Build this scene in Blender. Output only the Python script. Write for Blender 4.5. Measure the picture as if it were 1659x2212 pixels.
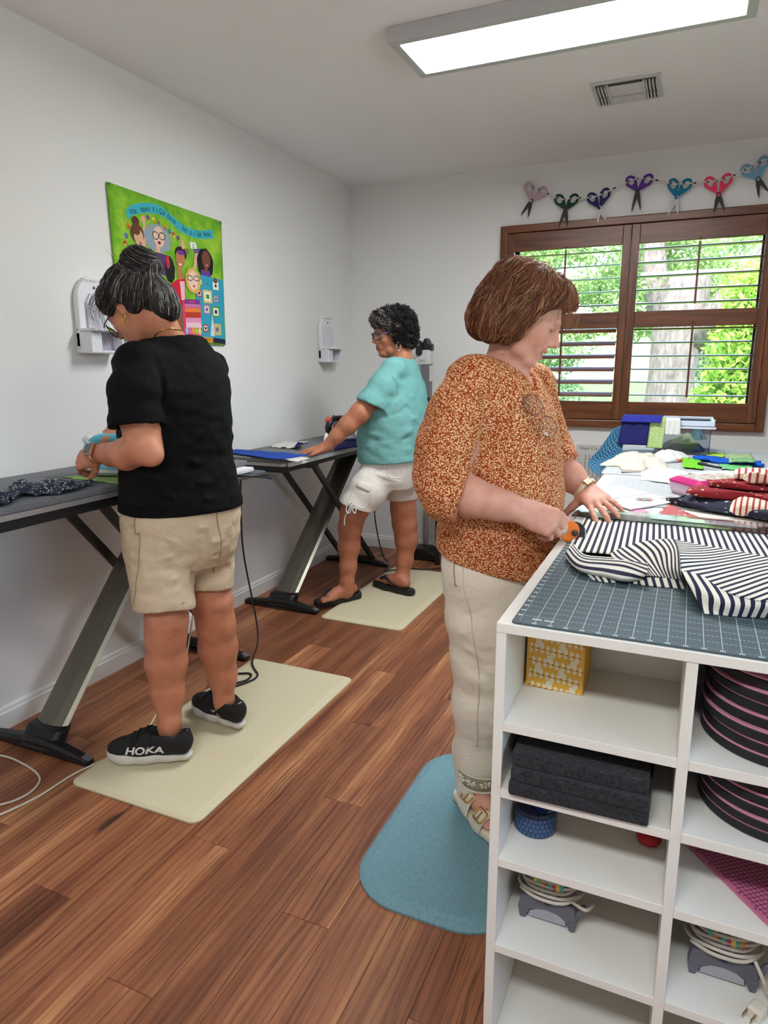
import bpy, math, random
import numpy as np
from mathutils import Vector, Matrix
# ------------------------------------------------------------------ scene, camera, light
for o in list(bpy.data.objects):
 bpy.data.objects.remove(o, do_unlink=True)
SC = bpy.context.scene
COL = SC.collection
PI = math.pi
RND = random.Random(7)
IMG_W, IMG_H, FPX = 1659, 2212, 1465.62
YAW, PITCH, ROLL = 0.4179, 0.2122, -0.003
CAM = Vector((2.2663, 0.0, 1.3395))
_fw = Vector((-math.sin(YAW) * math.cos(PITCH), math.cos(YAW) * math.cos(PITCH), -math.sin(PITCH)))
_r = _fw.cross(Vector((0, 0, 1))).normalized()
_u = _r.cross(_fw)
CR = _r * math.cos(ROLL) + _u * math.sin(ROLL)
CU = -_r * math.sin(ROLL) + _u * math.cos(ROLL)
cam_data = bpy.data.cameras.new('camera')
cam_data.sensor_fit = 'VERTICAL'
cam_data.sensor_height = 36.0
cam_data.sensor_width = 27.0
cam_data.lens = 36.0 * FPX / IMG_H
cam_data.clip_start = 0.05
cam = bpy.data.objects.new('camera', cam_data)
COL.objects.link(cam)
cam.matrix_world = Matrix(((CR.x, CU.x, -_fw.x, CAM.x), (CR.y, CU.y, -_fw.y, CAM.y), (CR.z, CU.z, -_fw.z, CAM.z), (0, 0, 0, 1)))
SC.camera = cam
SC.view_settings.view_transform = 'Standard'
SC.view_settings.look = 'None'
SC.view_settings.gamma = 1.0
SC.view_settings.use_curve_mapping = False
SC.view_settings.exposure = 1.74
SC.cycles.max_bounces = 7
SC.cycles.diffuse_bounces = 4
SC.cycles.glossy_bounces = 3
SC.cycles.transmission_bounces = 4
SC.cycles.caustics_reflective = False
SC.cycles.caustics_refractive = False
PANEL_W = 14.0
SUN_W = 4.4
SKY_W = 0.55
world = bpy.data.worlds.new('sky')
SC.world = world
world.use_nodes = True
wn = world.node_tree
wn.nodes.clear()
sky = wn.nodes.new('ShaderNodeTexSky')
sky.sky_type = 'NISHITA'
sky.sun_disc = False
sky.sun_elevation = math.radians(58)
sky.sun_rotation = math.radians(200)
sky.air_density = 1.0
sky.dust_density = 2.0
bg = wn.nodes.new('ShaderNodeBackground')
bg.inputs['Strength'].default_value = SKY_W
wo = wn.nodes.new('ShaderNodeOutputWorld')
wn.links.new(sky.outputs[0], bg.inputs[0])
wn.links.new(bg.outputs[0], wo.inputs[0])
sun_d = bpy.data.lights.new('sun', 'SUN')
sun_d.energy = SUN_W
sun_d.angle = 0.01
sun_d.color = (1.0, 0.95, 0.86)
sun = bpy.data.objects.new('sun', sun_d)
COL.objects.link(sun)
sun.rotation_euler = (math.radians(35), 0, math.radians(25))
sun.location = (2, 0, 8)
def at(px, py, d):
 r = CR * ((px - IMG_W / 2) / FPX) - CU * ((py - IMG_H / 2) / FPX) + _fw
 fh = Vector((-math.sin(YAW), math.cos(YAW), 0))
 return CAM + r * (d / r.dot(fh))
def at_axis(px, py, ax, val):
 r = CR * ((px - IMG_W / 2) / FPX) - CU * ((py - IMG_H / 2) / FPX) + _fw
 return CAM + r * ((val - CAM[ax]) / r[ax])
# ------------------------------------------------------------------ materials
def srgb(r, g=None, b=None):
 if g is None:
  r, g, b = r
 f = lambda c: (c / 255) / 12.92 if c / 255 <= 0.04045 else ((c / 255 + 0.055) / 1.055) ** 2.4
 return (f(r), f(g), f(b), 1.0)
class NT:
 def __init__(s, name):
  s.m = bpy.data.materials.new(name)
  s.m.use_nodes = True
  s.t = s.m.node_tree
  s.t.nodes.clear()
  s.out = s.t.nodes.new('ShaderNodeOutputMaterial')
  s.b = s.t.nodes.new('ShaderNodeBsdfPrincipled')
  s.t.links.new(s.b.outputs[0], s.out.inputs[0])
 def n(s, typ, ins=None, out=0, **attrs):
  nd = s.t.nodes.new('ShaderNode' + typ)
  for k, v in attrs.items():
   setattr(nd, k, v)
  for k, v in (ins or {}).items():
   s.set(nd.inputs[k], v)
  return nd.outputs[out]
 def set(s, sock, v):
  if isinstance(v, bpy.types.NodeSocket):
   s.t.links.new(v, sock)
  else:
   sock.default_value = v
 def p(s, **k):
  for a, v in k.items():
   s.set(s.b.inputs[a.replace('_', ' ')], v)
  return s
 def math(s, op, a, b=0.0, c=0.0):
  return s.n('Math', {0: a, 1: b, 2: c}, operation=op)
 def ramp(s, fac, stops, interp='LINEAR'):
  nd = s.t.nodes.new('ShaderNodeValToRGB')
  cr = nd.color_ramp
  cr.interpolation = interp
  while len(cr.elements) > 1:
   cr.elements.remove(cr.elements[-1])
  cr.elements[0].position = stops[0][0]
  cr.elements[0].color = stops[0][1]
  for p, c in stops[1:]:
   e = cr.elements.new(p)
   e.color = c
  s.set(nd.inputs[0], fac)
  return nd.outputs[0]
 def mix(s, f, a, b, blend='MIX'):
  nd = s.t.nodes.new('ShaderNodeMix')
  nd.data_type = 'RGBA'
  nd.blend_type = blend
  s.set(nd.inputs[0], f)
  s.set(nd.inputs[6], a)
  s.set(nd.inputs[7], b)
  return nd.outputs[2]
 def coord(s, kind='Object', scale=(1, 1, 1), rot=(0, 0, 0), loc=(0, 0, 0)):
  c = s.n('TexCoord', out={'Generated': 0, 'Normal': 1, 'UV': 2, 'Object': 3}[kind])
  return s.n('Mapping', {'Vector': c, 'Scale': scale, 'Rotation': rot, 'Location': loc})
 def noise(s, vec, scale=5, detail=3, rough=.5, out=0, dist=0.0):
  return s.n('TexNoise', {'Vector': vec, 'Scale': scale, 'Detail': detail, 'Roughness': rough, 'Distortion': dist}, out=out)
 def bump(s, h, strength=.3, dist=.01, prev=None):
  ins = {'Height': h, 'Strength': strength, 'Distance': dist}
  if prev is not None:
   ins['Normal'] = prev
  v = s.n('Bump', ins)
  s.t.links.new(v, s.b.inputs['Normal'])
  return v
MATS = {}
def plain(name, col, rough=.5, metal=0.0, bump=0.0, bscale=200, **k):
 if name in MATS:
  return MATS[name]
 t = NT(name)
 t.p(Base_Color=srgb(col), Roughness=rough, Metallic=metal, **k)
 if bump:
  t.bump(t.noise(t.coord(), bscale, 2), bump, .002)
 MATS[name] = t.m
 return t.m
def fabric(name, col, col2=None, scale=900, rough=.85, fold=0.25):
 t = NT(name)
 c = t.coord()
 n1 = t.noise(c, scale, 2)
 n2 = t.noise(c, 14, 3)
 base = t.mix(t.ramp(n1, [(.35, (0, 0, 0, 1)), (.65, (1, 1, 1, 1))]), srgb(col), srgb(col2 or [x * .86 for x in col]))
 t.p(Base_Color=base, Roughness=rough)
 t.b.inputs['Specular IOR Level'].default_value = .15
 b1 = t.bump(n1, .15, .001)
 t.bump(n2, fold, .01, b1)
 MATS[name] = t.m
 return t.m
def vcol(name='printed_colours', rough=.7, spec=.3):
 if name in MATS:
  return MATS[name]
 t = NT(name)
 a = t.n('Attribute', attribute_name='Col')
 n = t.noise(t.coord(), 400, 2)
 t.p(Base_Color=t.mix(t.math('MULTIPLY', n, .12), a, (0, 0, 0, 1)), Roughness=rough)
 t.b.inputs['Specular IOR Level'].default_value = spec
 MATS[name] = t.m
 return t.m
# ------------------------------------------------------------------ mesh helpers
class MB:
 def __init__(s):
  s.v, s.f, s.fc, s.fm, s.uv = [], [], [], [], []
  s.c, s.mi = None, 0
 def add(s, vs, fs, uvs=None):
  o = len(s.v)
  s.v += [tuple(p) for p in vs]
  for i, f in enumerate(fs):
   s.f.append(tuple(o + k for k in f))
   s.fc.append(s.c)
   s.fm.append(s.mi)
   s.uv.append(uvs[i] if uvs else None)
  return s
 def box(s, x0, x1, y0, y1, z0, z1):
  return s.add([(x, y, z) for z in (z0, z1) for y in (y0, y1) for x in (x0, x1)],
      [(0, 2, 3, 1), (4, 5, 7, 6), (0, 1, 5, 4), (2, 6, 7, 3), (0, 4, 6, 2), (1, 3, 7, 5)])
 def obox(s, c, ax, h):
  c = Vector(c)
  a = [Vector(v).normalized() * k for v, k in zip(ax, h)]
  return s.add([c + a[0] * i + a[1] * j + a[2] * k for k in (-1, 1) for j in (-1, 1) for i in (-1, 1)],
      [(0, 2, 3, 1), (4, 5, 7, 6), (0, 1, 5, 4), (2, 6, 7, 3), (0, 4, 6, 2), (1, 3, 7, 5)])
 def bar(s, a, b, w, h, side=(1, 0, 0)):
  a, b = Vector(a), Vector(b)
  d = (b - a).normalized()
  sd = (Vector(side) - d * d.dot(Vector(side))).normalized()
  return s.obox((a + b) / 2, (d, sd, d.cross(sd)), ((b - a).length / 2, w / 2, h / 2))
 def prism(s, poly, vec):
  n = len(poly)
  v = Vector(vec)
  vs = [Vector(p) for p in poly] + [Vector(p) + v for p in poly]
  return s.add(vs, [tuple(range(n))[::-1], tuple(range(n, 2 * n))] + [(i, (i + 1) % n, n + (i + 1) % n, n + i) for i in range(n)])
 def poly(s, pts):
  return s.add(pts, [tuple(range(len(pts)))])
 def tube(s, pts, r, n=8, closed=False, cap=True):
  P = [Vector(p) for p in pts]
  m = len(P)
  R = r if hasattr(r, '__len__') else [r] * m
  vs, fs = [], []
  pn = None
  for i, p in enumerate(P):
   t = (P[(i + 1) % m] - P[i - 1]) if closed or 0 < i < m - 1 else (P[1] - P[0] if i == 0 else P[-1] - P[-2])
   t = t.normalized() if t.length > 1e-9 else Vector((0, 0, 1))
   if pn is None:
    pn = t.orthogonal().normalized()
   pn = (pn - t * t.dot(pn))
   pn = pn.normalized() if pn.length > 1e-6 else t.orthogonal().normalized()
   bn = t.cross(pn)
   for k in range(n):
    a = 2 * PI * k / n
    vs.append(p + (pn * math.cos(a) + bn * math.sin(a)) * R[i])
  for i in range(m if closed else m - 1):
   j = (i + 1) % m
   for k in range(n):
    fs.append((i * n + k, i * n + (k + 1) % n, j * n + (k + 1) % n, j * n + k))
  if cap and not closed:
   fs += [tuple(range(n))[::-1], tuple((m - 1) * n + k for k in range(n))]
  return s.add(vs, fs)
 def lathe(s, prof, c=(0, 0, 0), n=32, ax=None):
  c = Vector(c)
  M = Matrix.Identity(3) if ax is None else Vector((0, 0, 1)).rotation_difference(Vector(ax).normalized()).to_matrix()
  vs = [c + M @ Vector((r * math.cos(2 * PI * k / n), r * math.sin(2 * PI * k / n), h)) for r, h in prof for k in range(n)]
  fs = [(i * n + k, i * n + (k + 1) % n, (i + 1) * n + (k + 1) % n, (i + 1) * n + k) for i in range(len(prof) - 1) for k in range(n)]
  fs += [tuple(range(n))[::-1], tuple((len(prof) - 1) * n + k for k in range(n))]
  return s.add(vs, fs)
 def grid(s, fn, nu, nv, uvscale=(1, 1), uv0=(0, 0), flip=False):
  vs = [fn(i / nu, j / nv) for j in range(nv + 1) for i in range(nu + 1)]
  fs, uvs = [], []
  for j in range(nv):
   for i in range(nu):
    q = [(i, j), (i + 1, j), (i + 1, j + 1), (i, j + 1)]
    if flip:
     q = q[::-1]
    fs.append(tuple(b * (nu + 1) + a for a, b in q))
    uvs.append([(uv0[0] + a / nu * uvscale[0], uv0[1] + b / nv * uvscale[1]) for a, b in q])
  return s.add(vs, fs, uvs)
 def mesh(s, name):
  me = bpy.data.meshes.new(name)
  me.from_pydata(s.v, [], s.f)
  if any(c is not None for c in s.fc):
   ca = me.color_attributes.new('Col', 'FLOAT_COLOR', 'CORNER')
   i = 0
   for f, c in zip(s.f, s.fc):
    for _ in f:
     ca.data[i].color = c or (1, 1, 1, 1)
     i += 1
  if any(u is not None for u in s.uv):
   ul = me.uv_layers.new(name='UVMap')
   i = 0
   for f, u in zip(s.f, s.uv):
    for k in range(len(f)):
     if u:
      ul.data[i].uv = u[k]
     i += 1
  me.polygons.foreach_set('material_index', s.fm)
  me.update()
  return me
 def build(s, name, m, parent=None, smooth=False, bevel=0.0, solid=0.0, subsurf=0, segs=2):
  me = s.mesh(name)
  o = link(name, me, m, parent)
  if smooth:
   me.polygons.foreach_set('use_smooth', [True] * len(me.polygons))
  if solid:
   md = o.modifiers.new('thickness', 'SOLIDIFY')
   md.thickness = solid
   md.offset = 0
  if subsurf:
   md = o.modifiers.new('smooth', 'SUBSURF')
   md.levels = md.render_levels = subsurf
  if bevel:
   md = o.modifiers.new('bevel', 'BEVEL')
   md.width = bevel
   md.segments = segs
   md.limit_method = 'ANGLE'
  return o
def link(name, me, m, parent=None):
 o = bpy.data.objects.new(name, me)
 COL.objects.link(o)
 for k in (m if isinstance(m, (list, tuple)) else [m]):
  if k is not None:
   me.materials.append(k)
 if parent is not None:
  o.parent = parent
  o.matrix_parent_inverse = Matrix.Translation(-parent.location)
 return o
def tag(o, label, cat, group=None, kind=None):
 o['label'] = label
 o['category'] = cat
 if group:
  o['group'] = group
 if kind:
  o['kind'] = kind
 return o
def thing(name, label, cat, loc=(0, 0, 0), group=None):
 o = bpy.data.objects.new(name, None)
 o.empty_display_size = .05
 COL.objects.link(o)
 o.location = loc
 return tag(o, label, cat, group)
def struct(o):
 o['kind'] = 'structure'
 return o
def copy_tree(o, parent=None):
 c = o.copy()
 COL.objects.link(c)
 if parent is not None:
  c.parent = parent
  c.matrix_parent_inverse = o.matrix_parent_inverse.copy()
 for ch in list(o.children):
  copy_tree(ch, c)
 return c
FONT_CACHE = {}
def text_mesh(txt, size, shear=0.0, extrude=0.0, space=1.0, bold=0.0):
 key = (txt, size, shear, extrude, space, bold)
 if key in FONT_CACHE:
  return FONT_CACHE[key]
 cu = bpy.data.curves.new('lettering', 'FONT')
 cu.body = txt
 cu.size = size
 cu.shear = shear
 cu.offset = bold
 cu.extrude = extrude
 cu.space_character = space
 cu.align_x = 'CENTER'
 cu.align_y = 'CENTER'
 cu.resolution_u = 3
 o = bpy.data.objects.new('lettering', cu)
 COL.objects.link(o)
 dg = bpy.context.evaluated_depsgraph_get()
 me = bpy.data.meshes.new_from_object(o.evaluated_get(dg))
 vs = [v.co.copy() for v in me.vertices]
 fs = [tuple(p.vertices) for p in me.polygons]
 bpy.data.objects.remove(o, do_unlink=True)
 bpy.data.curves.remove(cu)
 bpy.data.meshes.remove(me)
 FONT_CACHE[key] = (vs, fs)
 return vs, fs
def add_text(mb, txt, size, origin, ux, uy, **k):
 vs, fs = text_mesh(txt, size, **k)
 o, ux, uy = Vector(origin), Vector(ux).normalized(), Vector(uy).normalized()
 uz = ux.cross(uy)
 mb.add([o + ux * v.x + uy * v.y + uz * v.z for v in vs], fs)
def rrect(x0, x1, y0, y1, r, n=5):
 out = []
 for cx, cy, a0 in ((x1 - r, y0 + r, -90), (x1 - r, y1 - r, 0), (x0 + r, y1 - r, 90), (x0 + r, y0 + r, 180)):
  for i in range(n + 1):
   a = math.radians(a0 + 90 * i / n)
   out.append((cx + r * math.cos(a), cy + r * math.sin(a)))
 return out
# ------------------------------------------------------------------ the room
RX, RY0, RY1, RZ = 4.30, -2.30, 4.535, 2.55
WX0, WX1, WZ0, WZ1 = 1.13, 2.632, 1.0, 2.155
def wall_mat(name, col, bump=.12, scale=90):
 t = NT(name)
 c = t.coord()
 n = t.noise(c, scale, 4, .6)
 big = t.noise(c, 1.3, 2)
 t.p(Base_Color=t.mix(big, srgb(col), srgb([x * .97 for x in col])), Roughness=.75)
 t.b.inputs['Specular IOR Level'].default_value = .25
 t.bump(n, bump, .004)
 return t.m
M_WALL = wall_mat('painted_wall', (233, 232, 230))
M_CEIL = wall_mat('painted_ceiling', (246, 243, 242), .35, 130)
M_BASE = plain('white_baseboard', (232, 231, 229), .4)
struct(MB().box(-.12, 0, RY0 - .12, RY1 + .14, 0, RZ).build('wall_left', M_WALL))
wr_ = MB()
wr_.box(RX, RX + .12, RY0 - .12, -.3, 0, RZ).box(RX, RX + .12, 1.9, RY1 + .14, 0, RZ)
wr_.box(RX, RX + .12, -.3, 1.9, 0, .85).box(RX, RX + .12, -.3, 1.9, 2.15, RZ)
struct(wr_.build('wall_right', M_WALL))
struct(MB().box(0, RX, RY0 - .12, RY0, 0, RZ).build('wall_front', M_WALL))
bw = MB()
bw.box(0, WX0, RY1, RY1 + .14, 0, RZ).box(WX1, RX, RY1, RY1 + .14, 0, RZ)
bw.box(WX0, WX1, RY1, RY1 + .14, 0, WZ0).box(WX0, WX1, RY1, RY1 + .14, WZ1, RZ)
struct(bw.build('wall_back', M_WALL))
struct(MB().box(-.12, RX + .12, RY0 - .12, RY1 + .14, RZ, RZ + .12).build('ceiling', M_CEIL))
def base_prof(a, b, nrm):
 a, b, n = Vector(a), Vector(b), Vector(nrm)
 m = MB()
 prof = [(0, 0), (.016, 0), (.016, .066), (.011, .074), (.011, .082), (.005, .09), (0, .09)]
 m.prism([a + n * p + Vector((0, 0, h)) for p, h in prof], b - a)
 return m
struct(base_prof((0, RY0, 0), (0, RY1, 0), (1, 0, 0)).build('baseboard_left', M_BASE))
struct(base_prof((.016, RY1, 0), (RX, RY1, 0), (0, -1, 0)).build('baseboard_back', M_BASE))
struct(base_prof((RX, RY0, 0), (RX, RY1 - .016, 0), (-1, 0, 0)).build('baseboard_right', M_BASE))
struct(base_prof((0.016, RY0, 0), (RX - .016, RY0, 0), (0, 1, 0)).build('baseboard_front', M_BASE))
def plank_mat():
 t = NT('brown_pine_plank')
 oi = t.n('ObjectInfo', out=5)
 c = t.n('TexCoord', out=3)
 sh = t.n('CombineXYZ', {'X': t.math('MULTIPLY', oi, 37.0), 'Y': t.math('MULTIPLY', oi, 91.0), 'Z': t.math('MULTIPLY', oi, 13.0)})
 p = t.n('VectorMath', {0: c, 1: sh}, operation='ADD')
 warp = t.noise(t.n('Mapping', {'Vector': p, 'Scale': (3.0, .9, 3)}), 2.0, 3, out=1)
 pw = t.n('VectorMath', {0: p, 1: t.n('VectorMath', {0: warp, 'Scale': .05}, operation='SCALE')}, operation='ADD')
 fine = t.noise(t.n('Mapping', {'Vector': pw, 'Scale': (190, 2.2, 60)}), 1.0, 4, .6)
 ring = t.n('TexWave', {'Vector': t.n('Mapping', {'Vector': pw, 'Scale': (1, .05, 1)}), 'Scale': 15.0, 'Distortion': 5.0, 'Detail': 2.0, 'Detail Scale': 1.4}, out=1, wave_type='BANDS', bands_direction='X')
 streak = t.noise(t.n('Mapping', {'Vector': p, 'Scale': (11, .6, 6)}), 1.0, 3, .55)
 blot = t.noise(t.n('Mapping', {'Vector': p, 'Scale': (3, 1.5, 3)}), 2.0, 4, .6)
 base = t.ramp(streak, [(.25, srgb(86, 48, 32)), (.42, srgb(136, 82, 54)), (.56, srgb(164, 106, 70)), (.74, srgb(208, 152, 104))])
 base = t.mix(t.math('MULTIPLY', t.ramp(blot, [(.45, (0, 0, 0, 1)), (.7, (1, 1, 1, 1))]), .45), base, srgb(104, 60, 42))
 base = t.mix(t.math('MULTIPLY', t.ramp(ring, [(.0, (1, 1, 1, 1)), (.35, (0, 0, 0, 1))]), .35), base, srgb(70, 36, 24))
 dark = t.ramp(fine, [(.33, (1, 1, 1, 1)), (.45, (0, 0, 0, 1))])
 base = t.mix(t.math('MULTIPLY', dark, .72), base, srgb(58, 28, 16))
 lite = t.ramp(fine, [(.60, (0, 0, 0, 1)), (.74, (1, 1, 1, 1))])
 base = t.mix(t.math('MULTIPLY', lite, .30), base, srgb(196, 142, 98))
 vk = t.n('TexVoronoi', {'Vector': t.n('Mapping', {'Vector': p, 'Scale': (5.2, 1.7, 5)}), 'Scale': 1.0, 'Randomness': 1.0})
 kn = t.ramp(vk, [(.0, (1, 1, 1, 1)), (.075, (1, 1, 1, 1)), (.13, (0, 0, 0, 1))])
 base = t.mix(t.math('MULTIPLY', kn, .85), base, srgb(38, 24, 18))
 hsv = t.n('HueSaturation', {'Color': base, 'Value': t.math('ADD', t.math('MULTIPLY', oi, .22), .90), 'Saturation': 1.0})
 t.p(Base_Color=hsv, Roughness=t.math('ADD', t.math('MULTIPLY', fine, .2), .36))
 t.b.inputs['Specular IOR Level'].default_value = .4
 t.bump(fine, .35, .0015)
 return t.m
M_PLANK = plank_mat()
M_SUB = plain('dark_floor_gap', (70, 40, 26), .9)
floor = struct(MB().box(-.12, RX + .12, RY0 - .12, RY1 + .14, -.08, -.0045).build('floor', M_SUB))
PW, PL = .131, 1.22
def plank_mesh(length):
 m = MB()
 w, e = PW - .0005, .0010
 m.add([(e, e, 0), (w - e, e, 0), (w - e, length - e, 0), (e, length - e, 0),
     (0, 0, -.0012), (w, 0, -.0012), (w, length, -.0012), (0, length, -.0012),
     (0, 0, -.0045), (w, 0, -.0045), (w, length, -.0045), (0, length, -.0045)],
    [(0, 1, 2, 3), (4, 5, 1, 0), (5, 6, 2, 1), (6, 7, 3, 2), (7, 4, 0, 3), (8, 9, 5, 4), (9, 10, 6, 5), (10, 11, 7, 6), (11, 8, 4, 7)])
 return m.mesh('plank')
PM = {}
ni = 0
for i in range(int(RX / PW) + 1):
 x = i * PW + .001
 y = RY0 - (i * .37 % 1.0) * PL - .05
 while y < RY1:
  ye = min(y + PL - .001, RY1)
  ys = max(y, RY0)
  if ye > .55 and x < 3.3 and ye - ys > .02:
   L = round(ye - ys, 3)
   if L not in PM:
    PM[L] = plank_mesh(L)
    PM[L].materials.append(M_PLANK)
   o = bpy.data.objects.new('plank', PM[L])
   COL.objects.link(o)
   o.location = (x, ys, 0)
   o.parent = floor
   ni += 1
  y += PL
far = MB().box(0, RX, RY0, .55, -.0045, -.0002).box(3.3, RX, .55, RY1, -.0045, -.0002).build('plank_floor_rest', M_PLANK, floor)
far['kind'] = 'stuff'
ot = thing('wall_outlet', 'white duplex power outlet on the left wall behind the far ironing table', 'outlet', (.003, 3.79, .24))
MB().prism([(.0, y, z) for y, z in rrect(3.752, 3.828, .246, .366, .006)], (.006, 0, 0)).build('cover_plate', plain('outlet_white', (228, 227, 224), .35), ot)
for zc in (.335, .278):
 fa = MB().prism([(.006, y, z) for y, z in rrect(3.773, 3.807, zc - .014, zc + .014, .012)], (.003, 0, 0)).build('socket', plain('outlet_white', (228, 227, 224), .35), ot)
 sm = MB()
 for yy in (3.783, 3.797):
  sm.box(.0088, .0094, yy - .0012, yy + .0012, zc - .003, zc + .006)
 sm.box(.0088, .0094, 3.788, 3.792, zc - .010, zc - .006)
 sm.build('slot', plain('slot_black', (20, 20, 20), .8), fa)
M_FRAME = plain('light_frame_metal', (190, 190, 190), .45, .2)
def glow(name, strength):
 t = NT(name)
 t.p(Base_Color=(.8, .8, .8, 1), Emission_Color=(.94, .98, 1.0, 1), Emission_Strength=strength)
 return t.m
M_GLOW = glow('light_diffuser', PANEL_W)
def ceiling_panel(x0, x1, y0, y1, label):
 t = thing('ceiling_light', label, 'ceiling light', ((x0 + x1) / 2, (y0 + y1) / 2, RZ))
 m = MB()
 f, zt, zb = .035, RZ, RZ - .055
 for b in ((x0, x1, y0, y0 + f), (x0, x1, y1 - f, y1), (x0, x0 + f, y0 + f, y1 - f), (x1 - f, x1, y0 + f, y1 - f)):
  m.box(*b, zb, zt)
 m.build('frame', M_FRAME, t, bevel=.003)
 MB().box(x0 + f, x1 - f, y0 + f, y1 - f, zb + .004, zb + .012).build('diffuser', M_GLOW, t)
ceiling_panel(1.15, 2.37, 2.56, 2.905, 'long white LED ceiling panel glowing above the standing women')
ceiling_panel(1.45, 2.67, -.75, -.405, 'long white LED ceiling panel behind the viewer')
vt = thing('ceiling_vent', 'white square air register with grilles in the ceiling near the window', 'vent', (1.9, 3.53, RZ))
M_VW = plain('vent_white', (208, 206, 204), .5)
M_VD = plain('vent_dark', (70, 68, 66), .8)
VX0, VX1, VY0, VY1 = 1.755, 2.045, 3.395, 3.67
MB().box(VX0, VX1, VY0, VY1, RZ - .008, RZ).build('cover_plate', M_VW, vt, bevel=.003)
MB().box(VX0 + .02, VX1 - .02, VY0 + .02, VY1 - .02, RZ - .011, RZ - .008).build('backing', M_VD, vt)
for k in range(9):
 y = VY0 + .04 + k * .0125
 MB().obox((1.9, y, RZ - .016), ((1, 0, 0), (0, .8, -.6), (0, .6, .8)), (.07, .005, .001)).build('slat', M_VW, vt)
MB().box(1.83, 1.97, VY0 + .155, VY1 - .03, RZ - .02, RZ - .011).build('damper_plate', M_VW, vt)
for sx in (-1, 1):
 for yy in (VY0 + .075, VY1 - .075):
  for k in range(4):
   x = 1.9 + sx * (.085 + k * .014)
   MB().box(x - .003, x + .003, yy - .05, yy + .05, RZ - .022, RZ - .010).build('fin', M_VW, vt)
 MB().box(1.9 + sx * .075 - .004, 1.9 + sx * .075 + .004, VY0 + .02, VY1 - .02, RZ - .02, RZ - .01).build('divider', M_VW, vt)
# ------------------------------------------------------------------ window with wooden shutters
def wood_mat(name, c1, c2, c3, axis=2, scale=1.0, rough=.35):
 t = NT(name)
 sc = [26, 26, 26]
 sc[axis] = 2.2
 p = t.coord('Object', tuple(v * scale for v in sc))
 n = t.noise(p, 1.0, 5, .62, dist=.6)
 n2 = t.noise(t.coord('Object', tuple(v * scale * 5 for v in sc)), 1.0, 3)
 b = t.ramp(n, [(.3, srgb(c1)), (.5, srgb(c2)), (.72, srgb(c3))])
 b = t.mix(t.math('MULTIPLY', n2, .25), b, srgb(c1))
 t.p(Base_Color=b, Roughness=rough)
 t.bump(n2, .08, .001)
 return t.m
M_WV = wood_mat('stained_wood_upright', (70, 34, 13), (108, 60, 28), (138, 82, 42), 2)
M_WH = wood_mat('stained_wood_level', (70, 34, 13), (108, 60, 28), (138, 82, 42), 0)
M_SLAT = wood_mat('varnished_slat_wood', (82, 46, 24), (120, 72, 42), (148, 96, 60), 0, rough=.3)
_b = M_SLAT.node_tree.nodes['Principled BSDF']
_b.inputs['Coat Weight'].default_value = 1
_b.inputs['Coat IOR'].default_value = 2.0
_b.inputs['Coat Roughness'].default_value = .12
M_HINGE = plain('brass_hinge', (150, 110, 60), .35, .8)
YB = RY1
win = MB()
fx0, fx1, fz0, fz1, fw_ = 1.085, 2.678, .955, 2.202, .046
window_1 = bpy.data.objects.new('window_1', None)
COL.objects.link(window_1)
window_1.location = (1.88, YB, .955)
struct(window_1)
def wpart(name, mb, m, bevel=.003, parent=None):
 return mb.build(name, m, parent or window_1, bevel=bevel)
for nm, bx_, mm in (('casing', (fx0, fx0 + fw_, fz0, fz1), M_WV), ('casing', (fx1 - fw_, fx1, fz0, fz1), M_WV),
     ('casing', (fx0 + fw_, fx1 - fw_, fz1 - fw_, fz1), M_WH), ('casing', (fx0 + fw_, fx1 - fw_, fz0, fz0 + fw_), M_WH)):
 m = MB().box(bx_[0], bx_[1], YB - .036, YB - .001, bx_[2], bx_[3])
 wpart(nm, m, mm, .005)
rv = MB()
rv.box(WX0, WX0 + .012, YB, YB + .139, WZ0, WZ1).box(WX1 - .012, WX1, YB, YB + .139, WZ0, WZ1)
rv.box(WX0, WX1, YB, YB + .139, WZ0, WZ0 + .012).box(WX0, WX1, YB, YB + .139, WZ1 - .012, WZ1)
wpart('reveal', rv, M_WV, 0)
M_SASH = plain('dark_bronze_sash', (48, 34, 28), .5)
sh = MB()
for xa, xb in ((WX0 + .012, WX0 + .055), (WX1 - .055, WX1 - .012), (1.855, 1.90)):
 sh.box(xa, xb, YB + .085, YB + .115, WZ0 + .012, WZ1 - .012)
for za, zb in ((WZ0 + .012, WZ0 + .05), (WZ1 - .05, WZ1 - .012), (1.585, 1.625)):
 sh.box(WX0 + .012, WX1 - .012, YB + .086, YB + .114, za, zb)
wpart('sash', sh, M_SASH, .002)
def glass_mat(name, col=(1, 1, 1, 1), rough=0.0, mixv=.93):
 t = NT(name)
 tr = t.n('BsdfTransparent', {'Color': col})
 gl = t.n('BsdfGlossy', {'Color': (1, 1, 1, 1), 'Roughness': rough})
 fr = t.n('Fresnel', {'IOR': 1.45})
 ms = t.n('MixShader', {0: t.math('MULTIPLY', fr, mixv), 1: tr, 2: gl})
 t.t.links.new(ms, t.out.inputs[0])
 return t.m
M_GLASS = glass_mat('window_glass', (.96, .98, .97, 1))
for xa, xb in ((WX0 + .05, 1.86), (1.895, WX1 - .05)):
 for za, zb in ((WZ0 + .045, 1.59), (1.62, WZ1 - .045)):
  wpart('pane', MB().box(xa, xb, YB + .098, YB + .102, za, zb), M_GLASS, 0)
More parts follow.
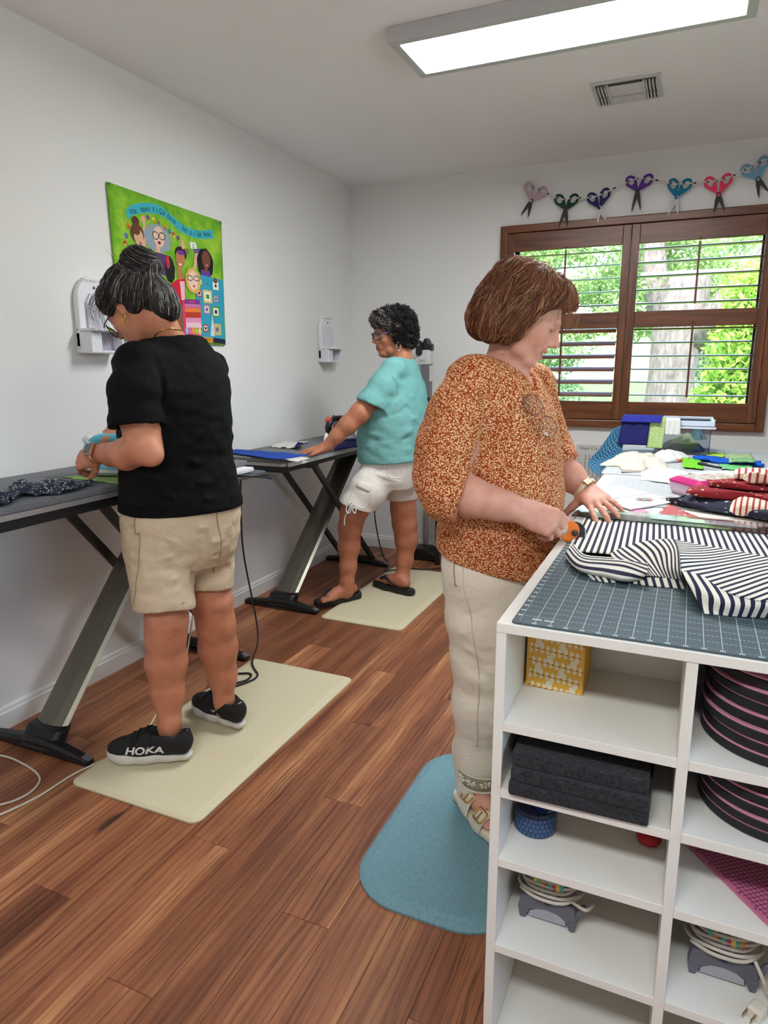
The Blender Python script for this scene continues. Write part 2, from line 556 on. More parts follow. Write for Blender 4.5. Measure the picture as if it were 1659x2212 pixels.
def shutter(x0, x1, hinge_x):
 px = bpy.data.objects.new('shutter_panel', None)
 COL.objects.link(px)
 px.parent = window_1
 px.matrix_parent_inverse = Matrix.Translation(-window_1.location)
 st = .047
 ya, yb = YB - .040, YB - .012
 def sp(name, mb, m, bevel=.003):
  return mb.build(name, m, px, bevel=bevel)
 sp('stile', MB().box(x0, x0 + st, ya, yb, WZ0 + .005, WZ1 - .003), M_WV)
 sp('stile', MB().box(x1 - st, x1, ya, yb, WZ0 + .005, WZ1 - .003), M_WV)
 a, b = x0 + st, x1 - st
 sp('top_rail', MB().box(a, b, ya + .002, yb, 2.042, WZ1 - .003), M_WH)
 sp('mid_rail', MB().box(a, b, ya + .002, yb, 1.562, 1.655), M_WH)
 sp('bottom_rail', MB().box(a, b, ya + .002, yb, WZ0 + .005, 1.118), M_WH)
 for zc0, n, tilt in ((2.008, 5, -4 if x0 > 1.5 else 5), (1.548, 6, -3 if x0 > 1.5 else 26)):
  for k in range(n):
   z = zc0 - k * .0775
   ca, sa = math.cos(math.radians(tilt)), math.sin(math.radians(tilt))
   m = MB()
   sec = [(-.032, 0), (-.02, .0045), (0, .0058), (.02, .0045), (.032, 0), (.02, -.0045), (0, -.0058), (-.02, -.0045)]
   yc = YB - .026
   m.prism([(a + .003, yc + u * ca - w * sa, z + u * sa + w * ca) for u, w in sec], (b - a - .006, 0, 0))
   sp('slat', m, M_SLAT, 0)
  xr = (a + b) / 2 - .002
  sp('tilt_rod', MB().box(xr - .006, xr + .006, ya - .022, ya - .011, zc0 - .0775 * (n - 1) - .01, zc0 + .022), M_WV, .003)
  sp('rod_staple', MB().tube([(xr - .005, ya - .006, zc0 + .03), (xr - .005, ya - .012, zc0 + .04), (xr, ya - .014, zc0 + .047), (xr + .005, ya - .012, zc0 + .04), (xr + .005, ya - .006, zc0 + .03)], .0018, 5), M_HINGE, 0)
 for zh in (1.28, 1.90):
  sp('hinge', MB().tube([(hinge_x, ya - .002, zh - .03), (hinge_x, ya - .002, zh + .03)], .004, 8), M_HINGE, 0)
shutter(1.132, 1.877, 1.132)
shutter(1.879, 2.63, 2.63)
added_window = bpy.data.objects.new('added_window', None)  # unseen window added to bring daylight onto the ceiling and left wall
COL.objects.link(added_window)
added_window.location = (RX, .8, .85)
struct(added_window)
f2 = MB()
for q in ((-.3, 1.9, .85, .9), (-.3, 1.9, 2.1, 2.15), (-.3, -.25, .9, 2.1), (1.85, 1.9, .9, 2.1), (.775, .825, .9, 2.1)):
 f2.box(RX + .02, RX + .08, q[0], q[1], q[2], q[3])
f2.build('frame', M_BASE, added_window)
for a_, b_ in ((-.25, .775), (.825, 1.85)):
 MB().box(RX + .048, RX + .052, a_, b_, .9, 2.1).build('pane', M_GLASS, added_window)
# ------------------------------------------------------------------ outside
def leaf_mat(name, c1, c2, trans=.35):
 t = NT(name)
 n = t.noise(t.coord(), 1.7, 3)
 f = t.n('TexNoise', {'Vector': t.coord(), 'Scale': 14, 'Detail': 1})
 c = t.mix(t.ramp(n, [(.35, (0, 0, 0, 1)), (.65, (1, 1, 1, 1))]), srgb(c1), srgb(c2))
 c = t.mix(t.math('MULTIPLY', f, .3), c, srgb(c2))
 df = t.n('BsdfDiffuse', {'Color': c})
 tl = t.n('BsdfTranslucent', {'Color': c})
 t.t.links.new(t.n('MixShader', {0: trans, 1: df, 2: tl}), t.out.inputs[0])
 return t.m
def lawn_mat():
 t = NT('mown_lawn')
 n = t.noise(t.coord(), .8, 6, .7)
 t.p(Base_Color=t.ramp(n, [(.3, srgb(50, 86, 20)), (.7, srgb(80, 118, 36))]), Roughness=.95)
 return t.m
GZ = -.35
lawn = MB().grid(lambda u, v: (-40 + 80 * u, -30 + 110 * v, GZ), 4, 4).build('lawn', lawn_mat())
struct(lawn)
struct(MB().box(4.7, 16, -12, 9, GZ - .05, GZ + .012).build('bounce_slab', plain('pale_bounce_concrete', (214, 210, 202), .9)))  # unseen pale slab added to bounce sunlight up through the right-hand window
M_BARK = NT('grey_bark')
_n = M_BARK.noise(M_BARK.coord('Object', (9, 9, 2)), 2.0, 5, .65)
M_BARK.p(Base_Color=M_BARK.ramp(_n, [(.3, srgb(66, 60, 56)), (.7, srgb(118, 110, 104))]), Roughness=.95)
M_BARK.bump(_n, .8, .05)
M_BARK = M_BARK.m
M_LEAFA = leaf_mat('tree_leaves', (112, 146, 88), (168, 192, 128))
M_LEAFB = leaf_mat('hedge_leaves', (110, 140, 98), (150, 174, 126))
M_LEAFC = leaf_mat('bright_conifer_leaves', (104, 148, 52), (166, 200, 92), .3)
def leaves(name, blobs, n, size, m, parent, seed):
 rng = np.random.default_rng(seed)
 w = np.array([b[3] * b[4] * b[5] for b in blobs])
 k = rng.choice(len(blobs), n, p=w / w.sum())
 B = np.array(blobs)[k]
 d = rng.normal(size=(n, 3))
 d /= np.linalg.norm(d, axis=1)[:, None]
 rad = rng.random(n) ** .45
 c = B[:, :3] + d * rad[:, None] * B[:, 3:6]
 a = rng.normal(size=(n, 3)); a /= np.linalg.norm(a, axis=1)[:, None]
 b = np.cross(a, rng.normal(size=(n, 3))); b /= np.linalg.norm(b, axis=1)[:, None]
 s = size * (.6 + .8 * rng.random(n))[:, None]
 nn = np.cross(a, b)
 V = np.stack([c - a * s, c + b * s * .45 + nn * s * .12, c + a * s, c - b * s * .45 + nn * s * .12], 1).reshape(-1, 3)
 me = bpy.data.meshes.new(name)
 me.vertices.add(len(V)); me.vertices.foreach_set('co', V.ravel())
 F = np.arange(4 * n).reshape(n, 4)
 F = np.concatenate([F[:, [0, 1, 2]], F[:, [0, 2, 3]]])
 me.loops.add(F.size); me.loops.foreach_set('vertex_index', F.ravel())
 me.polygons.add(len(F)); me.polygons.foreach_set('loop_start', np.arange(0, F.size, 3))
 me.update(calc_edges=True)
 o = link(name, me, m, parent)
 o['kind'] = 'stuff'
 return o
tp = at(1440, 850, 11.0)
tr = thing('shade_tree', 'large grey-trunked shade tree on the lawn outside the window', 'tree', (tp.x, tp.y, GZ))
tk = MB()
X, Y0 = tp.x, tp.y
tk.tube([(X, Y0, GZ), (X, Y0, GZ + .3), (X + .05, Y0, 1.2), (X + .10, Y0, 1.9), (X + .2, Y0 + .1, 2.7)], [.52, .40, .35, .40, .30], 14)
tk.tube([(X + .1, Y0, 1.5), (X + .7, Y0 - .2, 2.2), (X + 1.5, Y0 - .3, 3.2), (X + 2.4, Y0, 4.6)], [.25, .22, .19, .1], 10)
tk.tube([(X + .05, Y0, 1.6), (X - .3, Y0 + .1, 2.6), (X - .5, Y0 + .3, 4.2)], [.25, .2, .12], 10)
tk.tube([(X + .5, Y0 - .2, 2.0), (X + 1.6, Y0 - .4, 2.4), (X + 2.8, Y0 - .2, 3.3)], [.12, .1, .05], 8)
tk.build('trunk', M_BARK, tr, smooth=True)
bl = []
rr = random.Random(3)
for k in range(64):
 bl.append((rr.uniform(-2.0, 3.3), Y0 + rr.uniform(.2, 3.9), rr.uniform(2.0, 3.7) if k < 54 else rr.uniform(3.9, 5.5), rr.uniform(.4, .75), rr.uniform(.5, 1.0), rr.uniform(.2, .36)))
leaves('foliage', bl, 40000, .05, M_LEAFA, tr, 11)
cp = at(1606, 850, 7.2)
cf = thing('conifer_shrub', 'bright green upright conifer outside the right side of the window', 'shrub', (cp.x, cp.y, GZ))
leaves('foliage', [(cp.x, cp.y, GZ + .5 + .28 * k, .62 - .05 * k + .06 * (k % 2), .55 - .05 * k, .3) for k in range(8)], 14000, .04, M_LEAFC, cf, 5)
MB().tube([(cp.x, cp.y, GZ), (cp.x, cp.y, GZ + 2.2)], [.07, .02], 8).build('stem', M_BARK, cf)
for k, (xx, yy, h, w) in enumerate(((-12.4, 29, 2.6, 3.2), (-4.1, 27, 2.3, 3.2), (4.1, 28, 2.5, 3.2), (12.4, 29, 2.6, 3.2), (-20.6, 31, 3.2, 3.2), (20.6, 31, 3.2, 3.2))):
 hb = thing('field_bush', ['rounded bush far across the lawn, second from the left', 'lower rounded bush far across the lawn behind the red-haired woman', 'tall bush far across the lawn left of the tree trunk', 'bush far across the lawn right of the tree trunk', 'leftmost tall bush far across the lawn', 'rightmost tall bush far across the lawn'][k], 'bush', (xx, yy, GZ), 'bushes beyond the lawn')
 leaves('foliage', [(xx + rr.uniform(-1, 1) * w * .6, yy + rr.uniform(-.6, .6), GZ + h * (.25 + .2 * j), w * .62, 1.4, h * .34) for j in range(5)], 9000, .10, M_LEAFB, hb, 20 + k)
 MB().tube([(xx, yy, GZ), (xx, yy, GZ + h * .6)], [.15, .05], 6).build('stem', M_BARK, hb)
# ------------------------------------------------------------------ mats on the floor
def mat_on_floor(name, label, outline, h, slope, m, cat='floor mat', seg=3):
 c = Vector((sum(p[0] for p in outline) / len(outline), sum(p[1] for p in outline) / len(outline), 0))
 n = len(outline)
 mb = MB()
 ring = []
 P = [Vector((p[0], p[1], 0)) for p in outline]
 nor = []
 for i in range(n):
  d = (P[(i + 1) % n] - P[i - 1]).normalized()
  nor.append(Vector((-d.y, d.x, 0)))
 for ins, z in ((0, 0.0005), (0, h * .35), (slope * .35, h * .72), (slope, h)):
  ring.append([P[i] + nor[i] * ins + Vector((0, 0, z)) for i in range(n)])
 vs = [v for r in ring for v in r]
 fs = [(k * n + i, k * n + (i + 1) % n, (k + 1) * n + (i + 1) % n, (k + 1) * n + i) for k in range(3) for i in range(n)]
 fs += [tuple(3 * n + i for i in range(n)), tuple(range(n))[::-1]]
 mb.add(vs, fs)
 o = mb.build(name, m)
 return tag(o, label, cat)
def mat_material(name, c1, c2, scale, weave=False):
 t = NT(name)
 p = t.coord()
 n = t.noise(p, scale, 3)
 if weave:
  a = t.noise(t.coord('Object', (60, 900, 1)), 1, 2)
  b = t.noise(t.coord('Object', (900, 60, 1)), 1, 2)
  n = t.math('MULTIPLY', t.math('ADD', a, b), .5)
 t.p(Base_Color=t.mix(t.ramp(n, [(.4, (0, 0, 0, 1)), (.6, (1, 1, 1, 1))]), srgb(c1), srgb(c2)), Roughness=.6)
 t.b.inputs['Specular IOR Level'].default_value = .3
 t.bump(n, .35, .002)
 return t.m
M_BEIGE = mat_material('beige_vinyl', (213, 203, 171), (209, 199, 167), 320)
M_BLUE = mat_material('blue_grey_woven_vinyl', (98, 138, 150), (124, 162, 172), 300, True)
mat_on_floor('floor_mat', 'beige cushioned mat under the woman in the black shirt', rrect(.509, 1.032, 1.398, 2.452, .035), .017, .03, M_BEIGE)
mat_on_floor('floor_mat', 'beige cushioned mat under the woman in the teal shirt', rrect(.53, 1.012, 3.04, 4.07, .035), .017, .03, M_BEIGE)
mat_on_floor('floor_mat', 'blue-grey rounded cushioned mat beside the white cabinet', rrect(1.545, 1.99, 1.335, 2.09, .15, 10), .02, .03, M_BLUE)
# ------------------------------------------------------------------ ironing tables
def felt_mat(name, c1, c2):
 t = NT(name)
 p = t.coord()
 n = t.noise(p, 160, 4, .7)
 n2 = t.noise(t.coord('Object', (40, 400, 40)), 1, 3)
 b = t.mix(t.ramp(n, [(.35, (0, 0, 0, 1)), (.65, (1, 1, 1, 1))]), srgb(c1), srgb(c2))
 b = t.mix(t.math('MULTIPLY', t.ramp(n2, [(.62, (0, 0, 0, 1)), (.72, (1, 1, 1, 1))]), .35), b, srgb([min(255, x + 40) for x in c2]))
 t.p(Base_Color=b, Roughness=.98, Sheen_Weight=.1)
 t.b.inputs['Specular IOR Level'].default_value = .1
 t.bump(n, .7, .004)
 return t.m
M_FELT = felt_mat('grey_wool_felt', (98, 99, 102), (132, 133, 136))
M_FELTD = felt_mat('charcoal_felt', (34, 34, 36), (58, 58, 61))
M_RIM = plain('brushed_table_rim', (176, 172, 172), .4, .5, .1, 60)
M_UNDER = plain('black_table_underside', (22, 22, 24), .55)
M_PANEL = NT('champagne_metal_leg')
_n = M_PANEL.noise(M_PANEL.coord('Object', (300, 8, 8)), 1, 2)
M_PANEL.p(Base_Color=M_PANEL.mix(_n, srgb(112, 108, 96), srgb(132, 128, 114)), Metallic=.75, Roughness=.38)
M_PANEL = M_PANEL.m
M_STRUT = plain('dark_bronze_strut', (58, 54, 50), .45, .4)
M_FOOT = plain('black_plastic_foot', (17, 17, 18), .42, 0, .15, 400)
M_FTIP = plain('grey_foot_pad', (96, 98, 100), .5)
def table_foot(parent, y, hub, xa=.02, xb=.492):
 xc = (xa + xb) / 2 + .01
 prof = [(xa, .004), (xa, .026), (xa + .02, .034), (xc - .075, .052), (xc - .045, hub), (xc + .045, hub), (xc + .08, .054), (xb - .02, .03), (xb, .018), (xb, .004), (xb - .045, .003), (xc + .05, .014), (xc - .06, .014), (xa + .04, .003)]
 mb = MB()
 n = len(prof)
 ring = []
 for k, (dy, sc) in enumerate(((-.034, .75), (-.022, 1), (.022, 1), (.034, .75))):
  ring.append([(x, y + dy * (.55 + .45 * math.exp(-((x - xc) / .09) ** 2)), .003 + (z - .003) * (sc if z > .02 else 1)) for x, z in prof])
 vs = [p for r in ring for p in r]
 fs = [(k * n + i, k * n + (i + 1) % n, (k + 1) * n + (i + 1) % n, (k + 1) * n + i) for k in range(3) for i in range(n)]
 fs += [tuple(range(n))[::-1], tuple(3 * n + i for i in range(n))]
 mb.add(vs, fs)
 f = mb.build('foot', M_FOOT, parent, bevel=.004)
 MB().obox((xb - .012, y, .0275), ((1, 0, -.3), (0, 1, 0), (.3, 0, 1)), (.016, .012, .003)).build('foot_pad', M_FTIP, f, bevel=.003)
 return f
def ironing_table(label, x0, x1, y0, y1, z, yf, yr, ptop, stop):
 t = thing('ironing_table', label, 'ironing table', ((x0 + x1) / 2, (yf + yr) / 2, 0))
 out = rrect(x0, x1, y0, y1, .03)
 MB().prism([(x, y, z - .022) for x, y in out], (0, 0, .022)).build('felt_pad', M_FELT, t, bevel=.005)
 MB().prism([(x, y, z - .040) for x, y in rrect(x0 + .004, x1 - .002, y0 + .004, y1 - .004, .028)], (0, 0, .0175)).build('edge_rim', M_RIM, t, bevel=.002)
 MB().prism([(x, y, z - .075) for x, y in rrect(x0 + .03, x1 - .02, y0 + .03, y1 - .03, .02)], (0, 0, .034)).build('underframe', M_UNDER, t, bevel=.003)
 xc = .255
 a, b = Vector((xc, yf + .02, .045)), Vector((xc, ptop, z - .055))
 d = (b - a).normalized()
 nrm = Vector((0, -d.z, d.y))
 m = MB()
 sec = [(-.076, -.006), (-.06, .004), (-.025, .012), (.025, .012), (.06, .004), (.076, -.006), (.06, -.014), (-.06, -.014)]
 m.prism([a + Vector((u, 0, 0)) + nrm * w for u, w in sec], b - a)
 m.build('leg_panel', M_PANEL, t, bevel=.002)
 for xs in (.145, .375):
  mb = MB().bar((xs, stop, z - .06), (xs, yr, .05), .022, .034, (1, 0, 0))
  mb.build('strut', M_STRUT, t, bevel=.003)
  MB().box(xs - .022, xs + .022, stop - .05, stop + .05, z - .095, z - .07).build('bracket', M_UNDER, t, bevel=.003)
  pz_ = .5 * (z - .06) + .02
  fr = (z - .06 - pz_) / (z - .11)
  MB().tube([(xs - .02, stop + (yr - stop) * fr, pz_), (xs + .02, stop + (yr - stop) * fr, pz_)], .011, 10).build('pivot_bolt', M_UNDER, t)
 MB().tube([(.13, yr, .052), (.39, yr, .052)], .014, 8).build('cross_rod', M_UNDER, t)
 hb = MB()
 hb.prism([(xc + u, yf + v, .02) for u, v in rrect(-.084, .084, -.035, .045, .03)], (0, .04, .062))
 hb.build('leg_socket', M_FOOT, t, bevel=.008)
 table_foot(t, yf, .06)
 table_foot(t, yr, .05)
 return t
T1Z, T2Z = .95, .886
T1 = ironing_table('grey felt topped ironing table in front of the woman in black', .03, .525, 1.0, 2.27, T1Z, 1.505, 2.43, 2.29, 1.74)
T2 = ironing_table('grey felt topped ironing table in front of the woman in teal', .055, .45, 2.86, 4.0, T2Z, 3.09, 4.06, 4.0, 3.26)
et = MB().box(.4515, .455, 2.90, 3.96, T2Z - .044, T2Z - .022).build('edge_tape', plain('white_edge_tape', (214, 212, 210), .5), T2)
tm = MB()
for k in range(100):
 tm.box(.4551, .4556, 2.92 + k * .01, 2.9212 + k * .01, T2Z - .03 - (.006 if k % 5 == 0 else 0), T2Z - .024)
tm.build('tick_marks', plain('tick_black', (40, 40, 44), .7), et)
ty = MB()
ty.prism([(x, y, T1Z - .078) for x, y in rrect(.16, .585, 2.275, 2.52, .03)], (0, 0, .014))
ty.build('rest_tray', plain('slate_tray', (72, 76, 84), .5), T1, bevel=.004)
MB().tube([(.50, 2.26, T1Z - .055), (.61, 2.34, T1Z - .06), (.635, 2.42, T1Z - .075), (.62, 2.49, T1Z - .092), (.58, 2.545, T1Z - .092), (.30, 2.55, T1Z - .088), (.12, 2.54, T1Z - .07), (.10, 2.27, T1Z - .055)], .0045, 8).build('wire_rail', plain('black_wire', (20, 20, 22), .4), T1, smooth=True)
pd = MB().prism([(x, y, T1Z - .040) for x, y in rrect(.18, .50, 2.29, 2.49, .01)], (0, 0, .022)).build('felt_slab', M_FELT, bevel=.004)
tag(pd, 'grey felt slab lying on the tray at the end of the near ironing table', 'felt slab')
pw = MB()
for k in range(4):
 pw.prism([(x + .01 * math.sin(k), y + .006 * k, T1Z - .0635 + k * .0057) for x, y in ((.20, 2.30), (.545, 2.31), (.55, 2.44), (.20, 2.46))], (0, 0, .0052))
tag(pw.build('cloth_stack', plain('white_cotton', (226, 226, 228), .9), bevel=.002), 'folded white cloth under the grey felt slab on the tray', 'cloth')
def cloth_sheet(name, label, cat, corners, z, m, nu=24, nv=16, amp=.006, seed=1, uvs=(1, 1), thick=.0025, ragged=.004, lift=None):
 rg = random.Random(seed)
 ph = [rg.uniform(0, 6.28) for _ in range(8)]
 A, B, C, D = [Vector((p[0], p[1], 0)) for p in corners]
 def fn(u, v):
  p = A * (1 - u) * (1 - v) + B * u * (1 - v) + C * u * v + D * (1 - u) * v
  w = math.sin(9 * u + 5 * v + ph[0]) * math.sin(6 * v - 3 * u + ph[1]) + .5 * math.sin(17 * u - 8 * v + ph[2]) + .35 * math.sin(13 * v + 21 * u + ph[3])
  e = ragged * (math.sin(31 * u + ph[4]) * (abs(v - .5) > .49) + math.sin(27 * v + ph[5]) * (abs(u - .5) > .49))
  zz = z + .002 + amp * max(0, .5 + .4 * w)
  if lift:
   zz += lift(u, v)
  return (p.x + e, p.y + e * .7, zz)
 o = MB().grid(fn, nu, nv, uvs).build(name, m, smooth=True, solid=thick)
 return tag(o, label, cat)
def dots_mat(name, bg, fg, scale, thr=.25, fg2=None, kind='UV'):
 t = NT(name)
 v = t.n('TexVoronoi', {'Vector': t.coord(kind), 'Scale': scale, 'Randomness': .75})
 vc = t.n('TexVoronoi', {'Vector': t.coord(kind), 'Scale': scale, 'Randomness': .75}, out=1)
 f = t.ramp(v, [(thr, (1, 1, 1, 1)), (thr + .06, (0, 0, 0, 1))])
 col = t.mix(t.n('SeparateColor', {0: vc}), srgb(fg), srgb(fg2 or fg))
 t.p(Base_Color=t.mix(f, srgb(bg), col), Roughness=.9)
 return t.m
def pz(px, py, z):
 p = at_axis(px, py, 2, z)
 return (p.x, p.y)
M_FLORAL = dots_mat('navy_floral_cotton', (24, 32, 58), (222, 226, 232), 17, .33, (120, 150, 150))
M_DOTS = dots_mat('navy_pindot_cotton', (28, 36, 62), (220, 224, 232), 16, .3)
cloth_sheet('fabric_piece', 'crumpled navy floral fabric on the near ironing table', 'fabric', [pz(0, 1082, T1Z), pz(150, 1068, T1Z), pz(212, 1046, T1Z), pz(40, 1046, T1Z)], T1Z, M_FLORAL, 30, 20, .018, 4, (1.6, 1))
cloth_sheet('fabric_piece', 'small navy pindot fabric scrap at the left edge of the near ironing table', 'fabric', [pz(-60, 1110, T1Z), pz(18, 1094, T1Z), pz(34, 1084, T1Z), pz(-60, 1070, T1Z)], T1Z, M_DOTS, 20, 16, .022, 9, (1, 1))
def gingham():
 t = NT('green_gingham')
 a = t.n('TexWave', {'Vector': t.coord('UV'), 'Scale': 9.0}, out=1, bands_direction='X')
 t.p(Base_Color=t.ramp(a, [(.4, srgb(122, 160, 84)), (.6, srgb(160, 192, 120))]), Roughness=.9)
 return t.m
cloth_sheet('fabric_piece', 'green striped fabric under the blue and white iron', 'fabric', [pz(140, 1033, T1Z), pz(262, 1049, T1Z), pz(300, 1040, T1Z), pz(250, 1018, T1Z)], T1Z, gingham(), 20, 14, .003, 2, (2, 1))
M_BLUEC = fabric('royal_blue_cotton', (44, 84, 178), (34, 66, 150))
M_WHITEC = fabric('white_muslin', (218, 217, 212), (202, 201, 196))
M_NAVYC = fabric('navy_cotton', (34, 36, 96), (26, 28, 76))
cloth_sheet('fabric_piece', 'white fabric strip under the royal blue strip on the far ironing table', 'fabric', [pz(560, 982, T2Z), pz(640, 999, T2Z), pz(668, 991, T2Z), pz(600, 978, T2Z)], T2Z, M_WHITEC, 20, 8, .002, 3)
cloth_sheet('fabric_piece', 'royal blue fabric strip lying across the far ironing table', 'fabric', [pz(478, 977, T2Z + .004), pz(600, 994, T2Z + .004), pz(672, 984, T2Z + .004), pz(510, 972, T2Z + .004)], T2Z + .004, M_BLUEC, 26, 8, .003, 5)
cloth_sheet('fabric_piece', 'pale crumpled fabric with navy edge beyond the hand on the far ironing table', 'fabric', [pz(582, 967, T2Z), pz(634, 971, T2Z), pz(668, 955, T2Z), pz(610, 957, T2Z)], T2Z, M_WHITEC, 22, 12, .010, 6, (1, 1), .0025, .008)
cloth_sheet('fabric_piece', 'small navy fabric scrap on the pale crumpled fabric', 'fabric', [pz(636, 966, T2Z + .016), pz(650, 968, T2Z + .016), pz(656, 958, T2Z + .016), pz(644, 956, T2Z + .016)], T2Z + .0155, M_NAVYC, 8, 8, .003, 7)
cloth_sheet('fabric_piece', 'navy fabric under the iron of the woman in teal', 'fabric', [pz(722, 972, T2Z), pz(775, 966, T2Z), pz(779, 950, T2Z), pz(735, 950, T2Z)], T2Z, M_NAVYC, 14, 12, .002, 8)
# ------------------------------------------------------------------ irons
def iron(name, label, pos, fwd, M, stripes=None):
 f = Vector((fwd[0], fwd[1], 0)).normalized()
 sd = Vector((-f.y, f.x, 0))
 up = Vector((0, 0, 1))
 o = Vector(pos)
 W = lambda a, b, c: o + f * a + sd * b + up * c
 t = thing(name, label, 'iron', pos)
 def outline(k, x0=0.0):
  pts = []
  for i in range(13):
   s = i / 12
   pts.append((x0 + .235 * s, k * .056 * (1 - max(0, (s - .35) / .65) ** 1.7)))
  return pts + [(a, -b) for a, b in pts[-2::-1]]
 def loft(rings, mm, nm, sub=0):
  n = len(rings[0])
  m = MB()
  m.add([p for r in rings for p in r], [(k * n + i, k * n + (i + 1) % n, (k + 1) * n + (i + 1) % n, (k + 1) * n + i) for k in range(len(rings) - 1) for i in range(n)] + [tuple(range(n))[::-1], tuple((len(rings) - 1) * n + i for i in range(n))])
  return m.build(nm, mm, t, smooth=False, bevel=.002)
 loft([[W(a, b, z) for a, b in outline(1)] for z in (.001, .010)], M['sole'], 'soleplate')
 loft([[W(a * .98, b, z) for a, b in outline(.98)] for z in (.0105, .024)], M['skirt'], 'skirt')
 loft([[W(a * .97 + .003, b, z) for a, b in outline(.95)] for z in (.0245,)] + [[W(a * .86 + .01, b, .05) for a, b in outline(.78)]] + [[W(a * .62 + .02, b, .072) for a, b in outline(.5)]], M['body'], 'body')
 hp = [W(.012, 0, .03), W(.006, 0, .075), W(.02, 0, .115), W(.07, 0, .132), (W(.13, 0, .132)), W(.175, 0, .118), W(.19, 0, .085), W(.185, 0, .045)]
 h = MB().tube(hp, [.022, .021, .019, .0175, .0185, .021, .022, .02], 12).build('handle', M['handle'], t, smooth=True)
 MB().tube([W(.165, 0, .124), W(.187, 0, .129), W(.203, 0, .12)], [.016, .019, .012], 12).build('control_knob', M['knob'], h, smooth=True)
 MB().tube([W(.14, -.001, .146), W(.142, 0, .153)], [.008, .006], 10).build('steam_button', M['button'], h)
 MB().tube([W(.1715, 0, .118), W(.177, 0, .112)], [.0235, .0235], 14).build('collar', M['collar'], h)
 if stripes:
  m = MB()
  for k in range(9):
   m.c = srgb(stripes[k % len(stripes)])
   m.tube([W(.04 + k * .0115, 0, .134), W(.0508 + k * .0115, 0, .134)], .0195, 12)
  m.build('striped_grip', vcol(), h)
 return t, W
M_ISOLE = plain('steel_soleplate', (150, 150, 152), .25, .9)
M_IW = plain('glossy_white_plastic', (232, 234, 236), .25)
M_IBL = plain('sky_blue_plastic', (96, 184, 208), .3)
M_IBK = plain('black_plastic', (20, 22, 30), .35)
M_IOR = plain('orange_red_plastic', (214, 84, 40), .35)
M_INV = plain('blue_plastic', (60, 96, 190), .3)
iron('steam_iron', 'sky blue and white iron held by the woman in the black shirt', (.47, 1.875, T1Z + .006), (-.93, -.36),
  dict(sole=M_ISOLE, skirt=M_IW, body=M_IBL, handle=M_IBL, knob=M_IW, button=M_IW, collar=M_IW))
iron('steam_iron', 'black blue and orange iron held by the woman in the teal shirt', (.335, 3.83, T2Z + .006), (-.30, -.95),
  dict(sole=M_ISOLE, skirt=M_IW, body=M_IW, handle=M_IBK, knob=M_IOR, button=M_INV, collar=M_INV))
# ------------------------------------------------------------------ cables
def cable(name, label, pts, r, m, n=10):
 P = [Vector(p) for p in pts]
 Q = []
 for i in range(len(P) - 1):
  p0, p1, p2, p3 = P[max(0, i - 1)], P[i], P[i + 1], P[min(len(P) - 1, i + 2)]
  for k in range(n):
   s = k / n
   Q.append(.5 * ((2 * p1) + (p2 - p0) * s + (2 * p0 - 5 * p1 + 4 * p2 - p3) * s * s + (3 * p1 - p0 - 3 * p2 + p3) * s ** 3))
 Q.append(P[-1])
 if name is None:
  return Q
 return tag(MB().tube(Q, r, 7).build(name, m, smooth=True), label, 'cable')
M_CREAM = plain('cream_cable', (208, 200, 180), .5)
M_BCAB = plain('black_cable', (20, 20, 21), .45)
def fl(px, py, z=.004):
 p = at_axis(px, py, 2, z)
 return (p.x, p.y, z)
cable('power_cable', 'cream cable curving in from the left edge beside the black table foot', [fl(-60, 1640), fl(0, 1632), fl(50, 1650), fl(85, 1678), fl(72, 1706), fl(30, 1730), fl(-30, 1745)], .0038, M_CREAM)
cable('power_cable', 'cream cable running under the near corner of the beige mat', [fl(-40, 1775), fl(0, 1760), fl(80, 1722), fl(160, 1672), fl(235, 1636), fl(300, 1598), (.50, 1.78, .004), (.36, 2.05, .004), (.32, 2.2, .05), (.34, 2.32, .5), (.34, 2.36, .80), (.36, 2.38, .885)], .0038, M_CREAM)
cable('power_cable', 'black cable looped beside the far left corner of the near beige mat', [(.45, 2.5, .86), (.40, 2.56, .5), (.47, 2.55, .10), fl(545, 1430, .03), fl(556, 1460, .023), fl(520, 1478, .023), fl(470, 1488, .023), fl(455, 1470, .023), fl(490, 1458, .023), fl(540, 1455, .023), fl(530, 1470, .024), fl(480, 1480, .024)], .0042, M_BCAB)
cable('power_cable', 'black cable hanging from the far ironing table and crossing the floor', [(.35, 4.02, .80), (.42, 4.03, .55), (.40, 4.05, .35), (.43, 4.09, .1), (.47, 4.11, .012), fl(835, 1232, .022), fl(880, 1228, .022), fl(920, 1230, .022), fl(965, 1225, .006)], .0042, M_BCAB)
cable('power_cable', 'thin black cable hanging below the low bench at the back wall', [(.70, 4.45, .44), (.72, 4.46, .40), (.77, 4.48, .28), (.86, 4.47, .13), (.93, 4.40, .006), (1.2, 4.3, .006)], .003, M_BCAB)
